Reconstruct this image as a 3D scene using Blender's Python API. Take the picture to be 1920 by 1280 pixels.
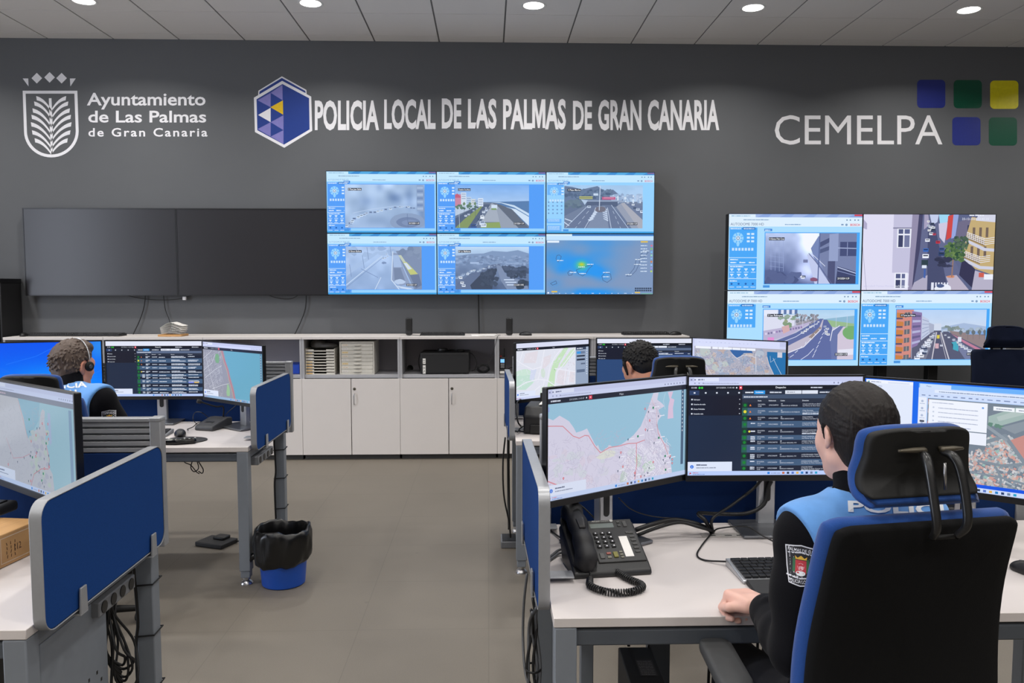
import bpy, bmesh, math, random
import numpy as np
from mathutils import Vector, Matrix
from mathutils.geometry import tessellate_polygon

for _o in list(bpy.data.objects):
    bpy.data.objects.remove(_o)
S = bpy.context.scene
COL = S.collection
R = math.radians
PI = math.pi
random.seed(7)
rng = random.Random(11)

# ------------------------------------------------------------------ camera
EYE, FPX = 1.587, 1500.0
PITCH, YAW = R(4.08), R(1.714)
cd = bpy.data.cameras.new('camera')
cam = bpy.data.objects.new('camera', cd)
COL.objects.link(cam)
cam.location = (0, 0, EYE)
cam.rotation_euler = (R(90) - PITCH, 0, -YAW)
cd.sensor_width = 36
cd.lens = FPX / 1920 * 36
cd.clip_start = 0.05
S.camera = cam
# ------------------------------------------------------------------ world, exposure, lights
w = bpy.data.worlds.new('world')
w.use_nodes = True
w.node_tree.nodes['Background'].inputs[0].default_value = (0.55, 0.6, 0.7, 1)
w.node_tree.nodes['Background'].inputs[1].default_value = 0.05
S.world = w
vs = S.view_settings
vs.view_transform = 'Standard'
vs.look = 'None'
vs.exposure = 0.0
vs.gamma = 1.0
vs.use_curve_mapping = False
LAMP_SPREAD = 142
LAMP_W = 13.0            # each recessed ceiling lamp
CEIL, WALL = 3.845, 7.67


def area(name, loc, size, watt, col=(1, 1, 1), rot=(0, 0, 0), shape='DISK', spread=180, sy=None):
    ld = bpy.data.lights.new(name, 'AREA')
    ld.shape = shape
    ld.size = size
    if sy:
        ld.size_y = sy
    ld.energy = watt
    ld.color = col
    ld.spread = R(spread)
    o = bpy.data.objects.new(name, ld)
    o.location = loc
    o.rotation_euler = rot
    COL.objects.link(o)
    return o


# the rows of lamps over and behind the viewer (same fixtures as the visible row)
for iy in range(1, 7):
    for ix in range(7):
        area('lamp_light', (-5.04 + 1.8 * ix, 6.67 - 1.8 * iy, CEIL - 0.012), 0.2, LAMP_W, (1.0, 0.97, 0.93), spread=LAMP_SPREAD)
# unseen fill added at the left for guessed daylight, raised to brighten the ceiling
area('left_cool_fill', (-6.9, 2.0, 2.0), 5.0, 260, (0.78, 0.85, 1.0), (0, R(-90), 0), 'RECTANGLE', 180, 1.8)

# ------------------------------------------------------------------ photo pixel -> place on a plane of the room
_f = Vector((math.sin(YAW) * math.cos(PITCH), math.cos(YAW) * math.cos(PITCH), -math.sin(PITCH)))
_r = Vector((math.cos(YAW), -math.sin(YAW), 0))
_u = _r.cross(_f)


def at(px, py, z=None, y=None, x=None):
    px, py = float(px), float(py)
    d = _f + (px - 960) / FPX * _r + (640 - py) / FPX * _u
    s = (z - EYE) / d.z if z is not None else (y / d.y if y is not None else x / d.x)
    return Vector((0, 0, EYE)) + s * d


# ------------------------------------------------------------------ materials
def lin(c):
    return tuple((v / 255 / 12.92 if v / 255 <= 0.04045 else ((v / 255 + 0.055) / 1.055) ** 2.4) for v in c[:3])


MATS = {}


def mat(name, col, rough=0.5, metal=0.0, var=0.06, scale=40.0, bump=0.0, spec=0.5, coat=0.0, stretch=None, sheen=0.0):
    """A procedural material: a base colour (sRGB 0-255) that noise varies a little, with optional noise bump."""
    if name in MATS:
        return MATS[name]
    m = bpy.data.materials.new(name)
    m.use_nodes = True
    nt = m.node_tree
    b = nt.nodes['Principled BSDF']
    b.inputs['Roughness'].default_value = rough
    b.inputs['Metallic'].default_value = metal
    b.inputs['Specular IOR Level'].default_value = spec
    if coat:
        b.inputs['Coat Weight'].default_value = coat
    if sheen:
        b.inputs['Sheen Weight'].default_value = sheen
    tc = nt.nodes.new('ShaderNodeTexCoord')
    n = nt.nodes.new('ShaderNodeTexNoise')
    n.inputs['Scale'].default_value = scale
    n.inputs['Detail'].default_value = 4
    src = tc.outputs['Object']
    if stretch:
        mp = nt.nodes.new('ShaderNodeMapping')
        mp.inputs['Scale'].default_value = stretch
        nt.links.new(src, mp.inputs[0])
        src = mp.outputs[0]
    nt.links.new(src, n.inputs['Vector'])
    ramp = nt.nodes.new('ShaderNodeMix')
    ramp.data_type = 'RGBA'
    c = lin(col)
    ramp.inputs[6].default_value = (*[max(0, v * (1 - var * 2)) for v in c], 1)
    ramp.inputs[7].default_value = (*[min(1, v * (1 + var * 2)) for v in c], 1)
    nt.links.new(n.outputs[0], ramp.inputs[0])
    nt.links.new(ramp.outputs[2], b.inputs['Base Color'])
    if bump:
        bp = nt.nodes.new('ShaderNodeBump')
        bp.inputs['Strength'].default_value = bump
        bp.inputs['Distance'].default_value = 0.002
        nt.links.new(n.outputs[0], bp.inputs['Height'])
        nt.links.new(bp.outputs[0], b.inputs['Normal'])
    MATS[name] = m
    return m


def emis(name, col, strength):
    if name in MATS:
        return MATS[name]
    m = bpy.data.materials.new(name)
    m.use_nodes = True
    b = m.node_tree.nodes['Principled BSDF']
    b.inputs['Base Color'].default_value = (*lin(col), 1)
    b.inputs['Emission Color'].default_value = (*lin(col), 1)
    b.inputs['Emission Strength'].default_value = strength
    MATS[name] = m
    return m


def attr_mat(name, glow=1.0, rough=0.3, base=None):
    """Colours come from the drawing on the surface itself: a lit display (glow) or a printed sheet (glow = 0)."""
    if name in MATS:
        return MATS[name]
    m = bpy.data.materials.new(name)
    m.use_nodes = True
    nt = m.node_tree
    b = nt.nodes['Principled BSDF']
    a = nt.nodes.new('ShaderNodeAttribute')
    a.attribute_name = 'Col'
    b.inputs['Roughness'].default_value = rough
    if glow:
        b.inputs['Base Color'].default_value = (0.008, 0.008, 0.009, 1)
        b.inputs['Specular IOR Level'].default_value = 0.25
        nt.links.new(a.outputs['Color'], b.inputs['Emission Color'])
        b.inputs['Emission Strength'].default_value = glow
        m.cycles.emission_sampling = 'NONE'
    else:
        nt.links.new(a.outputs['Color'], b.inputs['Base Color'])
    MATS[name] = m
    return m


# ------------------------------------------------------------------ objects
def thing(name, label, cat, loc=(0, 0, 0), rz=0.0, group=None):
    o = bpy.data.objects.new(name, None)
    o.empty_display_size = 0.05
    COL.objects.link(o)
    o.location = loc
    o.rotation_euler = (0, 0, rz)
    return tag(o, label, cat, group)


def tag(o, label=None, cat=None, group=None, kind=None):
    if label:
        o['label'] = label
    if cat:
        o['category'] = cat
    if group:
        o['group'] = group
    if kind:
        o['kind'] = kind
    return o


def finish(me, smooth):
    if smooth:
        me.polygons.foreach_set('use_smooth', [True] * len(me.polygons))
        if smooth is not True:
            me.set_sharp_from_angle(angle=R(smooth))
    me.update()


def obj(name, bm, m, parent=None, bevel=0.0, smooth=35, seg=2, loc=None, rot=None):
    me = bpy.data.meshes.new(name)
    if isinstance(bm, bmesh.types.BMesh):
        bmesh.ops.recalc_face_normals(bm, faces=bm.faces)
        bm.to_mesh(me)
        bm.free()
    else:
        me.from_pydata(bm[0], [], bm[1])
    if m:
        for mm in (m if isinstance(m, (list, tuple)) else [m]):
            me.materials.append(mm)
    finish(me, smooth)
    o = bpy.data.objects.new(name, me)
    COL.objects.link(o)
    if parent:
        o.parent = parent
    if loc:
        o.location = loc
    if rot:
        o.rotation_euler = rot
    if bevel:
        md = o.modifiers.new('bevel', 'BEVEL')
        md.width = bevel
        md.segments = seg
        md.limit_method = 'ANGLE'
        md.angle_limit = R(40)
    return o


def struct(name, bm, m, parent=None, **k):
    o = obj(name, bm, m, parent, **k)
    o['kind'] = 'structure'
    return o


def BM():
    return bmesh.new()


def bx(bm, x0, x1, y0, y1, z0, z1, M=None):
    vs_ = [bm.verts.new((x, y, z)) for x in (x0, x1) for y in (y0, y1) for z in (z0, z1)]
    if M is not None:
        for v in vs_:
            v.co = M @ v.co
    for f in ((0, 1, 3, 2), (4, 6, 7, 5), (0, 4, 5, 1), (2, 3, 7, 6), (0, 2, 6, 4), (1, 5, 7, 3)):
        bm.faces.new([vs_[i] for i in f])
    return bm


def box(x0, x1, y0, y1, z0, z1, M=None):
    return bx(BM(), x0, x1, y0, y1, z0, z1, M)


def loft(bm, rings, cap=True, closed=True):
    rv = [[bm.verts.new(p) for p in r] for r in rings]
    n = len(rings[0])
    for a, b in zip(rv[:-1], rv[1:]):
        for i in range(n if closed else n - 1):
            bm.faces.new((a[i], a[(i + 1) % n], b[(i + 1) % n], b[i]))
    if cap:
        bm.faces.new(rv[0])
        bm.faces.new(list(reversed(rv[-1])))
    return bm


def lathe(bm, prof, n=32, c=(0, 0, 0), cap=True):
    return loft(bm, [[(c[0] + r * math.cos(2 * PI * i / n), c[1] + r * math.sin(2 * PI * i / n), c[2] + z) for i in range(n)] for r, z in prof], cap)


def spline(pts, n=8):
    """Catmull-Rom through the points."""
    p = [Vector(q) for q in pts]
    if len(p) < 3:
        return p
    q = [p[0] * 2 - p[1]] + p + [p[-1] * 2 - p[-2]]
    out = []
    for i in range(1, len(q) - 2):
        a, b, c, d = q[i - 1:i + 3]
        for k in range(n):
            t = k / n
            out.append(0.5 * ((2 * b) + (c - a) * t + (2 * a - 5 * b + 4 * c - d) * t * t + (3 * b - a - 3 * c + d) * t ** 3))
    out.append(p[-1])
    return out


def tube(bm, pts, r, n=8, smooth=6, sy=1.0):
    p = spline(pts, smooth) if smooth else [Vector(q) for q in pts]
    rr = r if isinstance(r, (list, tuple)) else [r] * 2
    rings = []
    up = None
    for i, q in enumerate(p):
        t = (p[min(i + 1, len(p) - 1)] - p[max(i - 1, 0)])
        t = t.normalized() if t.length > 1e-9 else Vector((0, 0, 1))
        if up is None:
            up = Vector((0, 0, 1)) if abs(t.z) < 0.9 else Vector((0, 1, 0))
        s = t.cross(up).normalized()
        up = s.cross(t).normalized()
        f = i / (len(p) - 1) * (len(rr) - 1)
        k = min(int(f), len(rr) - 2)
        rad = rr[k] + (rr[k + 1] - rr[k]) * (f - k)
        rings.append([q + (s * math.cos(2 * PI * j / n) + up * math.sin(2 * PI * j / n) * sy) * rad for j in range(n)])
    return loft(bm, rings)


def rrect(w, h, r, n=6, c=(0, 0)):
    """Closed outline of a rounded rectangle."""
    out = []
    rs = r if isinstance(r, (list, tuple)) else [r] * 4      # tr, tl, bl, br
    for k, (sx, sy) in enumerate(((1, 1), (-1, 1), (-1, -1), (1, -1))):
        q = rs[k]
        for i in range(n + 1):
            a = PI / 2 * (k + i / n)
            out.append((c[0] + sx * (w / 2 - q) + q * math.cos(a), c[1] + sy * (h / 2 - q) + q * math.sin(a)))
    return out


def prism(bm, outline, d0, d1, axis='y', M=None):
    """Extrude a 2D outline: axis y -> (x, z) outline, axis z -> (x, y) outline, axis x -> (y, z) outline."""
    def P(a, b, d):
        v = Vector((a, d, b)) if axis == 'y' else (Vector((a, b, d)) if axis == 'z' else Vector((d, a, b)))
        return M @ v if M is not None else v
    return loft(bm, [[P(a, b, d) for a, b in outline] for d in (d0, d1)])


def slab(bm, outline, yf, yb, er=0.01, rings=6):
    """A padded panel: outline in (x, z); front y = yf(x, z), back y = yb(x, z), edges rounded by er."""
    cx = sum(p[0] for p in outline) / len(outline)
    cz = sum(p[1] for p in outline) / len(outline)
    fr, bk = [], []
    for k in range(rings + 1):
        s = k / rings
        fr.append([((cx + (x - cx) * s), (cz + (z - cz) * s)) for x, z in outline])
    def sc(x, z, e):
        L = math.hypot(x - cx, z - cz)
        return (cx + (x - cx) * (1 - e / L), cz + (z - cz) * (1 - e / L))
    loops = []
    for s in [k / rings for k in range(1, rings)]:
        loops.append([(cx + (x - cx) * s, yf(cx + (x - cx) * s, cz + (z - cz) * s), cz + (z - cz) * s) for x, z in outline])
    m = 5
    for k in range(m + 1):
        a = PI * k / m
        lp = []
        for x, z in outline:
            e = er * (1 - math.sin(a))
            X, Z = sc(x, z, e)
            f, b = yf(X, Z), yb(X, Z)
            t = (1 - math.cos(a)) / 2
            lp.append((X, f + (b - f) * t, Z))
        loops.append(lp)
    for s in reversed([k / rings for k in range(1, rings)]):
        loops.append([(cx + (x - cx) * s, yb(cx + (x - cx) * s, cz + (z - cz) * s), cz + (z - cz) * s) for x, z in outline])
    return loft(bm, loops)


def copy_tree(o, parent=None):
    c = o.copy()
    COL.objects.link(c)
    if parent:
        c.parent = parent
    for ch in o.children:
        copy_tree(ch, c)
    return c


def twin(src, label, loc=None, rz=None):
    c = copy_tree(src)
    c['label'] = label
    if loc is not None:
        c.location = loc
    if rz is not None:
        c.rotation_euler = (0, 0, rz)
    return c
# ------------------------------------------------------------------ drawings: displays, labels, wall lettering
_CH = "ABCDEFGHIJKLMNOPQRSTUVWXYZabcdefghijklmnopqrstuvwxyz0123456789.,:;-/()[]*?+_"
GLY = {}


def _make_glyphs():
    tmp = []
    for style, off in (('r', 0.0), ('b', 0.018), ('h', 0.032)):
        for ch in _CH + ' ':
            for body in ((ch, ch + 'I') if ch != ' ' else ('I I',)):
                c = bpy.data.curves.new('g', 'FONT')
                c.body = body
                c.offset = off
                c.resolution_u = 3
                o = bpy.data.objects.new('g', c)
                COL.objects.link(o)
                tmp.append((style, ch, body, o))
    dg = bpy.context.evaluated_depsgraph_get()
    dg.update()
    raw = {}
    for style, ch, body, o in tmp:
        ev = o.evaluated_get(dg)
        me = bpy.data.meshes.new_from_object(ev)
        co = np.zeros(len(me.vertices) * 3)
        me.vertices.foreach_get('co', co)
        co = co.reshape(-1, 3)[:, :2]
        me.calc_loop_triangles()
        tr = np.zeros(len(me.loop_triangles) * 3, dtype=int)
        me.loop_triangles.foreach_get('vertices', tr)
        raw[(style, body)] = (co, tr.reshape(-1, 3))
        bpy.data.meshes.remove(me)
    for style, ch, body, o in tmp:
        c = o.data
        bpy.data.objects.remove(o)
        bpy.data.curves.remove(c)
    for style in 'rbh':
        wI = raw[(style, 'I')][0][:, 0].max()
        cap = raw[(style, 'H')][0][:, 1].max()
        for ch in _CH:
            co, tr = raw[(style, ch)]
            GLY[(style, ch)] = (co / cap, tr, (raw[(style, ch + 'I')][0][:, 0].max() - wI) / cap)
        sp = raw[(style, 'I I')][0][:, 0].max() - raw[(style, 'II')][0][:, 0].max()
        if style == 'h':         # heavy M drawn by hand: one clean outline
            q = [(.03, 0), (.03, 1), (.33, 1), (.555, .40), (.78, 1), (1.08, 1), (1.08, 0), (.85, 0), (.85, .62), (.63, 0), (.48, 0), (.26, .62), (.26, 0)]
            GLY[('h', 'M')] = (np.array(q), np.array([tuple(t_) for t_ in tessellate_polygon([[Vector((x_, y_, 0)) for x_, y_ in q]])]), 1.13)
        GLY[(style, ' ')] = (np.zeros((0, 2)), np.zeros((0, 3), int), sp / cap)


_make_glyphs()


class CV:
    """A flat drawing made of coloured polygons in pixel units (y down). build() turns it into ONE mesh."""

    def __init__(s, w, h, seed=1):
        s.w, s.h = w, h
        s.V, s.T, s.C, s.L = [], [], [], []
        s.n = 0
        s.layer = 0
        s.hold = False
        s.clip = None
        s.tint = None
        s.rg = random.Random(seed)

    def _add(s, pts, tris, cols):
        if not s.hold:
            s.layer += 1
        s.V.append(np.asarray(pts, float))
        s.T.append(np.asarray(tris, int) + s.n)
        c = np.asarray(cols, float)
        if s.tint:
            c = c * (1 - s.tint[1]) + np.array(s.tint[0], float) * s.tint[1]
        if c.ndim == 1:
            c = np.tile(c, (len(pts), 1))
        s.C.append(c)
        s.L.append(np.full(len(pts), s.layer))
        s.n += len(pts)

    def up(s):
        s.layer += 1

    def _clip(s, pts):
        x0, y0, x1, y1 = s.clip
        for ax, lim, sg in ((0, x0, 1), (0, x1, -1), (1, y0, 1), (1, y1, -1)):
            out = []
            for i in range(len(pts)):
                a, b = pts[i - 1], pts[i]
                ia, ib = (a[ax] - lim) * sg >= 0, (b[ax] - lim) * sg >= 0
                if ia != ib:
                    t = (lim - a[ax]) / (b[ax] - a[ax])
                    out.append((a[0] + (b[0] - a[0]) * t, a[1] + (b[1] - a[1]) * t))
                if ib:
                    out.append(b)
            pts = out
            if len(pts) < 3:
                return []
        return pts

    def poly(s, pts, c):
        pts = [tuple(p) for p in pts]
        if s.clip:
            pts = s._clip(pts)
            if len(pts) < 3:
                return
        if len(pts) <= 4 and len(pts) >= 3 and s._convex(pts):
            tr = [(0, i, i + 1) for i in range(1, len(pts) - 1)]
        else:
            tr = tessellate_polygon([[Vector((x, y, 0)) for x, y in pts]])
        s._add(pts, [tuple(t) for t in tr], c)

    @staticmethod
    def _convex(p):
        sg = 0
        for i in range(len(p)):
            a, b, c = p[i - 2], p[i - 1], p[i]
            k = (b[0] - a[0]) * (c[1] - b[1]) - (b[1] - a[1]) * (c[0] - b[0])
            if k * sg < 0:
                return False
            sg = k or sg
        return True

    def rect(s, x0, y0, x1, y1, c, c2=None):
        if c2 is None or s.clip:
            s.poly([(x0, y0), (x1, y0), (x1, y1), (x0, y1)], c)
        else:
            s._add([(x0, y0), (x1, y0), (x1, y1), (x0, y1)], [(0, 1, 2), (0, 2, 3)], [c, c, c2, c2])

    def line(s, pts, w, c):
        h, s.hold = s.hold, True
        if not h:
            s.layer += 1
        for a, b in zip(pts[:-1], pts[1:]):
            dx, dy = b[0] - a[0], b[1] - a[1]
            L = math.hypot(dx, dy) or 1
            nx, ny, ex, ey = -dy / L * w / 2, dx / L * w / 2, dx / L * w * .3, dy / L * w * .3
            s.poly([(a[0] + nx - ex, a[1] + ny - ey), (b[0] + nx + ex, b[1] + ny + ey), (b[0] - nx + ex, b[1] - ny + ey), (a[0] - nx - ex, a[1] - ny - ey)], c)
        s.hold = h

    def disc(s, x, y, r, c, n=14, ry=None):
        s.poly([(x + r * math.cos(2 * PI * i / n), y + (ry or r) * math.sin(2 * PI * i / n)) for i in range(n)], c)

    def blob(s, x, y, rx, ry, c, n=11, j=.3):
        s.poly([(x + rx * (1 + s.rg.uniform(-j, j)) * math.cos(2 * PI * i / n), y + ry * (1 + s.rg.uniform(-j, j)) * math.sin(2 * PI * i / n)) for i in range(n)], c)

    def text(s, t, x, y, h, c, st='r', w=None, track=0.0, align=0):
        adv = sum(GLY[(st, ch)][2] + track for ch in t) - track
        k = 1.0 if w is None else w / (adv * h)
        x -= align * adv * h * k
        P, T, n = [], [], 0
        for ch in t:
            co, tr, a = GLY[(st, ch)]
            if len(tr):
                P.append(np.column_stack((x + co[:, 0] * h * k, y - co[:, 1] * h)))
                T.append(tr + n)
                n += len(co)
            x += (a + track) * h * k
        if n:
            s._add(np.vstack(P), np.vstack(T), c)

    def words(s, x, y, w, h, c, gap=.5, frac=1.0):
        """A line of print too small to read."""
        hd, s.hold = s.hold, True
        if not hd:
            s.layer += 1
        x1 = x + w * frac
        while x < x1:
            L = min(h * s.rg.uniform(.8, 4.5), x1 - x)
            s.rect(x, y - h * s.rg.uniform(.75, 1), x + L, y, c)
            x += L + h * gap
        s.hold = hd

    def img(s, x0, y0, x1, y1, a):
        a = np.asarray(a, float)
        H, W = a.shape[:2]
        xs, ys = np.meshgrid(np.linspace(x0, x1, W), np.linspace(y0, y1, H))
        i = np.arange(H * W).reshape(H, W)
        t = np.concatenate([np.stack((i[:-1, :-1], i[:-1, 1:], i[1:, 1:]), -1).reshape(-1, 3), np.stack((i[:-1, :-1], i[1:, 1:], i[1:, :-1]), -1).reshape(-1, 3)])
        s._add(np.column_stack((xs.ravel(), ys.ravel())), t, a.reshape(-1, 3))

    def build(s, name, W, H, m, parent=None, eps=1.2e-5, fn=None, y=0.0, back=None):
        V, T, C, L = np.vstack(s.V), np.vstack(s.T), np.vstack(s.C), np.concatenate(s.L)
        if fn is None:
            P = np.column_stack(((V[:, 0] / s.w - .5) * W, y - L * eps, (.5 - V[:, 1] / s.h) * H))
        else:
            P = np.array([fn(*v) for v in V])
            P[:, 1] -= L * eps
        # make every triangle face the viewer side (-y)
        a, b, c = P[T[:, 0]], P[T[:, 1]], P[T[:, 2]]
        ny = (b[:, 2] - a[:, 2]) * (c[:, 0] - a[:, 0]) - (b[:, 0] - a[:, 0]) * (c[:, 2] - a[:, 2])
        fl = ny > 0
        T[fl] = T[fl][:, ::-1]
        me = bpy.data.meshes.new(name)
        me.vertices.add(len(P))
        me.vertices.foreach_set('co', P.ravel())
        me.loops.add(len(T) * 3)
        me.loops.foreach_set('vertex_index', T.ravel().astype(np.int32))
        me.polygons.add(len(T))
        me.polygons.foreach_set('loop_start', np.arange(0, len(T) * 3, 3, dtype=np.int32))
        at_ = me.color_attributes.new('Col', 'FLOAT_COLOR', 'POINT')
        c = np.clip(C, 0, 255) / 255
        c = np.where(c <= 0.04045, c / 12.92, ((c + 0.055) / 1.055) ** 2.4)
        at_.data.foreach_set('color', np.column_stack((c, np.ones(len(c)))).ravel().astype(np.float32))
        me.update(calc_edges=True)
        me.validate()
        me.materials.append(m)
        o = bpy.data.objects.new(name, me)
        COL.objects.link(o)
        if parent:
            o.parent = parent
        return o


def noise2(h, w, cells, seed):
    g = np.random.RandomState(seed).rand(cells + 2, int(cells * w / h) + 3)
    y, x = np.meshgrid(np.linspace(0, cells, h), np.linspace(0, g.shape[1] - 2.01, w), indexing='ij')
    yi, xi = y.astype(int), x.astype(int)
    fy, fx = y - yi, x - xi
    fy, fx = fy * fy * (3 - 2 * fy), fx * fx * (3 - 2 * fx)
    return (g[yi, xi] * (1 - fx) + g[yi, xi + 1] * fx) * (1 - fy) + (g[yi + 1, xi] * (1 - fx) + g[yi + 1, xi + 1] * fx) * fy


def mix(a, b, t):
    t = np.asarray(t)[..., None]
    return np.asarray(a, float) * (1 - t) + np.asarray(b, float) * t


WHITE = (255, 255, 255)
# ------------------------------------------------------------------ what the displays show
class Sub:
    """Draws in 0..1 coordinates inside a box of a canvas, clipped to it."""

    def __init__(s, cv, x0, y0, x1, y1):
        s.cv, s.b = cv, (x0, y0, x1, y1)

    def p(s, u, v):
        x0, y0, x1, y1 = s.b
        return (x0 + u * (x1 - x0), y0 + v * (y1 - y0))

    def poly(s, pts, c):
        s.cv.clip = s.b
        s.cv.poly([s.p(*q) for q in pts], c)
        s.cv.clip = None

    def rect(s, a, b, c_, d, c):
        s.poly([(a, b), (c_, b), (c_, d), (a, d)], c)

    def line(s, pts, w, c):
        s.cv.clip = s.b
        s.cv.line([s.p(*q) for q in pts], w * (s.b[2] - s.b[0]), c)
        s.cv.clip = None

    def blob(s, u, v, a, b, c, n=11, j=.3):
        s.cv.clip = s.b
        x, y = s.p(u, v)
        s.cv.blob(x, y, a * (s.b[2] - s.b[0]), b * (s.b[3] - s.b[1]), c, n, j)
        s.cv.clip = None

    def img(s, a, y0=0.0, y1=1.0):
        s.cv.img(s.b[0], s.p(0, y0)[1], s.b[2], s.p(0, y1)[1], a)

    def grad(s, y0, y1, c0, c1, seed=1, amp=0.0, n=12, cells=6):
        h, w = (n, n * 2)
        t = np.linspace(0, 1, h)[:, None].repeat(w, 1)
        a = mix(c0, c1, t)
        if amp:
            a = a + (noise2(h, w, cells, seed)[..., None] - .5) * amp
        s.img(a, y0, y1)

    def car(s, u, v, k, c, roof=None):
        s.rect(u - .5 * k, v - .55 * k, u + .5 * k, v + .55 * k, c)
        s.rect(u - .38 * k, v - .3 * k, u + .38 * k, v + .02 * k, roof or (40, 50, 70))

    def cars(s, pts, k0, k1, n, cols, jit=.01):
        L = len(pts) - 1
        for i in range(n):
            f = i / max(1, n - 1) * L * .999
            q = int(f)
            a, b = pts[q], pts[q + 1]
            u = a[0] + (b[0] - a[0]) * (f - q) + s.cv.rg.uniform(-jit, jit)
            v = a[1] + (b[1] - a[1]) * (f - q) + s.cv.rg.uniform(-jit, jit)
            s.car(u, v, k0 + (k1 - k0) * i / max(1, n - 1), s.cv.rg.choice(cols))

    def trees(s, n, u0, u1, v0, v1, a, b, c0, c1):
        for i in range(n):
            t = s.cv.rg.random()
            s.blob(s.cv.rg.uniform(u0, u1), s.cv.rg.uniform(v0, v1), a * s.cv.rg.uniform(.6, 1.3), b * s.cv.rg.uniform(.6, 1.3), tuple(mix(c0, c1, t)), 9)

    def tagtext(s, t, u, v, h, w):
        x, y = s.p(u, v)
        H = h * (s.b[3] - s.b[1])
        ww = w * (s.b[2] - s.b[0])
        s.cv.rect(x - H * .25, y - H * 1.25, x + ww + H * .25, y + H * .35, (25, 30, 45))
        s.cv.text(t, x, y, H, (240, 245, 255), 'b', ww)


CARC = [(240, 245, 255), (225, 232, 245), (60, 70, 95), (200, 210, 230), (255, 255, 255)]


def feed_roundabout(f):
    a = mix((190, 212, 240), (150, 172, 205), np.linspace(0, 1, 40)[:, None].repeat(70, 1) * .8)
    a += (noise2(40, 70, 5, 3)[..., None] - .5) * 60
    yy, xx = np.mgrid[0:40, 0:70] / np.array([40, 70]).reshape(2, 1, 1)
    for cx, cy, sx, sy, d in ((.62, .3, .09, .12, 70), (.27, .38, .1, .12, 45), (.43, .05, .05, .1, 55), (.8, .3, .06, .25, 55), (.95, .35, .06, .4, 70), (.6, .85, .5, .12, 15)):
        a -= (d * np.exp(-((xx - cx) / sx) ** 2 - ((yy - cy) / sy) ** 2))[..., None] * np.array([1, .95, .75])
    f.img(a)
    f.rect(.9, .02, .985, .62, (140, 158, 190))
    for i in range(7):
        f.rect(.905, .05 + i * .08, .98, .1 + i * .08, (112, 132, 170) if i % 2 else (168, 186, 214))
    f.blob(.78, .86, .22, .2, (136, 152, 182), 24, .02)
    f.blob(.79, .87, .15, .12, (104, 118, 152), 22, .02)
    f.blob(.81, .88, .1, .07, (120, 134, 168), 18, .03)
    f.cars([(.03, .95), (.13, .78), (.3, .66), (.5, .58), (.72, .5), (.88, .55)], .045, .03, 22, [(230, 242, 255), (205, 220, 242), (130, 148, 184)], .015)
    f.line([(.1, .66), (.3, .58), (.6, .5), (.82, .5)], .006, (200, 216, 240))
    f.line([(.78, .68), (.79, .98)], .006, (90, 105, 140))


def feed_beach(f):
    f.grad(0, .42, (118, 172, 240), (176, 206, 242), 5, 10)
    f.rect(0, .4, 1, 1, (96, 104, 122))
    f.poly([(.4, .4), (1, .37), (1, .95), (.72, .56), (.55, .42)], (70, 108, 156))
    f.poly([(.48, .41), (.62, .42), (.8, .52), (1, .72), (1, .66), (.8, .47), (.6, .4)], (215, 232, 245))
    f.poly([(.66, .5), (.76, .55), (1, .95), (1, .74), (.82, .56)], (225, 238, 248))
    f.poly([(.5, .42), (.62, .46), (.78, .58), (1, 1), (.86, 1), (.6, .52)], (82, 84, 92))
    f.poly([(.42, .5), (.5, .42), (.58, .5), (.86, 1), (.62, 1), (.56, .6)], (150, 152, 160))
    f.poly([(.5, .48), (.56, .55), (.6, .86), (.35, .86), (.46, .56)], (168, 170, 176))
    f.poly([(.4, .88), (.6, .86), (.62, 1), (.34, 1)], (138, 156, 60))
    f.rect(.49, .46, .57, .56, (225, 235, 245))
    f.rect(.49, .54, .56, .58, (120, 150, 70))
    f.poly([(0, .78), (.3, .47), (.42, .45), (.48, .45), (.3, .85), (.2, 1), (0, 1)], (66, 74, 96))
    f.poly([(0, 1), (.12, .8), (.34, .5), (.37, .5), (.17, 1)], (126, 140, 60))
    f.rect(0, .22, .08, .5, (214, 120, 140))
    f.poly([(0, .24), (.03, .2), (.09, .3), (0, .3)], (208, 70, 90))
    for x0, x1, y0, c in ((.08, .15, .18, (226, 232, 240)), (.15, .22, .28, (196, 214, 234)), (.22, .28, .33, (230, 226, 210)), (.27, .33, .34, (170, 190, 220)), (.31, .38, .31, (235, 240, 248))):
        f.rect(x0, y0, x1, .5, c)
        for k in range(3):
            f.rect(x0 + .008, y0 + .03 + k * .05, x1 - .008, y0 + .045 + k * .05, (120, 140, 170))
    f.poly([(0, .52), (.3, .45), (.3, .5), (0, .72)], (196, 206, 220))
    f.trees(14, .02, .3, .48, .56, .02, .03, (60, 90, 60), (90, 120, 80))
    for u in (.12, .2, .27):
        f.line([(u, .45), (u + .005, .75)], .004, (70, 80, 90))
        f.blob(u, .44, .018, .04, (96, 122, 70))
    f.line([(.05, .5), (.06, .98)], .004, (220, 228, 240))
    f.cars([(.4, .93), (.33, .8), (.4, .62), (.44, .5)], .075, .02, 11, CARC, .03)
    f.car(.25, .95, .08, (36, 60, 120))
    f.cars([(.15, .72), (.25, .6), (.36, .48)], .035, .015, 7, CARC, .008)
    for i in range(6):
        f.line([(.28 - .0 * i + i * .025, .95 - i * .075), (.3 + i * .025, .9 - i * .075)], .004, (230, 236, 245))


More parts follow.
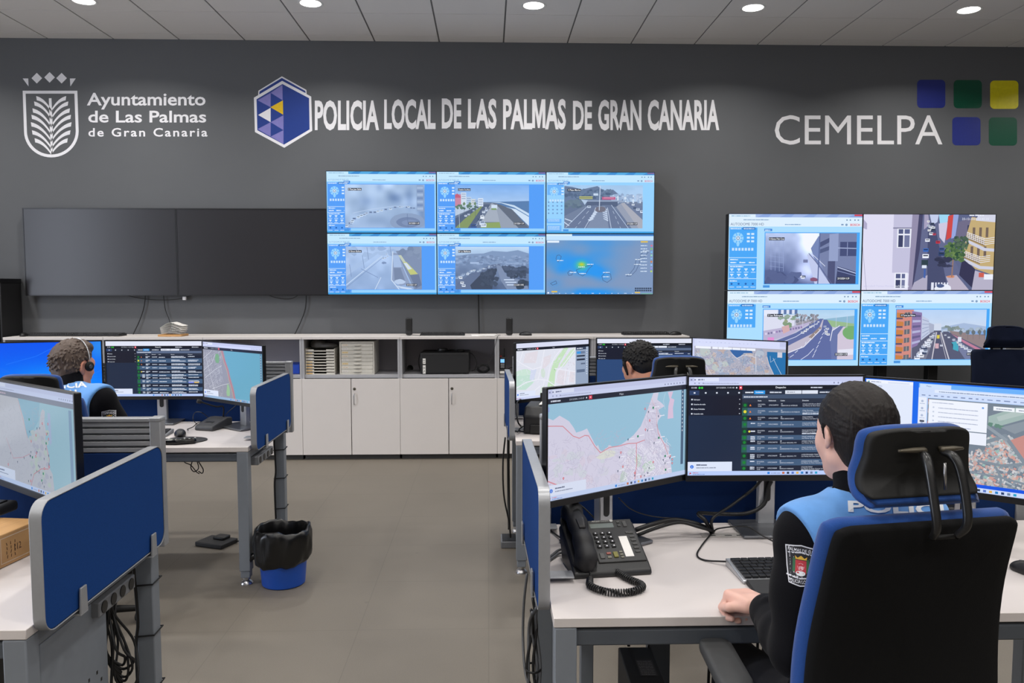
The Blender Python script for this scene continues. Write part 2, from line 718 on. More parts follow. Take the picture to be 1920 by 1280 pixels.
def feed_bridge(f):
    f.grad(0, .45, (170, 205, 238), (190, 214, 238), 5, 14)
    f.rect(0, .38, 1, 1, (104, 112, 134))
    f.poly([(0, .02), (.1, .04), (.22, .1), (.42, .02), (.5, .12), (.62, .1), (.75, .3), (.75, .42), (0, .5)], (92, 106, 134))
    f.trees(90, 0, .6, .1, .3, .025, .035, (58, 72, 98), (100, 118, 140))
    f.trees(30, .6, 1, .22, .36, .03, .03, (196, 212, 232), (140, 160, 190))
    for i in range(40):
        u = .66 + f.cv.rg.random() * .34
        f.rect(u, .22 + f.cv.rg.random() * .15, u + .02, .27 + f.cv.rg.random() * .15, f.cv.rg.choice([(226, 236, 246), (190, 205, 228), (150, 170, 200)]))
    f.poly([(0, .5), (.3, .36), (.3, .44), (0, .72)], (86, 96, 120))
    f.trees(14, 0, .25, .36, .5, .04, .05, (60, 74, 92), (96, 112, 120))
    f.rect(.28, .35, .75, .4, (150, 160, 182))
    f.rect(.28, .38, .68, .5, (66, 74, 98))
    f.poly([(.21, .33), (.3, .35), (.26, .46), (.24, .4)], (190, 206, 226))
    f.rect(.19, .26, .36, .32, (196, 190, 84))
    f.rect(.19, .285, .36, .3, (90, 90, 70))
    f.rect(.48, .27, .65, .335, (206, 70, 110))
    f.rect(.5, .285, .63, .3, (230, 150, 170))
    f.rect(.37, .19, .43, .24, (214, 226, 240))
    f.poly([(.0, 1), (.3, .48), (.42, .46), (.46, 1)], (92, 100, 126))
    f.poly([(.52, 1), (.48, .46), (.6, .46), (.9, 1)], (92, 100, 126))
    f.poly([(.42, .48), (.52, .48), (.57, 1), (.28, 1), (.4, .62)], (120, 128, 150))
    f.poly([(.66, .5), (.72, .42), (.95, 1), (.86, 1)], (150, 150, 162))
    f.poly([(.72, .42), (.76, .4), (1, .8), (1, 1), (.95, 1)], (176, 168, 170))
    f.poly([(.76, .38), (1, .48), (1, .8)], (98, 106, 132))
    f.cars([(.82, .42), (.98, .6)], .03, .05, 5, CARC, .02)
    for i in range(6):
        f.poly([(.3 + i * .02, .8 - i * .05), (.36 + i * .015, .76 - i * .05), (.38 + i * .015, .78 - i * .05), (.32 + i * .02, .84 - i * .05)], (214, 222, 236))
        f.poly([(.56 - i * .003, .8 - i * .05), (.5 - i * .004, .76 - i * .05), (.5 - i * .004, .78 - i * .05), (.56 - i * .003, .84 - i * .05)], (206, 214, 230))
    f.blob(.46, .56, .07, .07, (104, 92, 98), 14, .05)
    f.line([(.4, .52), (.38, .62), (.26, 1)], .006, (225, 232, 245))
    f.line([(.55, .52), (.6, 1)], .006, (225, 232, 245))
    f.line([(.3, .48), (.02, .98)], .006, (205, 216, 235))
    f.line([(.6, .46), (.82, 1)], .006, (205, 216, 235))
    f.line([(.01, .78), (.1, .84)], .012, (220, 228, 240))
    f.line([(.0, .86), (.06, .94)], .012, (220, 228, 240))
    for i in range(4):
        f.line([(.25 - i * .05 + .06, .6 + i * .12), (.22 - i * .05 + .06, .66 + i * .12)], .004, (220, 228, 240))
        f.line([(.62 + i * .03, .6 + i * .12), (.635 + i * .03, .66 + i * .12)], .004, (220, 228, 240))
    f.car(.315, .5, .045, (220, 230, 245))
    f.line([(.455, .02), (.445, .58)], .009, (222, 230, 244))


def feed_avenue_haze(f):
    a = mix((186, 208, 242), (150, 174, 214), np.linspace(0, 1, 24)[:, None].repeat(42, 1))
    a += (noise2(24, 42, 6, 9)[..., None] - .5) * 34
    f.img(a)
    f.trees(20, .05, .95, .02, .2, .06, .06, (150, 172, 208), (176, 198, 230))
    f.poly([(.66, .1), (1, .05), (1, 1), (.9, 1)], (122, 132, 158))
    f.trees(12, .74, 1, .02, .2, .05, .1, (104, 116, 142), (140, 150, 172))
    f.poly([(0, .55), (.4, .12), (.46, .12), (0, .7)], (172, 194, 228))
    f.line([(0, .9), (.48, .22)], .012, (206, 222, 244))
    f.line([(0, .96), (.5, .24)], .005, (110, 130, 170))
    f.line([(.38, 1), (.46, .72)], .008, (226, 236, 250))
    f.line([(.2, .52), (.42, .72)], .008, (120, 140, 180))
    f.poly([(.61, .14), (.68, .16), (.84, .86), (.72, .92), (.6, .78)], (140, 150, 178))
    f.line([(.62, .12), (.6, .78), (.7, 1)], .012, (222, 232, 246))
    f.poly([(.62, .2), (.7, .2), (.74, .48), (.63, .48)], (172, 190, 222))
    f.poly([(.63, .5), (.72, .5), (.78, .8), (.64, .8)], (112, 122, 148))
    f.blob(.71, .82, .07, .06, (196, 210, 234), 16, .1)
    f.poly([(.69, .2), (.73, .2), (.79, .36), (.75, .36)], (206, 208, 170))
    f.poly([(.75, .36), (.8, .36), (.95, .64), (.85, .66)], (206, 204, 92))
    f.poly([(.76, .38), (.8, .38), (.87, .52), (.82, .54)], (226, 232, 240))
    f.poly([(.84, .66), (.96, .64), (1, .9), (.92, .98)], (96, 104, 130))
    for i in range(3):
        f.line([(.66 + i * .03, .92 + i * .02), (.86 + i * .02, .98 + i * .02)], .01, (220, 230, 245))
    f.cars([(.5, .28), (.55, .2)], .03, .02, 4, [(120, 140, 180), (220, 230, 245)], .02)
    f.blob(.5, .38, .03, .03, (120, 138, 176))
    for u, v in ((.22, .4), (.05, .6), (.28, .2), (.58, .12)):
        f.line([(u, v - .18), (u + .02, v + .1)], .006, (112, 130, 168))


def feed_dusk_highway(f):
    f.grad(0, .3, (206, 230, 250), (150, 174, 208), 5, 8)
    f.grad(.2, 1, (132, 152, 186), (66, 76, 104), 8, 40, 16, 7)
    f.poly([(0, .22), (.2, .17), (.38, .16), (.5, .1), (.7, .12), (.85, .08), (1, .16), (1, .4), (0, .4)], (122, 142, 176))
    f.trees(140, 0, 1, .22, .44, .025, .022, (92, 108, 140), (150, 168, 200))
    f.trees(60, .6, 1, .48, .64, .03, .04, (36, 44, 62), (62, 70, 92))
    f.poly([(0, .95), (.2, .62), (.5, .42), (.6, .4), (.62, .46), (.48, .62), (.5, 1), (0, 1)], (84, 94, 122))
    f.poly([(.2, .9), (.36, .62), (.5, .5), (.56, .56), (.52, .75), (.5, 1), (.22, 1)], (36, 40, 54))
    f.poly([(.55, .42), (.62, .45), (.7, .7), (.95, .8), (1, 1), (.7, 1), (.62, .8)], (120, 130, 156))
    f.trees(50, .36, .56, .55, .9, .03, .045, (30, 35, 48), (48, 54, 70))
    f.trees(40, .72, 1, .56, .74, .025, .03, (28, 34, 46), (50, 56, 74))
    f.trees(6, .86, 1, .82, .95, .05, .06, (24, 30, 40), (46, 52, 66))
    f.cars([(.03, .74), (.2, .6), (.3, .56), (.42, .5), (.55, .42)], .04, .018, 24, [(236, 244, 255), (200, 214, 236), (170, 186, 214)], .02)
    f.cars([(.1, .92), (.06, .74)], .05, .045, 3, CARC, .02)
    f.rect(.2, .36, .32, .4, (170, 188, 218))
    f.rect(.68, .38, .86, .4, (150, 168, 200))
    for i in range(3):
        f.rect(.66 + i * .02, .76 + i * .06, .8 + i * .03, .785 + i * .06, (216, 226, 242))


def feed_street_haze(f):
    a = mix((184, 200, 236), (80, 92, 140), np.linspace(0, 1, 40)[:, None].repeat(70, 1))
    yy, xx = np.mgrid[0:40, 0:70] / np.array([40, 70]).reshape(2, 1, 1)
    a += (160 * np.exp(-((xx - .48) / .1) ** 2 - ((yy - .15) / .3) ** 2))[..., None]
    a += (120 * np.exp(-((xx - .45) / .12) ** 2 - ((yy - .75) / .2) ** 2))[..., None]
    a -= (40 * np.exp(-((xx - .15) / .25) ** 2 - ((yy - .9) / .3) ** 2))[..., None]
    a += (noise2(40, 70, 9, 4)[..., None] - .5) * 26
    f.img(np.clip(a, 0, 255))
    for i in range(4):
        f.line([(.06 + i * .045, .1), (.07 + i * .045, .75)], .004, (150, 166, 210))
    for i in range(5):
        f.line([(.05, .25 + i * .1), (.2, .28 + i * .1)], .003, (150, 166, 210))
    f.poly([(.5, .3), (.58, .06), (.6, .06), (.6, .9), (.56, .6)], (112, 128, 176))
    f.poly([(.6, 0), (1, 0), (1, 1), (.7, 1), (.6, .5)], (112, 122, 160))
    f.poly([(.6, .18), (.78, .02), (.78, .1), (.6, .28)], (62, 70, 108))
    f.poly([(.6, .32), (.78, .2), (.78, .28), (.6, .4)], (70, 80, 118))
    f.poly([(.7, .02), (.8, 0), (.8, .55), (.7, .55)], (146, 158, 196))
    f.rect(.82, .17, 1, .45, (56, 64, 104))
    f.line([(.8, .29), (1, .3)], .008, (180, 192, 226))
    f.line([(.9, .18), (.9, .44)], .006, (150, 160, 200))
    f.poly([(.8, .65), (1, .76), (1, 1), (.78, 1)], (48, 54, 90))
    f.line([(.8, .67), (1, .79)], .01, (190, 200, 232))
    f.line([(.8, .74), (1, .84)], .006, (140, 152, 196))
    f.poly([(.69, .55), (.77, .55), (.77, 1), (.69, 1)], (66, 70, 106))
    f.poly([(.46, .42), (.5, .42), (.72, 1), (.55, 1)], (196, 204, 236))
    f.line([(.48, .4), (.6, .65), (.74, 1)], .008, (84, 90, 130))
    f.line([(.52, .42), (.66, .65)], .006, (230, 234, 250))
    f.rect(.42, .52, .47, .58, (110, 116, 156))
    f.cars([(.38, .86), (.44, .86)], .04, .04, 3, CARC, .02)
    f.blob(.54, .92, .05, .04, (130, 72, 100))
    f.line([(.595, 0), (.585, 1)], .012, (78, 92, 140))
    f.trees(14, .02, .36, .8, 1, .07, .08, (60, 70, 112), (84, 96, 140))


def feed_city_street(f):
    f.rect(0, 0, 1, 1, (94, 102, 138))
    f.rect(0, 0, .42, 1, (224, 222, 244))
    f.poly([(.23, .0), (.385, .0), (.365, .78), (.23, .77)], (196, 194, 222))
    for v0, v1, u0, u1 in ((.18, .44, .26, .375), (.77, .98, .25, .35)):
        f.rect(u0, v0, u1, v1, (236, 238, 250))
        f.rect(u0 + .01, v0 + .015, u0 + .045, v0 + .075, (84, 92, 132))
        f.rect(u0 + .055, v0 + .015, u1 - .02, v0 + .075, (96, 104, 146))
        f.rect(u0 + .01, v0 + .095, u0 + .045, v1 - .01, (62, 68, 104))
        f.rect(u0 + .055, v0 + .095, u1 - .02, v1 - .01, (116, 122, 160))
    f.line([(.23, .18), (.37, .18)], .008, (120, 120, 150))
    f.poly([(0, .06), (.03, .12), (.03, .2), (0, .18)], (176, 172, 204))
    f.line([(0, .4), (.04, 1)], .003, (150, 150, 180))
    f.poly([(.37, 0), (.42, 0), (.41, .5), (.39, 1), (.355, 1)], (148, 142, 172))
    f.poly([(.42, 0), (.45, 0), (.43, .6), (.4, 1), (.385, 1)], (70, 70, 104))
    f.poly([(.45, 0), (.57, 0), (.64, .4), (.76, .8), (.8, 1), (.39, 1), (.44, .4)], (100, 106, 142))
    f.poly([(.49, .12), (.54, .12), (.66, 1), (.5, 1)], (72, 78, 112))
    f.poly([(.46, .0), (.49, 0), (.5, .14), (.46, .2)], (166, 160, 190))
    f.poly([(.5, 0), (.57, 0), (.56, .1), (.52, .14)], (196, 206, 236))
    f.poly([(.57, 0), (.65, 0), (.63, .14), (.58, .12)], (160, 216, 244))
    f.poly([(.57, .12), (.64, .1), (.62, .38), (.58, .3)], (206, 200, 224))
    f.poly([(.64, .02), (.68, .0), (.67, .3), (.63, .34)], (206, 74, 72))
    f.poly([(.68, 0), (.72, 0), (.7, .3), (.67, .32)], (150, 166, 220))
    f.poly([(.72, .1), (.85, .02), (.8, .4), (.7, .36)], (112, 108, 136))
    f.rect(.79, .14, .82, .22, (56, 60, 90))
    f.poly([(.82, .03), (1, .09), (1, .8), (.86, .72), (.77, .55), (.78, .3)], (196, 172, 122))
    f.poly([(.87, .0), (1, .0), (1, .1), (.85, .08)], (212, 214, 232))
    for u in (.83, .88, .93):
        f.rect(u, .17, u + .02, .3, (116, 100, 90))
        f.rect(u - .01, .42, u + .01, .56, (112, 96, 88))
    for y in (.22, .46):
        k = 0 if y < .3 else -.03
        f.poly([(.78 + k, y + .1), (.93 + k, y + .22), (1, y + .23), (1, y + .27), (.92 + k, y + .26), (.78 + k, y + .14)], (206, 208, 226))
        f.poly([(.785 + k, y + .02), (.925 + k, y + .13), (.925 + k, y + .2), (.785 + k, y + .1)], (150, 128, 96))
        for j in range(4):
            f.line([(.79 + k, y + .015 + j * .022), (.93 + k, y + .1 + j * .025), (1 + k, y + .08 + j * .025)], .004, (236, 238, 250))
        for j in range(9):
            f.line([(.79 + k + j * .016, y + .01 + j * .011), (.79 + k + j * .016, y + .08 + j * .012)], .003, (236, 238, 250))
    f.poly([(.76, .58), (.86, .72), (.86, 1), (.74, .8)], (54, 54, 84))
    f.poly([(.86, .74), (1, .82), (1, 1), (.84, 1)], (182, 178, 200))
    f.rect(.89, .77, .93, .83, (206, 96, 84))
    f.rect(.93, .79, 1, .86, (236, 240, 252))
    f.poly([(.4, .9), (.5, .8), (.5, 1), (.38, 1)], (176, 172, 196))
    f.poly([(.64, .82), (.72, .8), (.82, 1), (.68, 1)], (186, 178, 198))
    f.blob(.68, .82, .03, .02, (206, 140, 110))
    f.line([(.69, .6), (.685, .82)], .01, (150, 120, 110))
    f.trees(130, .63, .77, .37, .61, .014, .02, (44, 76, 58), (112, 140, 82))
    f.trees(40, .70, .8, .3, .44, .012, .02, (60, 80, 76), (96, 120, 90))
    f.trees(10, .57, .66, .58, .68, .03, .03, (46, 50, 74), (60, 64, 92))
    f.cars([(.49, .1), (.51, .2), (.53, .13), (.52, .25)], .02, .03, 10, CARC, .012)
    f.car(.49, .34, .035, (240, 244, 255))
    f.car(.57, .365, .032, (206, 50, 66))
    f.car(.54, .26, .025, (196, 70, 90))
    f.car(.48, .47, .04, (52, 104, 190))
    f.car(.48, .55, .048, (240, 244, 255))
    f.car(.6, .46, .04, (60, 84, 140))
    f.car(.6, .52, .045, (46, 66, 110))
    f.rect(.45, .6, .5, .68, (48, 66, 76))
    f.rect(.455, .67, .49, .71, (222, 230, 246))
    f.rect(.47, .72, .485, .84, (70, 100, 170))
    f.poly([(.53, .9), (.55, .9), (.55, 1), (.53, 1)], (226, 230, 246))
    for i in range(5):
        f.rect(.56 + i * .022, .9, .572 + i * .022, .95, (220, 224, 242))
    f.blob(.62, .98, .065, .06, (236, 240, 252), 14, .06)
    f.blob(.6, .945, .03, .025, (80, 96, 140), 10, .06)


def feed_curve_highway(f):
    f.grad(0, .3, (176, 214, 240), (206, 226, 242), 5, 8)
    f.rect(0, .2, 1, 1, (196, 196, 214))
    f.poly([(.6, .2), (1, .12), (1, .35), (.7, .3)], (140, 184, 206))
    f.poly([(.68, .2), (1, .28), (1, .42), (.75, .34)], (150, 186, 130))
    f.rect(0, .0, .15, .12, (236, 238, 250))
    f.rect(.15, 0, .34, .08, (226, 232, 246))
    for i in range(4):
        f.rect(.16 + i * .06, .0, .19 + i * .06, .09, (84, 110, 160))
    f.poly([(0, .12), (.34, .1), (.34, .34), (0, .42)], (226, 226, 240))
    f.trees(70, .34, .6, .1, .3, .016, .028, (96, 104, 110), (170, 160, 166))
    f.trees(10, .18, .34, .12, .2, .03, .03, (120, 150, 120), (150, 170, 150))
    f.poly([(0, .42), (.4, .3), (.55, .22), (.3, .5), (0, .66)], (188, 176, 206))
    for i in range(14):
        f.rect(.02 + i * .03, .46 - i * .01, .04 + i * .03, .5 - i * .01, f.cv.rg.choice([(150, 120, 170), (226, 214, 236), (120, 110, 150)]))
    f.poly([(0, .72), (.36, .46), (.62, .18), (.66, .18), (.6, .42), (.34, .66), (0, .98)], (88, 100, 152))
    f.poly([(0, .98), (.34, .66), (.6, .42), (.65, .2), (.67, .2), (.66, .38), (.45, .75), (.1, 1), (0, 1)], (196, 186, 200))
    f.poly([(.1, 1), (.45, .75), (.64, .4), (.66, .2), (.7, .2), (.76, .36), (.74, .6), (.78, 1)], (86, 98, 152))
    f.poly([(.74, .6), (.76, .42), (.82, .33), (.9, .33), (.82, .5), (.82, 1), (.76, 1)], (98, 110, 160))
    f.poly([(.82, .5), (.88, .34), (1, .36), (1, 1), (.82, 1)], (214, 200, 214))
    f.blob(.98, .46, .11, .14, (112, 170, 96), 18, .06)
    f.poly([(.83, .8), (1, .78), (1, .9), (.83, .92)], (236, 234, 244))
    f.poly([(.5, .55), (.62, .34), (.64, .36), (.54, .6)], (150, 130, 120))
    f.line([(0, .8), (.36, .54), (.6, .26)], .006, (226, 230, 248))
    f.line([(.1, .98), (.45, .74), (.62, .42)], .008, (240, 240, 250))
    f.line([(.74, .62), (.76, .42), (.84, .32)], .008, (240, 240, 250))
    for i in range(7):
        f.line([(.3 + i * .055, .95 - i * .09), (.34 + i * .045, .9 - i * .085)], .006, (230, 234, 250))
        f.line([(.55 + i * .02, .95 - i * .09), (.57 + i * .02, .88 - i * .085)], .006, (230, 234, 250))
    f.line([(.42, 1), (.5, .9), (.56, .78)], .006, (230, 234, 250))
    f.cars([(.42, .46), (.53, .34), (.6, .24)], .035, .02, 7, CARC, .015)
    f.cars([(.68, .34), (.72, .4), (.68, .46), (.72, .5)], .028, .035, 5, CARC, .008)
    f.rect(.05, .55, .12, .62, (232, 140, 206))
    f.trees(5, .2, .28, .22, .32, .03, .05, (120, 150, 110), (150, 160, 120))
    f.poly([(.2, .34), (.28, .3), (.29, .42), (.22, .48)], (216, 170, 166))
    for u in (.43, .56, .8, .92):
        f.line([(u, .1), (u, .36)], .004, (206, 214, 232))


def feed_avenue(f):
    f.grad(0, .45, (186, 214, 246), (214, 224, 238), 5, 6)
    f.rect(0, .42, 1, 1, (84, 84, 104))
    f.poly([(.5, .36), (.66, .3), (.75, .27), (.86, .3), (1, .34), (1, .46), (.5, .46)], (166, 186, 216))
    f.trees(30, .52, 1, .36, .46, .03, .02, (196, 210, 226), (120, 140, 150))
    f.poly([(.58, .42), (1, .52), (1, .8), (.62, .48)], (142, 122, 118))
    f.rect(.78, .44, .98, .5, (130, 164, 214))
    f.poly([(.58, .45), (1, .84), (1, .9), (.56, .48)], (196, 120, 144))
    f.trees(12, .56, .7, .34, .42, .02, .03, (104, 124, 120), (140, 150, 140))
    for u in (.72, .8, .86, .93, .99):
        f.line([(u, .44), (u, .6)], .004, (112, 100, 100))
        f.blob(u, .46, .02, .05, (96, 104, 104))
    f.poly([(.0, 0), (.19, .0), (.17, .96), (0, 1)], (216, 134, 116))
    for i in range(6):
        y = .06 + i * .17
        f.poly([(0, y), (.08, y + .015), (.08, y + .1), (0, y + .1)], (206, 122, 50))
        f.rect(.0, y + .1, .07, y + .135, (86, 70, 90))
        f.poly([(.09, y + .0), (.15, y - .01), (.15, y + .085), (.09, y + .1)], (96, 96, 100))
        f.line([(.12, y), (.12, y + .09)], .004, (216, 200, 180))
    f.poly([(.17, .03), (.28, .06), (.3, .5), (.24, .72), (.17, .78)], (136, 112, 160))
    for i in range(6):
        f.poly([(.18, .1 + i * .11), (.27, .11 + i * .1), (.27, .15 + i * .1), (.18, .15 + i * .11)], (182, 180, 214) if i % 2 else (96, 84, 126))
    f.poly([(.28, .12), (.36, .2), (.38, .48), (.28, .62)], (196, 204, 224))
    for i in range(5):
        f.line([(.29, .2 + i * .09), (.36, .24 + i * .055)], .006, (140, 150, 180))
    f.poly([(.36, .26), (.42, .3), (.42, .44), (.37, .48)], (170, 176, 196))
    f.rect(.42, .28, .5, .4, (214, 222, 236))
    f.poly([(.2, 1), (.41, .46), (.46, .44), (.34, 1)], (116, 116, 130))
    f.poly([(.41, 1), (.45, .44), (.5, .42), (.62, 1)], (74, 74, 96))
    f.poly([(.62, 1), (.52, .44), (.58, .44), (1, .98), (1, 1)], (78, 80, 102))
    f.line([(.41, 1), (.45, .46)], .012, (206, 200, 206))
    f.line([(.6, 1), (.5, .46)], .014, (206, 202, 208))
    f.line([(.57, 1), (.49, .5)], .005, (206, 202, 208))
    f.poly([(.62, .6), (.7, .62), (.98, 1), (.78, 1)], (112, 118, 150))
    f.cars([(.24, .98), (.3, .8), (.36, .62), (.42, .48)], .06, .02, 26, [(240, 244, 255), (210, 218, 236), (80, 84, 110), (250, 250, 255)], .014)
    f.cars([(.3, .92), (.38, .66), (.42, .52)], .05, .02, 12, CARC, .012)
    f.rect(.455, .51, .485, .58, (226, 206, 60))
    f.rect(.44, .68, .48, .78, (216, 170, 176))
    f.car(.51, .72, .03, (240, 244, 255))
    f.cars([(.55, .5), (.72, .7), (.86, .86)], .022, .05, 9, CARC, .012)
    f.poly([(.62, .66), (.67, .64), (.7, .74), (.7, .84), (.64, .8)], (60, 166, 186))
    f.poly([(.62, .66), (.64, .7), (.64, .8)], (40, 60, 80))
    f.rect(.69, .55, .73, .65, (226, 230, 240))
    f.line([(.17, .4), (.18, .98)], .005, (200, 190, 200))


def weather_map(cv):
    cv.img(0, 0, cv.w, cv.h, np.zeros((2, 2, 3)) + (126, 150, 184))
    cv.rect(0, 0, cv.w, 18, (70, 130, 200))
    cv.rect(0, 0, 240, 56, (214, 238, 255))
    cv.rect(0, 18, cv.w, 58, (196, 228, 255))
    h, w_ = 50, 80
    yy, xx = np.mgrid[0:h, 0:w_] / np.array([h - 1, w_ - 1]).reshape(2, 1, 1)
    n = noise2(h, w_, 5, 2)
    b = np.zeros((h, w_))
    for cx, cy, sx, sy, k in ((.26, .42, .2, .14, 1.1), (.1, .28, .14, .18, .7), (.4, .55, .14, .1, .9), (.5, .3, .2, .25, .45), (.48, .02, .3, .1, .5), (.4, .98, .3, .09, 1), (.52, .62, .09, .12, .8), (.14, .55, .07, .1, .5), (.08, .8, .08, .1, .4)):
        b += k * np.exp(-((xx - cx) / sx) ** 2 - ((yy - cy) / sy) ** 2)
    b = np.clip(b * (.6 + .8 * n), 0, 1)
    a = mix((128, 152, 190), (40, 150, 240), b)
    g = np.exp(-((xx - .33) / .05) ** 2 - ((yy - .46) / .08) ** 2)
    a = a + (g[..., None] * (np.array((90, 215, 130)) - a))
    g2 = np.exp(-((xx - .33) / .025) ** 2 - ((yy - .445) / .03) ** 2)
    a = a + g2[..., None] * (np.array((210, 200, 40)) - a)
    cv.img(0, 58, cv.w, cv.h, a)
    isl = [[(.1, .28), (.12, .27), (.14, .3), (.13, .36), (.11, .4), (.09, .34)], [(.28, .55), (.34, .5), (.42, .45), (.43, .47), (.4, .52), (.37, .62), (.34, .66), (.3, .62)],
           [(.2, .6), (.22, .56), (.25, .58), (.24, .64), (.21, .65)], [(.52, .66), (.55, .6), (.6, .62), (.61, .72), (.57, .78), (.53, .74)],
           [(.78, .62), (.82, .52), (.84, .36), (.87, .34), (.87, .42), (.84, .56), (.79, .66), (.75, .66)], [(.88, .26), (.93, .18), (.95, .22), (.92, .3), (.88, .32)], [(.04, .8), (.09, .75), (.1, .8), (.06, .83)]]
    for q in isl:
        cv.line([(u * cv.w, 58 + v * (cv.h - 58)) for u, v in q + q[:1]], 4, (70, 92, 130))
    for u, v in ((.12, .38), (.32, .5), (.24, .6), (.4, .45), (.55, .68), (.55, .6), (.84, .45), (.85, .36), (.76, .64), (.92, .2), (.33, .62)):
        cv.words(u * cv.w - 20, 58 + v * (cv.h - 58), 60, 8, (226, 240, 255))
    cv.rect(8, 62, 120, 80, (230, 242, 255))
    for i in range(9):
        cv.words(940 - 60, 110 + i * 30, 60, 8, (220, 236, 255))
        cv.rect(958 + 16, 100 + i * 30, 990, 114 + i * 30, [(220, 110, 140), (130, 200, 90), (120, 190, 240), (150, 220, 190), (140, 190, 240), (220, 130, 60), (150, 200, 250), (160, 150, 230), (190, 220, 90)][i])
    cv.rect(880, 64, 946, 78, (220, 190, 90))
    cv.rect(50, 530, 104, 544, (220, 190, 90))
    for r_ in range(2):
        for i in range(8):
            cv.rect(830 + i * 20, 500 + r_ * 20, 846 + i * 20, 514 + r_ * 20, (52, 66, 90))
    cv.rect(830, 540, 880, 552, (226, 190, 80))
    cv.rect(890, 552, 996, 560, (120, 180, 160))
    cv.words(60, 556, 800, 6, (200, 222, 250), 8)
    cv.disc(20, 548, 8, (240, 248, 255))


def camera_ui(cv, feed, label, stamp, bright, side=True, title=None, pale=False, fill=1.0, panel_h=1.0):
    """The window of a camera control page around the live picture; bright = the blue-tinted wall screens."""
    head = (196, 232, 255) if bright else (222, 240, 255)
    page = (150, 210, 255) if bright else (172, 222, 255)
    blue = (84, 158, 248) if bright else (74, 168, 248)
    if pale:
        blue2 = page
    else:
        blue2 = blue
    cv.rect(0, 0, cv.w, 562, page)
    cv.rect(0, 0, cv.w, 28, (60, 140, 210) if bright else (140, 168, 224))
    for i in range(5):
        cv.poly([(150 + i * 170, 0), (260 + i * 170, 0), (200 + i * 170, 28), (120 + i * 170, 28)], (84, 170, 226) if bright else (160, 184, 232))
    cv.rect(0, 2, 200, 30, head)
    cv.rect(0, 24, cv.w, 92, head)
    if not bright:
        cv.rect(940, 2, cv.w, 14, (214, 70, 84))
    else:
        cv.rect(935, 2, cv.w, 14, (130, 110, 160))
    cv.words(20, 18, 140, 8, (150, 190, 220))
    cv.words(110, 46, 190, 8, (140, 170, 200), .3)
    for u in (880, 905, 940, 965):
        cv.rect(u, 38, u + 10, 48, (120, 150, 180))
    tc = (130, 170, 215) if bright else (84, 104, 140)
    cv.text(title or 'AUTODOME IP 7000 HD', 14, 84, 19 if not bright else 15, tc, 'r', 250 if not bright else 190)
    cv.words(420, 80, 120, 7, (130, 165, 205), .3)
    cv.text('BOSCH', 910, 86, 16, (226, 60, 84) if not bright else (214, 110, 150), 'b', 74)
    cv.disc(882, 78, 9, (130, 160, 195))
    cv.rect(842, 72, 860, 82, (120, 150, 190))
    if side:
        d = blue if not pale else (110, 180, 250)
        yb = 560 if not pale else 210
        cv.rect(8, 100, 215, 100 + 456 * panel_h if not pale else 210, d)
        if pale:
            cv.rect(4, 430, 140, 470, d)
            cv.rect(4, 490, 140, 545, d)
        cv.rect(105, 98, 200, 116, (40, 110, 190))
        cv.words(14, 112, 80, 8, (220, 238, 255), .3)
        cv.words(112, 112, 80, 8, (200, 226, 255), .3)
        x = 72
        cv.disc(x, 178, 42, (150, 212, 255))
        for k in range(8):
            a = 2 * PI * k / 8 + PI / 8
            cv.line([(x + 18 * math.cos(a), 178 + 18 * math.sin(a)), (x + 42 * math.cos(a), 178 + 42 * math.sin(a))], 5, d)
        cv.disc(x, 178, 19, (196, 226, 250))
        cv.disc(x, 178, 12, (60, 100, 150))
        cv.disc(x, 178, 8, (226, 240, 255))
        cv.poly([(x - 12, 218), (x + 12, 218), (x + 7, 238), (x - 7, 238)], (150, 212, 255))
        for i in range(3):
            for j in range(2):
                cv.rect(138 + j * 32, 140 + i * 27, 160 + j * 32, 154 + i * 27, (214, 236, 255))
        for i in range(7):
            cv.rect(28 + i * 24, 250, 44 + i * 24, 270, (200, 228, 255))
        if not pale and panel_h > .8:
            for y in (320, 374, 476):
                cv.rect(8, y, 215, y + 4, (214, 238, 255))
            cv.words(16, 340, 60, 8, (226, 242, 255), .3)
            for i, u in enumerate((18, 86, 156)):
                cv.words(u, 362, 44, 9, (230, 244, 255), .3)
            cv.words(16, 392, 100, 8, (226, 242, 255), .3)
            for r_ in range(2):
                for i in range(4 - r_):
                    q, y = 18 + i * 53, 402 + r_ * 40
                    cv.rect(q, y, q + 24, y + 8, (220, 240, 255))
                    cv.rect(q + 8, y + 8, q + 16, y + 18, (220, 240, 255))
                    cv.words(q - 4, y + 30, 34, 6, (200, 228, 255), .2)
            cv.words(16, 498, 56, 8, (226, 242, 255), .3)
            for i in range(4):
                cv.disc(30 + i * 53, 516, 8, (36, 100, 180))
                cv.words(14 + i * 53, 542, 36, 6, (210, 234, 255), .2)
        elif pale:
            for r_ in range(4):
                for i in range(4):
                    cv.rect(14 + i * 40, 270 + r_ * 34, 28 + i * 40, 282 + r_ * 34, (110, 150, 200))
            for y in (440, 452, 505, 517, 529):
                cv.words(14, y, 110, 6, (200, 228, 255), .3)
    x0, x1, y0, y1 = (270, 985, 134, 520) if not bright else ((160, 985, 112, 520) if not pale else (160, 985, 112, 520))
    cv.rect(x0 - 4, y0 - 26, x0 + 56, y0 - 8, (74, 140, 220))
    cv.rect(x0 - 4, y1 + 6, x0 + 46, y1 + 24, (74, 150, 226))
    cv.words(x0 + 2, y0 - 12, 40, 7, (220, 240, 255), .3)
    cv.rect(x0, y0, x1, y1, blue2)
    f = Sub(cv, x0 + 6, y0 + 6, x0 + 6 + (x1 - x0) * .96 * fill, y1 - 4)
    cv.tint = ((150, 188, 238), .24) if bright else ((176, 196, 250), .12)
    feed(f)
    cv.tint = None
    f.tagtext(label, .045, .13, .036, .16)
    f.tagtext(stamp, .8, .91, .036, .13)
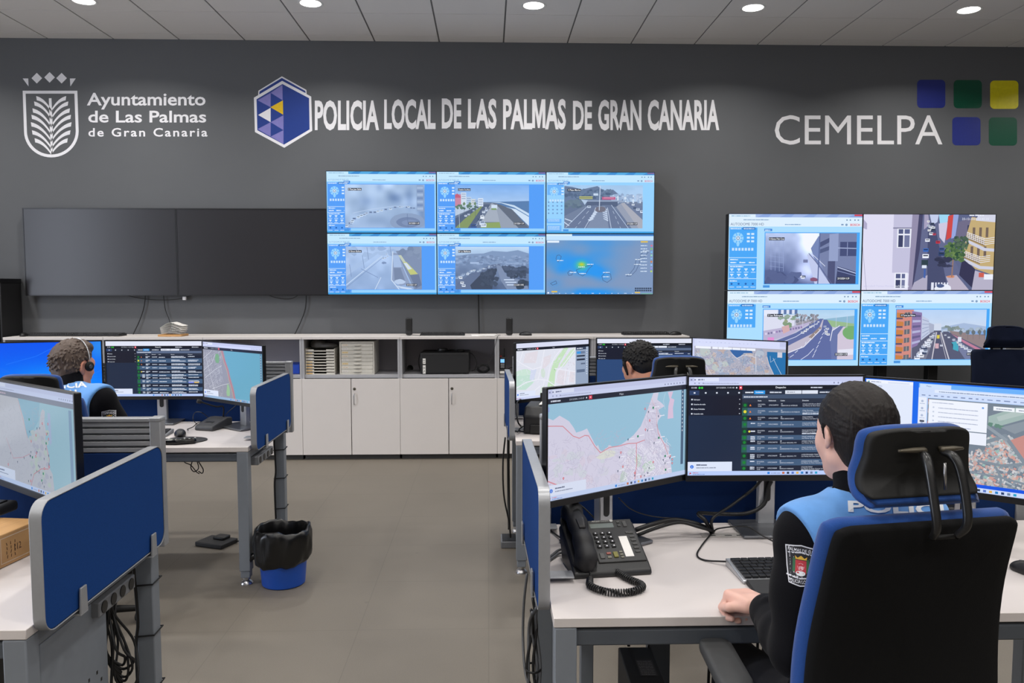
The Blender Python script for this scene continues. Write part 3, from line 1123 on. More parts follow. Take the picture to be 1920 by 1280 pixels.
    if bright:
        cv.rect(0, 546, cv.w, 562, (60, 160, 226))


def browser(cv, W, page=None):
    cv.rect(0, 0, W, 1080, (206, 214, 246))
    cv.rect(0, 0, W, 46, (196, 202, 236))
    cv.rect(60, 8, 330, 46, (222, 228, 250))
    cv.words(110, 34, 60, 14, (110, 116, 150))
    cv.words(150, 74, 400, 10, (170, 176, 206), .3)
    for i in range(3):
        cv.rect(20 + i * 40, 22, 38 + i * 40, 36, (120, 126, 160))
        cv.rect(60 + i * 46, 60, 74 + i * 46, 74, (150, 156, 190))
    for i in range(7):
        cv.rect(W - 330 + i * 46, 58, W - 316 + i * 46, 74, (130, 136, 168))


def taskbar(cv, W, c=(196, 212, 246)):
    cv.rect(0, 1034, W, 1080, c)
    cols = [(40, 130, 226), (210, 224, 250), (200, 110, 70), (50, 60, 80), (90, 120, 200), (226, 180, 90), (40, 130, 200), (36, 60, 110), (110, 130, 160), (40, 160, 200)]
    for i in range(10):
        u = W * .46 + i * 52
        if i == 1:
            cv.words(u - 10, 1066, 100, 12, (150, 166, 206))
        else:
            cv.rect(u + (60 if i > 1 else 0), 1046, u + 26 + (60 if i > 1 else 0), 1070, cols[i])
    cv.poly([(16, 1070), (30, 1044), (44, 1060)], (206, 70, 80))
    cv.words(60, 1056, 60, 8, (206, 120, 140))
    cv.words(60, 1072, 130, 8, (110, 140, 200))


def toast(cv):
    cv.rect(0, 930, 490, 1034, (222, 230, 250))
    cv.disc(48, 985, 20, (60, 120, 226))
    cv.text('i', 45, 995, 20, WHITE, 'b')
    cv.words(96, 972, 120, 15, (96, 104, 130), .2)
    cv.words(96, 1002, 220, 12, (150, 158, 180), .3)


def appbar(cv, W, title, y0=90, h=52):
    cv.rect(0, y0, W, y0 + h, (22, 26, 40))
    cv.text(title, W / 2, y0 + h * .68, h * .36, (206, 212, 226), 'r', None, 0, .5)
    cv.words(40, y0 + h * .66, 120, h * .34, (206, 212, 226), .25)
    cv.text('23/12/2024, 11:41:47', 270, y0 + h * .66, h * .3, (196, 204, 220), 'r', 190)
    cv.disc(490, y0 + h * .5, h * .16, (226, 230, 240), 8)
    cv.rect(520, y0 + h * .15, 562, y0 + h * .85, (226, 52, 76))
    cv.rect(533, y0 + h * .4, 549, y0 + h * .55, WHITE)


def streets(cv, poly, n, w, c, ang, seed, jag=.5):
    """Many short street lines inside a box (x0, y0, x1, y1)."""
    rg = random.Random(seed)
    x0, y0, x1, y1 = poly
    for i in range(n):
        x, y = rg.uniform(x0, x1), rg.uniform(y0, y1)
        a = rg.choice(ang) + rg.uniform(-jag, jag)
        L = rg.uniform(20, 120)
        pts = [(x, y)]
        for k in range(3):
            x += L / 3 * math.cos(a)
            y += L / 3 * math.sin(a)
            a += rg.uniform(-jag, jag)
            pts.append((x, y))
        cv.hold = i % 8 != 0
        cv.line(pts, w, c)
    cv.hold = False


def pin(cv, x, y, k, kind):
    if kind == 'r':
        cv.disc(x, y, k, (206, 52, 64), 10)
        cv.disc(x, y, k * .5, (240, 210, 214), 8)
        cv.poly([(x - k * .5, y + k * .7), (x + k * .5, y + k * .7), (x, y + k * 1.8)], (206, 52, 64))
    elif kind == 'g':
        cv.rect(x - k, y - k, x + k, y + k, (24, 130, 84))
    else:
        cv.poly([(x - k * .6, y - k), (x + k * .6, y - k), (x + k * .4, y + k * .4), (x, y + k * 1.4), (x - k * .4, y + k * .4)], (38, 56, 84))


def coast_map(cv, dim=1.0):
    W = 1920
    sea, land = (150, 196, 220), (216, 212, 232)
    cv.tint = ((150, 152, 170), .13)
    browser(cv, W)
    cv.rect(0, 142, W, 1034, sea)
    coast = [(0, 270), (70, 300), (150, 262), (220, 300), (270, 330), (330, 400), (360, 450), (440, 440), (500, 424), (560, 520), (610, 600), (660, 650), (720, 690), (800, 660), (960, 640), (1060, 600), (1140, 560), (1240, 480), (1330, 330), (1380, 230), (1420, 145), (1500, 145), (1480, 220), (1560, 270), (1590, 300), (1500, 330), (1520, 380), (1550, 400), (1500, 440), (1480, 500), (1520, 560), (1560, 640), (1640, 740), (1690, 860), (1720, 1034), (0, 1034)]
    cv.poly(coast, land)
    cv.clip = (0, 142, W, 1034)
    rg = cv.rg
    for i in range(60):
        cv.blob(rg.uniform(40, 1650), rg.uniform(640, 1000), rg.uniform(20, 70), rg.uniform(15, 50), rg.choice([(212, 212, 226), (218, 208, 226), (210, 208, 228), (210, 214, 224), (216, 208, 224)]))
    cv.blob(1360, 930, 90, 60, (190, 214, 196))
    cv.blob(1210, 840, 50, 70, (196, 216, 202))
    cv.blob(760, 720, 120, 40, (222, 224, 214))
    cv.blob(1000, 990, 60, 60, (192, 206, 200))
    streets(cv, (20, 480, 1000, 1020), 230, 2.5, (186, 180, 204), (.3, 1.2, 2.2), 3, .8)
    streets(cv, (1000, 640, 1640, 1020), 330, 3.5, (240, 238, 250), (.5, 1.0, 2.1, 2.6), 4, .2)
    streets(cv, (1000, 680, 1640, 1020), 200, 2.5, (176, 172, 198), (.5, 1.0, 2.1), 5, .3)
    streets(cv, (1290, 230, 1480, 660), 120, 3, (190, 184, 206), (.2, 1.5, 1.0), 6, .2)
    red = (216, 140, 150)
    cv.line([(0, 350), (110, 360), (190, 370), (320, 480), (400, 510), (470, 490), (520, 500), (600, 610), (680, 690), (800, 650), (940, 650), (1060, 640), (1180, 650), (1300, 630)], 9, red)
    cv.line([(0, 880), (110, 930), (230, 980), (330, 1034)], 12, red)
    cv.line([(1180, 650), (1180, 760), (1190, 860), (1160, 1030)], 9, (214, 130, 140))
    cv.line([(1480, 480), (1500, 580), (1600, 720), (1660, 850)], 8, (206, 140, 150))
    cv.line([(1390, 200), (1470, 330), (1480, 480)], 5, (224, 186, 190))
    cv.poly([(1640, 150), (1720, 150), (1690, 220), (1740, 240), (1720, 330), (1730, 440), (1640, 440), (1650, 300), (1670, 240)], (222, 196, 222))
    cv.line([(1600, 160), (1570, 240), (1600, 330)], 4, (206, 226, 236))
    for x, y, k in ((1300, 300, 'r'), (1370, 430, 'r'), (1310, 520, 'r'), (200, 880, 'r'), (960, 720, 'r'), (990, 870, 'r'), (1160, 960, 'r'), (1430, 880, 'r'), (1690, 850, 'r'), (1720, 890, 'r'), (1720, 930, 'r'), (1250, 1010, 'r'),
                    (1420, 300, 'g'), (1200, 580, 'g'), (1510, 630, 'g'), (1610, 840, 'g'), (1620, 990, 'g'),
                    (1350, 340, 'b'), (1500, 400, 'b'), (1060, 600, 'b'), (1340, 535, 'b'), (1440, 680, 'b'), (940, 770, 'b'), (920, 910, 'b'), (1160, 990, 'b'), (1370, 940, 'b'), (1350, 990, 'b'), (1610, 920, 'b'), (1680, 870, 'b'), (1300, 1010, 'b'), (1580, 880, 'b')):
        pin(cv, x, y, 11, k)
        if k != 'r':
            cv.words(x + 20, y, 70, 11, (240, 240, 252), .2)
    cv.clip = None
    cv.rect(1850, 142, 1890, 960, (70, 96, 124))
    for i in range(11):
        cv.rect(1864, 160 + i * 42, 1876, 176 + i * 42, (214, 224, 236))
    cv.rect(0, 170, 26, 216, (150, 170, 226))
    appbar(cv, W, 'Mapa')
    taskbar(cv, W)
    toast(cv)


def coast_map_far(cv):
    """The wider map on the left-hand desk display."""
    W = 1920
    cv.tint = ((96, 116, 136), .26)
    browser(cv, W)
    cv.rect(0, 142, W, 1034, (150, 190, 204))
    cv.poly([(0, 142), (640, 142), (700, 240), (760, 330), (820, 520), (900, 560), (960, 470), (1120, 400), (1180, 240), (1220, 200), (1270, 220), (1250, 330), (1280, 420), (1250, 520), (1320, 640), (1290, 760), (1390, 840), (1420, 1034), (0, 1034)], (190, 190, 198))
    cv.poly([(640, 142), (1160, 142), (1120, 330), (1010, 420), (940, 470), (880, 540), (820, 500), (760, 330), (700, 240)], (132, 178, 198))
    cv.poly([(1330, 230), (1390, 230), (1400, 520), (1360, 560), (1330, 420)], (166, 180, 210))
    cv.clip = (0, 142, W, 1034)
    streets(cv, (20, 200, 1250, 1020), 260, 3, (172, 172, 184), (.3, 1.2, 2.2), 8, .8)
    for i in range(34):
        x, y = cv.rg.uniform(900, 1330), cv.rg.uniform(420, 1000)
        cv.blob(x, y, 40, 30, cv.rg.choice([(182, 192, 190), (176, 176, 190), (186, 198, 186)]))
    cv.line([(640, 160), (700, 260), (780, 420), (840, 540)], 7, (206, 150, 150))
    cv.line([(880, 1030), (960, 900), (1140, 820), (1300, 800), (1330, 700), (1270, 560)], 8, (200, 120, 130))
    cv.line([(300, 600), (460, 800), (700, 760), (880, 700)], 5, (200, 130, 140))
    for i in range(34):
        pin(cv, cv.rg.uniform(880, 1350), cv.rg.uniform(330, 1000), 12, cv.rg.choice(['b', 'g', 'r', 'b']))
    for i in range(7):
        pin(cv, cv.rg.uniform(300, 900), cv.rg.uniform(500, 1000), 12, cv.rg.choice(['b', 'r']))
    cv.clip = None
    cv.rect(1790, 160, 1850, 960, (120, 150, 180))
    cv.rect(0, 90, W, 142, (120, 124, 140))
    cv.words(40, 124, 300, 18, (190, 170, 186), .4)
    taskbar(cv, W)
    toast(cv)


def beach_map(cv):
    W = 1920
    browser(cv, W)
    cv.rect(0, 142, W, 1034, (104, 168, 196))
    cv.poly([(0, 142), (700, 142), (760, 330), (850, 480), (900, 620), (1000, 820), (1060, 1034), (0, 1034)], (148, 150, 166))
    cv.clip = (0, 142, W, 1034)
    streets(cv, (0, 150, 640, 1030), 300, 5, (186, 188, 202), (1.2, 2.7), 13, .12)
    for pts in ([(0, 330), (240, 200), (300, 150)], [(0, 560), (300, 400), (420, 220)], [(60, 700), (400, 520), (620, 430)], [(300, 900), (640, 800), (840, 760)], [(100, 300), (260, 700), (420, 1030)]):
        cv.line(pts, 9, (206, 208, 220))
    cv.blob(480, 300, 70, 90, (120, 168, 130))
    cv.blob(820, 900, 60, 120, (150, 190, 150))
    cv.line([(640, 150), (720, 330), (820, 500), (880, 680), (980, 900), (1020, 1034)], 22, (206, 112, 122))
    cv.line([(600, 150), (690, 360), (790, 520), (850, 700), (940, 900), (980, 1034)], 7, (214, 180, 120))
    cv.clip = None
    cv.rect(1840, 142, 1885, 960, (96, 130, 160))
    for i in range(11):
        cv.rect(1854, 190 + i * 46, 1868, 206 + i * 46, (206, 220, 232))
    appbar(cv, W, 'Mapa')
    taskbar(cv, W, (150, 180, 214))
    toast(cv)


def street_map(cv):
    W = 1920
    cv.tint = ((222, 226, 238), .3)
    browser(cv, W)
    cv.rect(0, 0, W, 90, (216, 220, 246))
    cv.rect(0, 142, W, 1034, (224, 226, 238))
    cv.clip = (0, 142, 1560, 1034)
    cv.blob(180, 700, 260, 190, (184, 224, 200), 14, .15)
    cv.blob(190, 560, 180, 60, (196, 230, 206), 12, .2)
    cv.poly([(380, 500), (520, 520), (440, 760), (340, 700)], (206, 214, 240))
    for p in ([(240, 200), (560, 160), (500, 400), (180, 380)], [(1100, 560), (1340, 620), (1260, 900), (1030, 820)], [(1400, 620), (1540, 640), (1520, 860), (1360, 830)], [(700, 300), (900, 250), (860, 420), (660, 560)]):
        cv.poly(p, (226, 216, 224))
    cv.poly([(1240, 142), (1360, 142), (1130, 420), (1010, 620), (980, 900), (920, 960), (800, 880), (880, 600), (960, 400)], (186, 226, 170))
    cv.poly([(1130, 480), (1420, 200), (1520, 160), (1540, 230), (1250, 500), (1160, 540)], (196, 230, 182))
    cv.poly([(640, 900), (720, 850), (700, 1034), (600, 1034)], (196, 228, 190))
    cv.blob(680, 600, 60, 110, (204, 224, 206))
    for i in range(46):
        x, y = cv.rg.uniform(1050, 1540), cv.rg.uniform(250, 1000)
        M = cv.rg.uniform(18, 40)
        cv.poly([(x, y), (x + M, y + M * .3), (x + M * .7, y + M * 1.1), (x - M * .3, y + M * .8)], cv.rg.choice([(212, 210, 222), (222, 212, 220)]))
    wline = (240, 240, 250)
    for pts in ([(0, 860), (240, 760), (560, 720), (800, 760), (1000, 880), (1560, 980)], [(560, 720), (640, 480), (720, 142)], [(800, 760), (860, 500), (1000, 300), (1180, 142)], [(1000, 880), (1050, 600), (1200, 500), (1560, 160)],
                [(0, 300), (160, 400), (420, 520), (640, 480)], [(1000, 540), (1560, 640)], [(1290, 560), (1240, 900)], [(1400, 620), (1340, 960)], [(180, 142), (60, 420)], [(720, 760), (640, 1030)], [(300, 1034), (600, 860)]):
        cv.line(pts, 20, wline)
    streets(cv, (20, 150, 1540, 1020), 120, 5, wline, (.4, 1.2, 2.4), 21, .4)
    cv.clip = None
    cv.tint = None
    pin(cv, 990, 560, 10, 'b')
    cv.rect(1560, 142, W, 1034, (150, 166, 192))
    cv.rect(1560, 142, 1850, 196, (60, 70, 94))
    cv.words(1590, 180, 170, 20, (220, 226, 240))
    cv.rect(1590, 230, 1700, 280, (60, 150, 226))
    cv.rect(1700, 230, 1820, 280, (110, 126, 156))
    cv.rect(1590, 310, 1820, 340, (40, 48, 66))
    cv.rect(1590, 380, 1820, 416, (44, 52, 72))
    for i in range(5):
        cv.rect(1710 + i * 24, 470, 1728 + i * 24, 500, (70, 82, 110))
    cv.rect(1590, 600, 1820, 660, (96, 112, 140))
    for i in range(12):
        cv.disc(1875, 170 + i * 48, 12, (226, 232, 244))
    appbar(cv, W, 'Mapa')
    taskbar(cv, W, (206, 214, 246))
    toast(cv)


ROWS = [("CALLE LUIS DE LA CRUZ, 21", "Las Palmas de Gran Canaria Las Palmas"), ("Calle Dorotea", "Las Palmas de Gran Canaria Las Palmas"), ("CALLE AMIENTO", "Las Palmas de Gran Canaria Las Palmas"), ("CALLE JUAN REJON, 44", "Las Palmas de Gran Canaria Las Palmas"),
        ("CALLE ALCALDE DIAZ SAAVEDRA", "NAVARRO Las Palmas"), ("CALLE VALENCIA, 1", "Las Palmas de Gran Canaria Las Palmas"), ("AVENIDA PARQUE CENTRAL", "Las Palmas de Gran Canaria Las Palmas"), ("CALLE CALZADA LATERAL DEL NORTE, 3", "Las Palmas de Gran Canaria Las Palmas"),
        ("LUGAR EXPLANADA TOMAS QUEVEDO", "Las Palmas de Gran Canaria Las Palmas"), ("AVENIDA RAFAEL CABRERA", "Las Palmas de Gran Canaria Las Palmas"), ("CALLE BALTASAR", "Las Palmas de Gran Canaria Las Palmas")]
CODES = ["OBRAS EN EL INTERIOR", "OBJETOS EN LA VIA PUBLICA", "PERRO ABANDONADO", "OCUPACION DE VIA", "ESTACIONAMIENTOS", "ESTACIONAMIENTOS", "Conducir SEGURO, ITV", "DESPRENDIMIENTOS en fachada", "Conducir SEGURO, ITV", "VEHICULO AVERIADO", "VEHICULO AVERIADO"]


def incident_table(cv, real=True, bright=1.0):
    W = 1920
    browser(cv, W)
    if not real:
        cv.rect(0, 0, W, 90, (226, 230, 246))
    navy, dark = (30, 42, 66), (18, 22, 34)
    if not real and bright > 1:
        navy = (44, 72, 118)
    x0 = 590
    cv.rect(0, 90, W, 1034, navy)
    cv.rect(0, 90, W, 142, dark)
    cv.text('Despacho', 1010, 124, 20, (226, 230, 240), 'b', None, 0, .5)
    cv.text('S1100', 30, 124, 17, (210, 216, 230), 'b', 60)
    cv.disc(118, 117, 12, (40, 206, 60))
    cv.disc(146, 117, 12, (60, 200, 60))
    cv.text('23/12/2024, 11:41:48', 300, 124, 16, (210, 216, 230), 'r', 200)
    cv.rect(554, 98, 586, 136, (226, 52, 76))
    cv.rect(562, 110, 578, 122, WHITE)
    cv.disc(525, 117, 9, (226, 230, 240), 8)
    for u in (1340, 1660):
        cv.words(u, 124, 130, 15, (200, 206, 222), .3)
    cv.rect(0, 142, x0, 200, (26, 32, 48))
    cv.rect(10, 146, 116, 196, (44, 62, 100))
    for i in range(5):
        cv.rect(56 + i * 122, 164, 74 + i * 122, 180, (220, 226, 240))
    cv.rect(0, 200, x0, 420, (24, 26, 42))
    for i, t in enumerate(('Subgrupos', 'Usuarios de radio', 'Zonas Policiales', 'Comandos radio')):
        cv.rect(30, 236 + i * 52, 46, 252 + i * 52, (220, 226, 240))
        cv.text(t, 56, 252 + i * 52, 14, (220, 226, 240), 'b', 14 * len(t) * .55)
        cv.rect(556, 240 + i * 52, 566, 248 + i * 52, (220, 226, 240))
    cv.rect(x0, 142, W, 192, (36, 46, 66))
    cv.words(620, 176, 90, 15, (226, 230, 240), .25)
    cv.rect(718, 148, 838, 188, (40, 150, 230))
    cv.text('Incidentes', 735, 174, 15, WHITE, 'b', 84)
    cv.words(890, 176, 130, 15, (210, 216, 230), .25)
    cv.rect(1060, 148, 1240, 186, (222, 228, 242))
    cv.rect(1246, 148, 1420, 186, (222, 228, 242))
    cv.words(1080, 172, 90, 10, (140, 146, 160))
    cv.words(1440, 176, 170, 15, (210, 216, 230), .25)
    cv.rect(x0, 192, W, 250, (66, 82, 108) if real else (92, 108, 138))
    cv.words(606, 224, 260, 14, (220, 226, 240), .25)
    cv.rect(x0, 236, W, 280, (40, 48, 66))
    for u, t in ((760, 'Fecha'), (880, 'Referencia'), (1010, 'Codigo'), (1250, 'Direccion'), (1580, 'Descripcion')):
        cv.text(t, u, 266, 13, (220, 226, 240), 'b', 13 * len(t) * .62)
    hs = [58, 84, 62, 72, 84, 54, 50, 86, 76, 70, 60]
    y = 280
    lite, drk = (66, 92, 124), (28, 36, 56)
    if not real and bright > 1:
        lite, drk = (76, 110, 162), (40, 56, 92)
    for i, h in enumerate(hs):
        cv.rect(x0, y, W, y + h, lite if i % 2 else drk)
        m = y + h / 2
        cv.rect(x0, y, x0 + 60, y + h, (40, 92, 84) if i % 2 else (26, 56, 52))
        cv.disc(x0 + 32, m, 17, (226, 214, 60) if i == 1 else (24, 128, 52))
        if i < 3:
            cv.poly([(x0 + 78, m + 10), (x0 + 102, m + 10), (x0 + 90, m - 12)], (230, 130, 60))
        elif i == 4:
            cv.disc(x0 + 84, m, 12, (240, 226, 90), 10)
            cv.words(x0 + 98, m + 4, 50, 14, (220, 226, 240), .2)
        else:
            for k in range(1 + i % 3):
                cv.words(x0 + 98, m - 6 + k * 18, 50, 13, (210, 218, 234), .2)
        col = (214, 222, 238)
        tt = cv.text if real else None
        for u, t, hh in ((760, '23/12/2024,', 13), (760, '11:%02d' % (40 - i), 13)):
            pass
        if real:
            cv.text('23/12/2024,', 762, m - 2, 13, col, 'r', 84)
            cv.text('%d:%02d' % (10 + (i * 7) % 2, (38 - 3 * i) % 60), 762, m + 18, 13, col, 'r', 40)
            cv.text('LPGC%d' % (240918 - 31 * i), 884, m + 6, 13, col, 'r', 104)
            cv.text(str(10 + (i * 13) % 60), 1016, m - 8, 12, col, 'b')
            cv.text(CODES[i], 1016, m + 12, 13, col, 'r', min(210, len(CODES[i]) * 9.2))
            cv.text(ROWS[i][0], 1256, m - 5, 13, col, 'r', len(ROWS[i][0]) * 9)
            cv.text(ROWS[i][1], 1256, m + 14, 13, col, 'r', min(300, len(ROWS[i][1]) * 8.4))
            if i in (1, 4, 10):
                cv.words(1256, m + 32, 200, 12, col, .25)
        else:
            cv.words(762, m - 2, 80, 13, col, .2)
            cv.words(762, m + 18, 44, 13, col, .2)
            cv.words(884, m + 6, 100, 13, col, .15)
            cv.words(1016, m + 12, cv.rg.uniform(120, 210), 14, col, .25)
            cv.words(1256, m - 3, cv.rg.uniform(120, 260), 14, col, .25)
            cv.words(1256, m + 16, 280, 14, col, .25)
        for k in range(1 + (h > 60)):
            cv.words(1580, m - 2 + k * 19, cv.rg.uniform(120, 300), 13, col, .25)
        if i == 7:
            cv.rect(1580, m + 12, 1680, m + 36, (120, 130, 230))
            cv.rect(1690, m + 12, 1780, m + 36, (214, 176, 90))
        cv.words(1850, m + 6, 44, 13, col, .2)
        y += h
    cv.rect(x0, y, W, y + 34, (70, 80, 104))
    cv.text('Pag. 1 de 1', x0 + 12, y + 24, 15, (220, 226, 240), 'b')
    taskbar(cv, W, (186, 206, 250))
    cv.layer += 2
    toast(cv)


def roofs(cv, x0, y0, x1, y1, n, seed, cols, ang=.5, size=(14, 46)):
    rg = random.Random(seed)
    for i in range(n):
        x, y = rg.uniform(x0, x1), rg.uniform(y0, y1)
        a = ang + rg.choice((0, PI / 2)) + rg.uniform(-.15, .15)
        L, B = rg.uniform(*size), rg.uniform(size[0], size[1] * .6)
        ux, uy = math.cos(a), math.sin(a)
        cv.hold = i % 4 != 0
        cv.poly([(x, y), (x + ux * L, y + uy * L), (x + ux * L - uy * B, y + uy * L + ux * B), (x - uy * B, y + ux * B)], rg.choice(cols))
    cv.hold = False


def browser_satellite(cv):
    W = 1920
    cv.rect(0, 0, W, 1080, (24, 106, 236))
    cv.rect(10, 40, 475, 1000, (226, 234, 252))
    cv.rect(10, 10, 475, 46, (240, 244, 255))
    cv.rect(230, 24, 440, 42, (220, 228, 246))
    cv.rect(30, 26, 44, 40, (60, 160, 170))
    cv.words(60, 38, 100, 10, (150, 160, 190))
    cv.words(50, 80, 130, 10, (170, 178, 206), 1.5)
    cv.rect(530, 14, W, 1000, (176, 206, 250))
    cv.rect(530, 14, W, 60, (110, 178, 250))
    cv.rect(540, 20, 830, 62, (206, 226, 255))
    cv.text('Mapa', 600, 48, 15, (110, 130, 170), 'r')
    cv.rect(530, 60, W, 160, (206, 222, 252))
    cv.rect(680, 72, 1880, 104, (226, 236, 254))
    cv.words(720, 96, 900, 11, (140, 156, 190), .3)
    cv.words(560, 142, 1330, 12, (130, 146, 186), 2.5)
    cv.rect(530, 160, 610, 1000, (232, 238, 252))
    for i in range(4):
        cv.disc(568, 200 + i * 75, 12, (176, 188, 216))
        cv.words(544, 230 + i * 75, 50, 7, (170, 182, 210), .2)
    cv.rect(548, 400, 592, 420, (70, 76, 92))
    bx0, by0 = 620, 165
    cv.rect(bx0, by0, W, 1000, (120, 132, 146))
    cv.clip = (bx0, by0, W, 1000)
    cv.tint = ((186, 194, 206), .34)
    tc = [(214, 142, 124), (206, 128, 112), (196, 152, 142), (210, 206, 206), (186, 190, 192), (222, 216, 214), (170, 182, 186), (150, 160, 166), (226, 172, 152), (140, 184, 170), (190, 176, 166), (120, 130, 140)]
    roofs(cv, bx0, 640, W, 1010, 1000, 5, tc, .35)
    roofs(cv, 1180, 480, 1420, 660, 160, 6, tc, .9)
    roofs(cv, 1500, 560, W, 760, 220, 8, tc, -.6)
    roofs(cv, bx0, 170, 660, 640, 40, 9, [(206, 110, 110), (180, 150, 150), (90, 110, 100)])
    cv.poly([(1170, 300), (1400, 190), (1640, 165), (1600, 240), (1240, 400), (1170, 380)], (150, 178, 166))
    cv.poly([(1240, 300), (1440, 200), (1560, 180), (1500, 240), (1260, 340)], (176, 196, 186))
    cv.poly([(1440, 200), (W, 165), (W, 250), (1700, 260), (1560, 240)], (84, 118, 100))
    roofs(cv, 1500, 170, 1900, 240, 60, 10, [(60, 100, 76), (84, 120, 96), (104, 130, 110)], .2, (16, 40))
    roofs(cv, 1190, 350, 1300, 400, 14, 12, [(60, 110, 84)], .2, (16, 40))
    cv.poly([(1280, 400), (1660, 240), (1760, 250), (1400, 450)], (116, 128, 138))
    cv.poly([(1360, 520), (1700, 330), (1850, 560), (1480, 740)], (206, 116, 100))
    cv.poly([(1480, 560), (1640, 470), (1700, 590), (1540, 670)], (214, 214, 214))
    cv.poly([(1610, 430), (1650, 400), (1760, 580), (1710, 600)], (150, 160, 162))
    cv.poly([(1690, 400), (1760, 350), (1880, 540), (1820, 570)], (222, 220, 220))
    road = (104, 118, 130)
    cv.line([(1160, 560), (1320, 480), (1500, 740), (W, 1000)], 36, road)
    cv.line([(1100, 760), (1300, 780), (1480, 740), (1700, 640), (W, 560)], 26, road)
    cv.line([(1240, 780), (1300, 900), (1300, 1000)], 22, road)
    cv.line([(1000, 880), (1300, 900), (1760, 980)], 20, road)
    cv.line([(1740, 860), (1760, 1000)], 18, road)
    cv.line([(1160, 400), (1330, 520)], 30, (126, 138, 148))
    cv.clip = None
    cv.tint = None
    cv.rect(630, 175, 1160, 470, (240, 244, 255))
    cv.rect(630, 480, 1160, 600, (236, 240, 252))
    for i in range(4):
        cv.disc(675, 255 + i * 46, 9, (200, 208, 226))
        cv.words(720, 262 + i * 46, 360, 9, (176, 184, 206), .25)
    cv.words(780, 450, 240, 9, (160, 170, 200), .25)
    cv.words(660, 210, 200, 9, (180, 188, 210), .25)
    cv.disc(1120, 222, 10, (110, 160, 230))
    cv.words(650, 512, 100, 11, (150, 158, 180), .25)
    cv.disc(660, 560, 13, (206, 76, 96))
    cv.words(710, 560, 270, 9, (170, 178, 200), .25)
    for u, w_ in ((1210, 180), (1400, 130), (1560, 150), (1740, 160)):
        cv.rect(u, 196, u + w_, 236, (244, 248, 255))
        cv.words(u + 24, 222, w_ - 44, 9, (130, 140, 160), .25)
    taskbar(cv, W, (206, 220, 252))
    cv.rect(0, 1000, W, 1034, (24, 86, 226))


def satellite_city(cv):
    W = 1920
    cv.rect(0, 0, W, 1080, (206, 212, 244))
    cv.rect(0, 0, W, 90, (196, 202, 236))
    cv.rect(60, 8, 1800, 200, (214, 220, 250))
    cv.words(160, 70, 1200, 8, (160, 170, 206), 7)
    cv.words(100, 130, 700, 8, (170, 178, 210), 9)
    cv.rect(70, 140, W, 1034, (174, 174, 190))
    cv.clip = (70, 140, W, 1034)
    h = [(176, 174, 196), (190, 172, 168), (164, 172, 196), (198, 184, 180), (154, 166, 190), (180, 190, 206), (186, 196, 196)]
    for i in range(90):
        cv.blob(cv.rg.uniform(70, 1640), cv.rg.uniform(230, 1034), cv.rg.uniform(40, 120), cv.rg.uniform(30, 90), cv.rg.choice(h))
    roofs(cv, 100, 230, 1640, 1034, 700, 15, [(196, 188, 196), (206, 206, 220), (150, 156, 180), (206, 184, 172), (136, 146, 170)], .4, (8, 26))
    streets(cv, (120, 240, 1600, 1030), 90, 6, (118, 122, 150), (.6, 1.6, 2.6), 17, .8)
    cv.poly([(800, 180), (1260, 200), (1280, 240), (1100, 250), (1020, 330), (980, 350), (930, 330), (860, 260)], (52, 100, 164))
    cv.line([(860, 280), (960, 360), (1080, 300), (1240, 290), (1340, 330)], 14, (206, 206, 220))
    cv.line([(120, 300), (340, 560), (560, 900), (640, 1030)], 10, (214, 214, 226))
    cv.line([(1340, 250), (1350, 600)], 16, (206, 208, 220))
    cv.poly([(1560, 200), (W, 200), (W, 1034), (1830, 1034), (1780, 860), (1680, 600), (1600, 420), (1560, 300)], (36, 112, 172))
    cv.line([(1560, 300), (1600, 440), (1690, 620), (1790, 880), (1830, 1034)], 12, (206, 200, 206))
    cv.line([(1680, 320), (1740, 440), (1830, 600), (1880, 680)], 8, (196, 214, 230))
    cv.line([(1620, 280), (1630, 400), (1720, 330)], 6, (186, 206, 226))
    cv.clip = None
    cv.rect(1760, 200, 1850, 300, (206, 206, 220))
    for u, w_ in ((90, 330), (450, 120), (580, 90), (680, 180), (870, 160), (1040, 100), (1150, 180)):
        cv.rect(u, 152, u + w_, 196, (240, 244, 255))
    cv.layer += 2
    cv.rect(70, 100, 780, 150, (216, 222, 250))


def wallpaper_blue(cv):
    h, w_ = 40, 70
    yy, xx = np.mgrid[0:h, 0:w_] / np.array([h - 1, w_ - 1]).reshape(2, 1, 1)
    a = mix((0, 84, 240), (0, 120, 255), yy)
    a = a + (np.exp(-((xx - .55) / .4) ** 2 - ((yy - .75) / .3) ** 2)[..., None]) * np.array((10, 50, 10))
    a = a + (np.exp(-((xx - .98) / .12) ** 2 - ((yy - .05) / .3) ** 2)[..., None]) * np.array((40, 50, 0))
    cv.img(0, 0, 1920, 1080, np.clip(a, 0, 255))
    for k in range(5):
        cv.line([(0, 500 - k * 40), (700, 620 + k * 30), (1400, 420 + k * 80), (1920, 300 + k * 100)], 5, (20, 112, 250))
    cv.line([(300, 400), (800, 260), (1100, 100)], 6, (40, 130, 255))
    cv.line([(1500, 760), (1920, 560)], 6, (40, 130, 255))


SCREEN = None
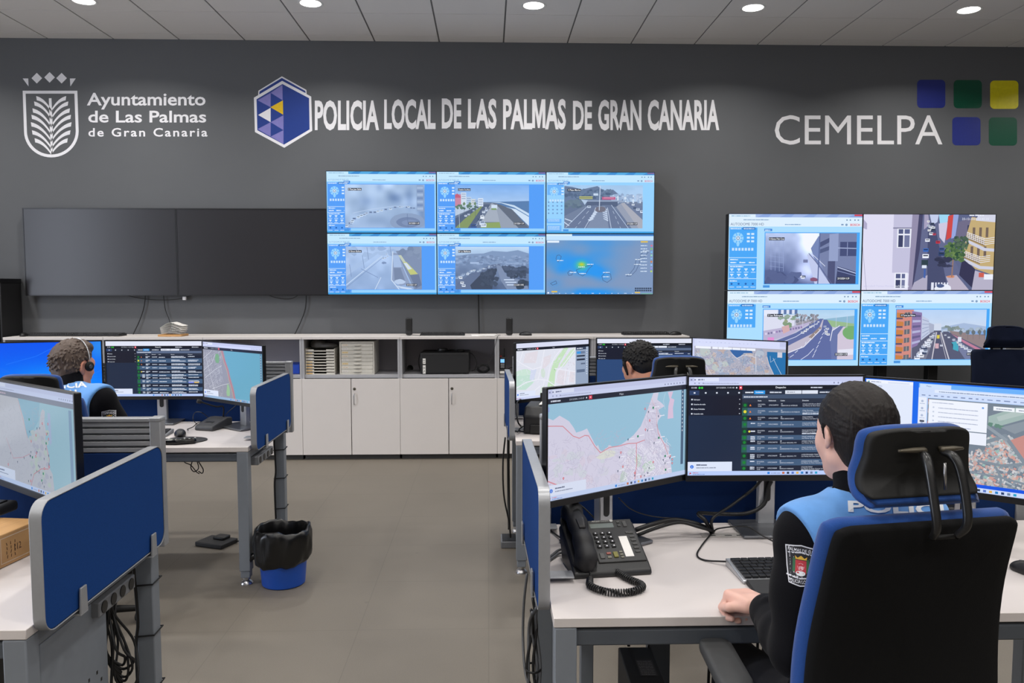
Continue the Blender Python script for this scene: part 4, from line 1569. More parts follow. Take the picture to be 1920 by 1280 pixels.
# ------------------------------------------------------------------ room shell
def floor_mat():
    m = mat('vinyl_floor', (112, 105, 95), 0.55, 0, 0.12, 260, 0.05)
    nt = m.node_tree
    b = nt.nodes['Principled BSDF']
    tc = nt.nodes['Texture Coordinate']
    n2 = nt.nodes.new('ShaderNodeTexNoise')
    n2.inputs['Scale'].default_value = 0.9
    n2.inputs['Detail'].default_value = 5
    rp = nt.nodes.new('ShaderNodeMapRange')
    rp.inputs[1].default_value = 0.3
    rp.inputs[2].default_value = 0.75
    rp.inputs[3].default_value = 0.86
    rp.inputs[4].default_value = 1.06
    nt.links.new(tc.outputs['Object'], n2.inputs['Vector'])
    nt.links.new(n2.outputs[0], rp.inputs[0])
    br = nt.nodes.new('ShaderNodeTexBrick')
    br.offset = 0
    br.inputs['Color1'].default_value = (1, 1, 1, 1)
    br.inputs['Color2'].default_value = (0.965, 0.965, 0.965, 1)
    br.inputs['Mortar'].default_value = (0.74, 0.74, 0.74, 1)
    br.inputs['Scale'].default_value = 1.0
    br.inputs['Mortar Size'].default_value = 0.0016
    br.inputs['Brick Width'].default_value = 0.6
    br.inputs['Row Height'].default_value = 0.6
    nt.links.new(tc.outputs['Object'], br.inputs['Vector'])
    sp = nt.nodes.new('ShaderNodeTexVoronoi')
    sp.inputs['Scale'].default_value = 3.2
    st = nt.nodes.new('ShaderNodeMapRange')
    st.inputs[1].default_value = 0.01
    st.inputs[2].default_value = 0.05
    st.inputs[3].default_value = 0.75
    st.inputs[4].default_value = 1.0
    nt.links.new(tc.outputs['Object'], sp.inputs['Vector'])
    nt.links.new(sp.outputs['Distance'], st.inputs[0])
    col = b.inputs['Base Color'].links[0].from_socket
    for s in (rp.outputs[0], br.outputs[0], st.outputs[0]):
        mx = nt.nodes.new('ShaderNodeMix')
        mx.data_type = 'RGBA'
        mx.blend_type = 'MULTIPLY'
        mx.inputs[0].default_value = 1
        nt.links.new(col, mx.inputs[6])
        nt.links.new(s, mx.inputs[7])
        col = mx.outputs[2]
    nt.links.new(col, b.inputs['Base Color'])
    return m


XL, XR, YB = -7.0, 8.0, -5.0
M_WALL = mat('dark_wall_paint', (96, 98, 101), 0.62, 0, 0.02, 3, 0, 0.35)
M_PALE = mat('pale_wall_paint', (196, 194, 190), 0.7, 0, 0.02, 3)
struct('floor', box(XL, XR, YB, WALL, -0.1, 0), floor_mat(), smooth=False)
struct('wall_back', box(XL, XR, WALL, WALL + 0.1, 0, CEIL + 0.2), M_WALL, smooth=False)
struct('wall_left', box(XL - 0.1, XL, YB, WALL, 0, CEIL + 0.2), M_PALE, smooth=False)
struct('wall_right', box(XR, XR + 0.1, YB, WALL, 0, CEIL + 0.2), M_WALL, smooth=False)
struct('wall_rear', box(XL, XR, YB - 0.1, YB, 0, CEIL + 0.2), M_PALE, smooth=False)
# suspended ceiling: 60 cm tiles on a slightly recessed darker grid, first cut row against the wall
M_TILE = mat('mineral_ceiling_tile', (236, 233, 230), 0.9, 0, 0.03, 220, 0.15)
M_GRID = mat('ceiling_grid_metal', (120, 119, 118), 0.6)
struct('ceiling', box(XL, XR, YB, WALL, CEIL + 0.006, CEIL + 0.1), M_GRID, smooth=False)
bm = BM()
x_0, y_0 = -4.65, 7.49
ys = [WALL] + [y_0 - 0.6 * k for k in range(21)]
xs = [x_0 + 0.6 * (k - 4) for k in range(25)]
for ya, yb in zip(ys[1:], ys[:-1]):
    for xa in xs:
        a, b = max(xa + 0.007, XL), min(xa + 0.593, XR)
        if b > a:
            bx(bm, a, b, max(ya + 0.0035, YB), yb - 0.0035, CEIL, CEIL + 0.007)
tl = struct('ceiling_tiles', bm, M_TILE, smooth=False)

M_GLOW = emis('lit_diffuser', (255, 250, 244), 9.0)
M_RING = mat('white_lamp_ring', (226, 226, 224), 0.4)
lamp0 = None
where = ['over the shield and palm sign', 'over the six-sided police badge', 'over the long white lettering', 'between the long lettering and the coloured squares', 'over the coloured squares']
for i in range(5):
    x, y = -3.225 + 1.8 * i, 6.67
    t = thing('ceiling_light', 'round lit recessed ceiling light ' + where[i], 'ceiling light', (x, y, CEIL), 0, 'recessed ceiling lights along the dark wall')
    obj('ring', lathe(BM(), [(0.083, 0.004), (0.086, -0.001), (0.098, -0.003), (0.104, 0.0), (0.104, 0.004)], 40), M_RING, t)
    obj('diffuser', lathe(BM(), [(0.084, 0.003), (0.082, -0.0015), (0.05, -0.003), (0.001, -0.0034)], 40), M_GLOW, t)
    l = area('lamp_light', (x, y, CEIL - 0.012), 0.17, LAMP_W * 1.5, (1.0, 0.97, 0.93), spread=LAMP_SPREAD)
area('lamp_light', (-5.025, 6.67, CEIL - 0.012), 0.17, LAMP_W * 1.5, (1.0, 0.97, 0.93), spread=LAMP_SPREAD)
area('lamp_light', (5.775, 6.67, CEIL - 0.012), 0.17, LAMP_W * 1.5, (1.0, 0.97, 0.93), spread=LAMP_SPREAD)

# ------------------------------------------------------------------ lettering and emblems stuck on the dark wall
VINYL = mat('white_vinyl', (244, 243, 246), 0.35, 0, 0.02, 8)


def wallsign(name, label, cat, draw, m, px, py, group=None):
    """One sticker: drawn in photo pixel units on the wall plane, 1 mm proud of the paint."""
    t = thing(name, label, cat, at(px, py, y=WALL - 0.0006), 0, group)
    return t


def decal(t, name, draw, m, parent=None):
    cv = CV(1920, 1280)
    draw(cv)
    o0 = t.location

    def fn(x, y):
        p = at(x, y, y=WALL - 0.0006)
        return (p.x - o0.x, 0.0, p.z - o0.z)
    return cv.build(name, 1, 1, m, t, 4e-5, fn)


def d_crown(cv):
    for x, y in ((69, 146.5), (93, 145), (115.5, 146.5)):
        cv.poly([(x - 10, y), (x, y - 10), (x + 10, y), (x, y + 10)], WHITE)
    cv.poly([(42.5, 147), (53, 147), (53.5, 162)], WHITE)
    cv.poly([(131, 147), (142, 147), (132, 162)], WHITE)


def d_shield(cv):
    def outline(e):
        p = [(42.5 + e, 170 + e), (145 - e, 170 + e)]
        cx, cy, rx, ry = 96, 246, 51 - e, 49 - e
        k = [(cx + rx * math.cos(a), cy + ry * math.sin(a)) for a in [PI * i / 24 for i in range(25)]]
        k = [(x + (1 - i / 24) * .5 - (i / 24) * 0, y) for i, (x, y) in enumerate(k)]
        return p + k
    a, b = outline(0), outline(5.5)
    n = len(a)
    for i in range(n):
        j = (i + 1) % n
        cv.hold = i > 0
        cv.poly([a[i], a[j], b[j], b[i]], WHITE)
    cv.hold = False


def d_palm(cv):
    cv.poly([(91.5, 184), (96.5, 184), (99, 240), (98.5, 286), (96.5, 290), (95, 286), (93.5, 240)], WHITE)
    tips = [(-27, 184, 30, 207), (-31, 194, 32, 221), (-34, 207, 33, 236), (-36, 219, 33, 250), (-37, 233, 32, 263), (-35, 248, 31, 276), (-30, 263, 27, 287)]
    for i, (dx, ty, w_, by) in enumerate(tips):
        for s in (1, -1):
            cx = 96
            up, lo = [], []
            for k in range(9):
                t = k / 8
                x = cx + s * (1 - t) * (-dx)
                y = ty + (by - ty) * (0.25 * t + 0.75 * t ** 2.2)
                th = 4.0 * (1 - .25 * t)
                nx, ny = (0.5, -0.85)
                up.append((x + s * -nx * -th * .6, y - th))
                lo.append((x, y + th))
            for k in range(8):
                cv.hold = True
                cv.poly([up[k], up[k + 1], lo[k + 1], lo[k]], WHITE)
    cv.hold = False


t = wallsign('council_emblem', 'large white shield with palm leaf and diamond crown on dark wall', 'emblem', None, VINYL, 94, 216)
decal(t, 'crown', d_crown, VINYL)
decal(t, 'shield_outline', d_shield, VINYL)
decal(t, 'palm', d_palm, VINYL)
t = wallsign('wall_lettering', 'three lines of white lettering reading Ayuntamiento de Las Palmas de Gran Canaria', 'lettering', None, VINYL, 275, 220)


def words_decal(t, string, x, y, h, st, w, track=0.0, m=VINYL):
    """One part per word."""
    adv = lambda s_: sum(GLY[(st, ch)][2] + track for ch in s_)
    k = w / ((adv(string) - track) * h)
    for wd in string.split(' '):
        decal(t, 'word', lambda c: c.text(wd, x, y, h, WHITE, st, (adv(wd) - track) * h * k, track), m)
        x += adv(wd + ' ') * h * k


words_decal(t, 'Ayuntamiento', 164, 197, 23, 'b', 222)
words_decal(t, 'de Las Palmas', 164.5, 229, 21.5, 'b', 223)
words_decal(t, 'de Gran Canaria', 165, 255.5, 15.5, 'b', 224, .16)

BADGE_B = mat('badge_blue_vinyl', (38, 66, 146), 0.3, 0, 0.03, 8)
BADGE_L = mat('badge_lilac_vinyl', (136, 132, 200), 0.3, 0, 0.05, 30)
BADGE_Y = mat('badge_yellow_vinyl', (238, 196, 38), 0.3)
t = wallsign('police_badge', 'blue six-sided badge with lilac, white and yellow triangles beside long lettering', 'badge', None, VINYL, 530, 210)
HX = [(529, 152), (583.5, 181), (585.5, 245), (533, 277), (478, 247.5), (476, 183)]
decal(t, 'white_border', lambda c: (c.poly([(528.5, 143), (574.5, 168.5), (575, 178), (484, 178), (484.5, 170)], WHITE), c.poly(HX, WHITE)), VINYL)
HI = [(529.5, 157.5), (579.5, 184), (580.5, 242.5), (532.5, 271), (482.5, 244), (481, 186)]
decal(t, 'blue_field', lambda c: (setattr(c, 'layer', 6), c.poly([(528.5, 146), (572.5, 170.5), (573, 174.5), (529, 151.5), (486, 177), (486.5, 171.5)], WHITE), c.poly(HI, WHITE)), BADGE_B)


X0, X1, X2 = 483, 507.5, 531.5
for p_ in ([(X1, 174), (529.5, 159), (530, 188)], [(X0, 188), (X1, 174), (X1, 201)], [(X1, 229), (X2, 216), (X2, 244)], [(X0, 242), (X1, 229), (X1, 256)], [(X2, 244), (X1, 256), (X2, 270)]):
    decal(t, 'lilac_triangle', lambda c: (setattr(c, 'layer', 12), c.poly(p_, WHITE)), BADGE_L)
decal(t, 'yellow_triangle', lambda c: (setattr(c, 'layer', 12), c.poly([(507, 201), (530.5, 188), (531, 215)], WHITE)), BADGE_Y)
decal(t, 'white_triangle', lambda c: (setattr(c, 'layer', 12), c.poly([(484, 215.5), (507.5, 202), (507.5, 229)], WHITE)), VINYL)
t = wallsign('wall_lettering', 'long row of white capitals reading POLICIA LOCAL DE LAS PALMAS DE GRAN CANARIA', 'lettering', None, VINYL, 968, 215)


for s, x0, x1, yb, h in (('POLICIA', 589, 709, 241.5, 46 + 7), ('LOCAL', 719, 816, 239.5, 53), ('DE', 827, 865, 238.5, 54), ('LAS', 876, 931, 238.5, 53), ('PALMAS', 942, 1061, 240, 54), ('DE', 1073, 1110, 241, 52), ('GRAN', 1121, 1204, 241.5, 54), ('CANARIA', 1214, 1347, 241.5, 54)):
    decal(t, 'word', lambda c: c.text(s, x0, yb, h, WHITE, 'h', x1 - x0), VINYL)
t = wallsign('wall_lettering', 'white lettering reading CEMELPA below the coloured squares', 'lettering', None, VINYL, 1608, 245)
decal(t, 'word', lambda c: c.text('CEMELPA', 1449, 270.5, 54, WHITE, 'r', 318), VINYL)
for nm, x, y, col, lab in (('blue', 1746, 176, (36, 48, 130), 'upper dark blue square with rounded corners in the wall logo'), ('green', 1814.5, 176.5, (0, 78, 56), 'upper dark green square between the blue and yellow squares'),
                           ('yellow', 1883, 177.5, (226, 214, 20), 'yellow square with rounded corners in the wall logo'), ('blue', 1812, 246, (36, 48, 130), 'lower dark blue square beside the last letter of CEMELPA'), ('green', 1880.5, 246.5, (0, 84, 60), 'lower dark green square under the yellow square')):
    t = wallsign('logo_square', lab, 'logo square', None, None, x, y, 'coloured squares of the wall logo')
    decal(t, 'square', lambda c: c.poly([(x + a, y + b) for a, b in rrect(53, 53, 8)], WHITE), mat('logo_' + nm, col, 0.4))

# ------------------------------------------------------------------ wall displays
SCR = attr_mat('lit_display', 1.0, 0.22)
BEZ = mat('black_bezel_plastic', (18, 18, 20), 0.35)
OFF = mat('dark_screen_glass', (38, 37, 41), 0.3, 0, 0.02, 5, 0, 0.5)
CASE = mat('black_case_plastic', (24, 24, 26), 0.5)


def tv(label, x, lw):
    t = thing('television', label, 'television', (x, 7.585, 1.887), 0, 'switched-off televisions')
    obj('housing', box(-.698, .698, 0.012, .05, -.404, .404), CASE, t, 0.004)
    bm = BM()
    a, b = rrect(1.398, .81, .004), rrect(1.38, .79, .002)
    loft(bm, [[(x_, 0.012, z_) for x_, z_ in a], [(x_, 0.0, z_) for x_, z_ in a], [(x_, 0.0, z_) for x_, z_ in b], [(x_, 0.004, z_) for x_, z_ in b]], False)
    obj('frame', bm, BEZ, t)
    obj('screen', box(-.692, .692, 0.003, 0.012, -.397, .397), OFF, t)
    return t


tv('big switched-off black television on the wall, further from lit video screens', -3.6, 0)
tv('big switched-off black television half tucked behind lit video screens', -2.2, 0)


def panel(name, label, w, h, cx, y, cz, fn, seed, group, depth=.09):
    t = thing(name, label, 'video wall screen', (cx, y, cz), 0, group)
    obj('housing', box(-w / 2 + .002, w / 2 - .002, 0.004, depth, -h / 2 + .002, h / 2 - .002), CASE, t, 0.002)
    bm = BM()
    a, b = rrect(w - .001, h - .001, .002, 2), rrect(w - .009, h - .009, .001, 2)
    loft(bm, [[(x_, 0.004, z_) for x_, z_ in a], [(x_, -0.003, z_) for x_, z_ in a], [(x_, -0.003, z_) for x_, z_ in b], [(x_, 0.004, z_) for x_, z_ in b]], False)
    obj('bezel', bm, BEZ, t)
    cv = CV(1000, 562, seed)
    fn(cv)
    cv.build('screen', w - .008, h - .008, SCR, t, 4e-6, None, 0.003)
    return t


G6 = 'six lit video wall screens in the middle of the wall'
PW, PH = 1.018, 0.571
six = [(0, 0, 'top row video screen showing a hazy roundabout, beside the dark televisions', lambda c: camera_ui(c, feed_roundabout, '5 Plaza Juan Belda', '23/12/2024 11:39', True, fill=.92)),
       (1, 0, 'top row video screen showing a seaside road with pink building', lambda c: camera_ui(c, feed_beach, '2 Semaforo Cruz Alonso', '23/12/2024 11:39', True, fill=.86)),
       (2, 0, 'top row video screen showing a bridge with buses over a motorway', lambda c: camera_ui(c, feed_bridge, '3 Plaza Marina', '23/12/2024 11:39', True, pale=True, fill=.92)),
       (0, 1, 'bottom row video screen showing a hazy avenue with yellow bus', lambda c: camera_ui(c, feed_avenue_haze, '6 Simon Bolivar', '23/12/2024 11:39', True, fill=.88)),
       (1, 1, 'bottom row video screen showing a dim highway between dark trees', lambda c: camera_ui(c, feed_dusk_highway, '8 La Ballena', '23-12-2024 11:39:53', True, fill=.86)),
       (2, 1, 'bottom row video screen showing a blue weather map of islands', weather_map)]
for i, j, lab, fn in six:
    panel('video_wall_screen', lab, PW, PH, -1.494 + PW * (i + .5), 7.52, 2.632 - PH * (j + .5), fn, 20 + i + 3 * j, G6)

RY = 7.12
RW_, RH = 1.214, 0.684
rx0 = at(1366, 399, y=RY).x
rz0 = at(1366, 400, y=RY).z
G4 = 'four lit video wall screens on a floor stand'
four = [(0, 0, 'upper video screen showing a hazy street between tall buildings', lambda c: camera_ui(c, feed_street_haze, '4 Alonso Polo Cruz', '23/12/2024 11:39', False, title='AUTODOME 7000 HD')),
        (1, 0, 'upper video screen filled by a city street with parked cars', None),
        (0, 1, 'lower video screen showing a curving seaside highway', lambda c: camera_ui(c, feed_curve_highway, '2 Las Rehoyas', '23/12/2024 11:39', False, title='AUTODOME IP 7000 HD', panel_h=.38)),
        (1, 1, 'lower video screen showing an avenue lined by orange buildings', lambda c: camera_ui(c, feed_avenue, '10 Torre Las Palmas', '23/12/2024 11:39', False, title='AUTODOME 7000 HD'))]


def full_street(c):
    f = Sub(c, 0, 0, 1000, 562)
    feed_city_street(f)
    c.text('23-12-2024 11:41:15', 745, 40, 15, (236, 240, 255), 'r', 205)
    c.words(800, 10, 110, 10, (236, 240, 255))
    c.text('e0e1a0c0 Tomas Morales', 20, 540, 16, (206, 206, 236), 'r', 230)
    c.text('ochomeno', 258, 540, 16, (240, 244, 255), 'r', 104)


for i, j, lab, fn in four:
    panel('video_wall_screen', lab, RW_, RH, rx0 + RW_ * (i + .5), RY, rz0 - RH * (j + .5), fn or full_street, 40 + i + 2 * j, G4)
t = thing('video_wall_stand', 'black floor stand with two posts carrying the four lit screens', 'stand', (rx0 + RW_, RY + .2, 0))
POST = mat('black_powder_coat', (20, 20, 22), 0.55)
for nm, x in (('post', at(1650, 690, y=RY + .2).x - rx0 - RW_), ('post', at(1745, 690, y=RY + .2).x - rx0 - RW_)):
    obj(nm, box(x - .045, x + .045, -.04, .04, .03, 2.15), POST, t, 0.004)
obj('base', box(-.8, .9, -.3, .35, 0, .03), POST, t, 0.004)
bm = BM()
for z in (1.2, 1.9):
    bx(bm, -1.05, 1.05, -.11, -.04, z - .03, z + .03)
obj('mounting_rail', bm, POST, t, 0.003)

# cables that hang from the wall displays down to the cabinets
CABLE = mat('black_cable_rubber', (16, 16, 17), 0.5)
GCABLE = mat('grey_cable_rubber', (92, 94, 98), 0.5)


def cable(label, pts, r=0.004, m=None, name='cable', group=None, cat='cable', sm=6, n=6):
    p0 = Vector(pts[0])
    bm = tube(BM(), [Vector(p) - p0 for p in pts], r, n, sm)
    o = obj(name, bm, m or CABLE, None, 0, True, loc=p0)
    return tag(o, label, cat, group)


WC = 'black cables hanging below the wall displays'
q = lambda px, py, y=WALL - .03: at(px, py, y=y)
cable('black cable slanting down from the further dark television to keyboards', [q(273, 548), q(270, 575), q(262, 600), q(249, 628, 7.63)], .0045, group=WC)
cable('thin black cable from dark television dropping behind the paper stack', [q(306, 548), q(310, 580), q(318, 602), q(323, 628, 7.63)], .0035, group=WC)
cable('black cable looping flat under the two dark televisions', [q(232, 552, 7.62), q(262, 559), q(290, 562), q(330, 561), q(365, 552, 7.62)], .0035, group=WC)
cable('short black cable sagging under the television edge near the lit screens', [q(500, 552, 7.62), q(522, 559), q(545, 560), q(563, 551, 7.62)], .0035, group=WC)
cable('black cable from the television beside lit screens bending down to cabinets', [q(574, 550), q(573, 575), q(566, 598), q(552, 628, 7.63)], .0045, group=WC)
cable('straight black cable pair hanging between the two small speakers', [q(897, 550), q(897.5, 580), q(898.5, 628, 7.63)], .006, group=WC)
tag(obj('cable_clip', box(-.016, .016, -.012, .012, -.016, .016), VINYL, None, .003, loc=q(346, 559, 7.628)), 'tiny white plug hanging under the seam between the dark televisions', 'plug')

# ------------------------------------------------------------------ black rack beside the cabinets
t = thing('equipment_rack', 'tall black equipment rack at the end of the low cabinets', 'rack', (-4.75, 7.49, 0))
obj('body', box(-.37, .37, -.15, .17, 0.05, 1.63), CASE, t, .006)
obj('top_cap', box(-.375, .375, -.19, .17, 1.6, 1.64), BEZ, t, .004)
obj('door', box(-.35, .35, -.17, -.15, .08, 1.58), BEZ, t, .003)
obj('plinth', box(-.35, .35, -.14, .16, 0, .05), BEZ, t, .003)

# ------------------------------------------------------------------ low cabinets along the wall
LAM = mat('white_laminate', (218, 212, 208), 0.42, 0, 0.012, 6, 0, 0.45)
CARC = mat('grey_cabinet_board', (168, 168, 172), 0.5, 0, 0.02, 6)
INNER = mat('grey_lilac_back_board', (150, 146, 152), 0.6, 0, 0.02, 6)
PLIN = mat('dark_plinth', (70, 68, 66), 0.6)
CHROME = mat('brushed_steel', (190, 190, 192), 0.3, 1.0, 0.03, 60)
LOCK = mat('dark_lock_metal', (104, 100, 90), 0.4, 0.8)
CW, CD, CT = 0.878, 0.44, 1.118
CX0, CY = -4.31, 7.22


def cabinet(label):
    t = thing('storage_cabinet', label, 'cabinet', (0, CY, 0), 0, 'low white cabinets along the dark wall')
    h = CW / 2
    bm = BM()
    bx(bm, -h + .001, -h + .02, .004, CD, .045, 1.094)
    bx(bm, h - .02, h - .001, .004, CD, .045, 1.094)
    bx(bm, -h + .02, h - .02, .018, CD, .742, .771)
    bx(bm, -h + .02, h - .02, .03, CD, .045, .065)
    obj('carcass', bm, CARC, t, .001)
    obj('back_board', box(-h + .02, h - .02, CD - .012, CD, .066, 1.094), INNER, t)
    obj('top', box(-h + .001, h - .001, 0, CD, 1.094, CT), LAM, t, .0015)
    obj('plinth', box(-h + .01, h - .01, .03, CD, 0, .045), PLIN, t)
    for s in (-1, 1):
        d = obj('door', box(-h / 2 + .003, h / 2 - .0015, -.018, 0, .048, .738), LAM, t, .001, loc=(s * h / 2 + .001 * s, 0, 0))
        if s > 0:
            bm = BM()
            tube(bm, [(-h / 2 + .028, -.019, .51), (-h / 2 + .028, -.04, .515), (-h / 2 + .028, -.04, .60), (-h / 2 + .028, -.019, .605)], .004, 8, 4)
            obj('handle', bm, CHROME, d, 0, True)
            obj('lock', lathe(BM(), [(.012, 0), (.013, .003), (.009, .005), (.001, .005)], 20), LOCK, d, loc=(-h / 2 + .03, -.018, .648), rot=(R(90), 0, 0))
    return t


cab_lab = ['low white cabinet at the far end beside the black rack', 'low white cabinet behind the man with headset', 'low white cabinet behind the seaside map monitor', 'low white cabinet holding the two drawer organizers',
           'low white cabinet holding the black computer lying flat', 'low white cabinet holding the handheld radio', 'low white cabinet at the end near the four-screen video wall']
cab0 = None
for i in range(7):
    c = cabinet(cab_lab[i]) if i == 0 else twin(cab0, cab_lab[i])
    cab0 = cab0 or c
    c.location = (CX0 + CW * (i + .5), CY, 0)
ZS = 0.771
# ------------------------------------------------------------------ desks, screens, dividers
ALU = mat('grey_aluminium', (158, 160, 164), 0.38, 0.35, 0.03, 60)
STEEL = mat('grey_blue_painted_steel', (122, 128, 136), 0.5, 0.1, 0.03, 30)
BEAM = mat('dark_grey_beam', (84, 90, 98), 0.5, 0.1, 0.03, 30)
FAB = mat('blue_screen_fabric', (22, 64, 128), 0.9, 0, 0.12, 500, 0.15, 0.15)
FABD = mat('dark_blue_divider_fabric', (20, 46, 94), 0.9, 0, 0.12, 500, 0.15, 0.15)
SILVER = mat('silver_stand_plastic', (190, 192, 196), 0.32, 0.6, 0.02, 60)
SATIN = mat('dark_silver_plate', (116, 118, 122), 0.28, 0.7, 0.03, 60)


def desk(label, x0, x1, y0, y1):
    t = thing('office_desk', label, 'desk', ((x0 + x1) / 2, y0, 0), 0, 'white desks with grey steel legs')
    h, d = (x1 - x0) / 2, y1 - y0
    obj('worktop', box(-h, h, 0, d, .715, .74), mat('white_desk_laminate', (208, 201, 198), .42, 0, .012, 6, 0, .45), t, .002)
    f = obj('front_beam', box(-h + .055, h - .055, .012, .052, .66, .705), BEAM, t, .006)
    obj('rear_beam', box(-h + .055, h - .055, d - .06, d - .02, .66, .705), BEAM, t, .006)
    for s in (-1, 1):
        obj('side_beam', box(s * (h - .028) - .02, s * (h - .028) + .02, .06, d - .06, .67, .712), STEEL, t, .004)
        for y in (.03, d - .035):
            l = obj('leg', box(-.029, .029, -.029, .029, .075, .714), STEEL, t, .004, loc=(s * (h - .031), y, 0))
            obj('foot', lathe(BM(), [(.022, .075), (.022, .03), (.014, .03), (.014, .022), (.026, .016), (.033, .006), (.033, 0), (.001, 0)], 24), CHROME, l)
            obj('sleeve', box(-.024, .024, -.024, .024, .038, .075), STEEL, l, .003)
    return t


def side_screen(label, x, ya, yb, xb=None, out=1, bracket=True):
    """Blue panel clamped to a desk side; out = +1 when its outer face looks to +x."""
    ang = math.atan2((xb if xb is not None else x) - x, yb - ya)
    t = thing('desk_side_screen', label, 'desk screen', (x, ya, .712), -ang, 'blue fabric screens clamped to desk sides')
    L, H = yb - ya, .337
    ol = rrect(L, H, .045, 6, (L / 2, H / 2))
    il = rrect(L - .007, H - .007, .042, 6, (L / 2, H / 2))
    prism_ = prism(BM(), il, -.013, .013, 'x')
    obj('fabric_panel', prism_, FAB, t, .002)
    bm = BM()
    loft(bm, [[(sx, a, b) for a, b in o_] for sx, o_ in ((-.014, il), (-.0165, ol), (.0165, ol), (.014, il))], False)
    obj('edge_trim', bm, ALU, t, .002)
    for y in (.24 * L, .86 * L):
        bm = BM()
        for s in (-1, 1):
            prism(bm, [(y - .02, -.012), (y + .02, -.012), (y + .017, .06), (y - .015, .06)], s * .0165, s * .0225, 'x')
        bx(bm, -.0225, .0225, y - .02, y + .02, -.016, -.010)
        if bracket:
            bx(bm, -out * .0165 if out < 0 else -.10, .10 if out < 0 else -.0165, y - .025, y + .03, .041, .046) if False else bx(bm, min(-out * .02, -out * .10), max(-out * .02, -out * .10), y - .025, y + .03, .0405, .0455)
        obj('clamp', bm, ALU, t, .002)
    return t


def divider(label, x0, x1, y, z0=.69, top=1.12):
    t = thing('desk_divider', label, 'divider', ((x0 + x1) / 2, y, 0), 0, 'dark blue dividers with slatted top strip')
    h = (x1 - x0) / 2
    zl = top - .125
    obj('fabric_panel', box(-h + .03, h - .03, -.016, .016, z0, zl), FABD, t, .003)
    bm = BM()
    n = 5
    p = (top - .012 - zl) / n
    for k in range(n):
        z = zl + .004 + k * p
        prism(bm, [(-.014, z), (.010, z), (.014, z + p * .62), (-.014, z + p * .66)], -h + .03, h - .03, 'x')
    bx(bm, -h + .03, h - .03, .002, .008, zl, top - .012)
    obj('slats', bm, ALU, t, .001)
    obj('top_rail', box(-h + .03, h - .03, -.02, .02, top - .014, top), ALU, t, .003)
    for s in (-1, 1):
        l = obj('end_post', box(s * (h - .02) - .02, s * (h - .02) + .02, -.022, .022, .66, top - .004), ALU, t, .004)
        obj('post_cap', box(s * (h - .02) - .021, s * (h - .02) + .021, -.024, .024, top - .014, top + .003), ALU, l, .005)
    return t


def monitor(label, cx, cy, ang, ztop, fn, seed, zdesk=.742, base_y=.02):
    """27-inch display. (cx, cy): middle of the screen face in plan; ang: turn about z; ztop: top of the lit area."""
    W, H = .597, .336
    t = thing('computer_monitor', label, 'monitor', (cx, cy, zdesk), ang, 'desk monitors')
    zc = ztop - H / 2 - zdesk
    bm = BM()
    prism(bm, rrect(W + .013, H + .026, .004, 3, (0, zc - .007)), .004, .022, 'y')
    prism(bm, rrect(W * .82, H * .8, .02, 4, (0, zc - .01)), .022, .044, 'y')
    obj('housing', bm, BEZ, t, .002)
    a, b = rrect(W + .014, H + .027, .004, 3, (0, zc - .0067)), rrect(W + .001, H + .001, .001, 3, (0, zc))
    bm = BM()
    loft(bm, [[(x_, 0.006, z_) for x_, z_ in a], [(x_, -0.001, z_) for x_, z_ in a], [(x_, -0.001, z_) for x_, z_ in b], [(x_, 0.004, z_) for x_, z_ in b]], False)
    obj('bezel', bm, BEZ, t)
    cv = CV(1920, 1080, seed)
    fn(cv)
    s = cv.build('screen', W, H, SCR, t, 2.5e-6, None, 0.0035)
    s.location = (0, 0, zc)
    bm = BM()
    prism(bm, rrect(.058, zc + .02, .012, 4, (0, (zc + .02) / 2)), .068, .098, 'y')
    n = obj('stand_neck', bm, SILVER, t, .004)
    obj('cable_slot', prism(BM(), rrect(.024, .085, .011, 5, (0, .13)), .066, .0685, 'y'), CASE, n)
    obj('mount', box(-.045, .045, .044, .075, zc - .06, zc + .04), SILVER, t, .004)
    prism_ = prism(BM(), rrect(.25, .19, .008, 4, (0, base_y)), 0, .010, 'z')
    obj('stand_base', prism_, SATIN, t, .003)
    return t


# --- desk near the woman (D), the one beyond it (C), the two on the other side of the aisle (A near, B far)
desk('white desk where the woman in light blue vest sits', .165, 1.965, 1.975, 2.775)
desk('white desk where the dark-haired man bends forward', .150, 1.950, 4.285, 5.085)
desk('white desk where the man with headset sits', -3.055, -1.255, 4.165, 4.965)
desk('white desk with the wooden file box, cut off by the picture edge', -2.937, -1.137, 1.945, 2.745)
side_screen('blue screen clamped to the desk of the woman', .147, 2.06, 2.80, .134, -1)
side_screen('small blue screen on the desk of the dark-haired man', .132, 4.40, 5.10, .119, -1)
side_screen('blue screen clamped to the desk of the man with headset', -1.229, 4.185, 4.925, None, 1)
side_screen('large blue screen clamped to the desk with the wooden box', -1.118, 1.97, 2.71, None, 1)
divider('divider behind the monitors of the woman, partly hidden', .185, 1.965, 2.835)
divider('divider behind the monitors of the dark-haired man', .158, 1.95, 5.14)
divider('divider behind the microphone and monitors of the man with headset', -3.055, -1.228, 5.03, .69, 1.105)
divider('divider with bright slats behind the map monitor and wooden box', -2.937, -1.147, 2.83)
fx = at(1882, 648, y=5.97).x
divider('divider with slatted top at the right edge beyond the chair headrest', fx, fx + 1.7, 5.97)

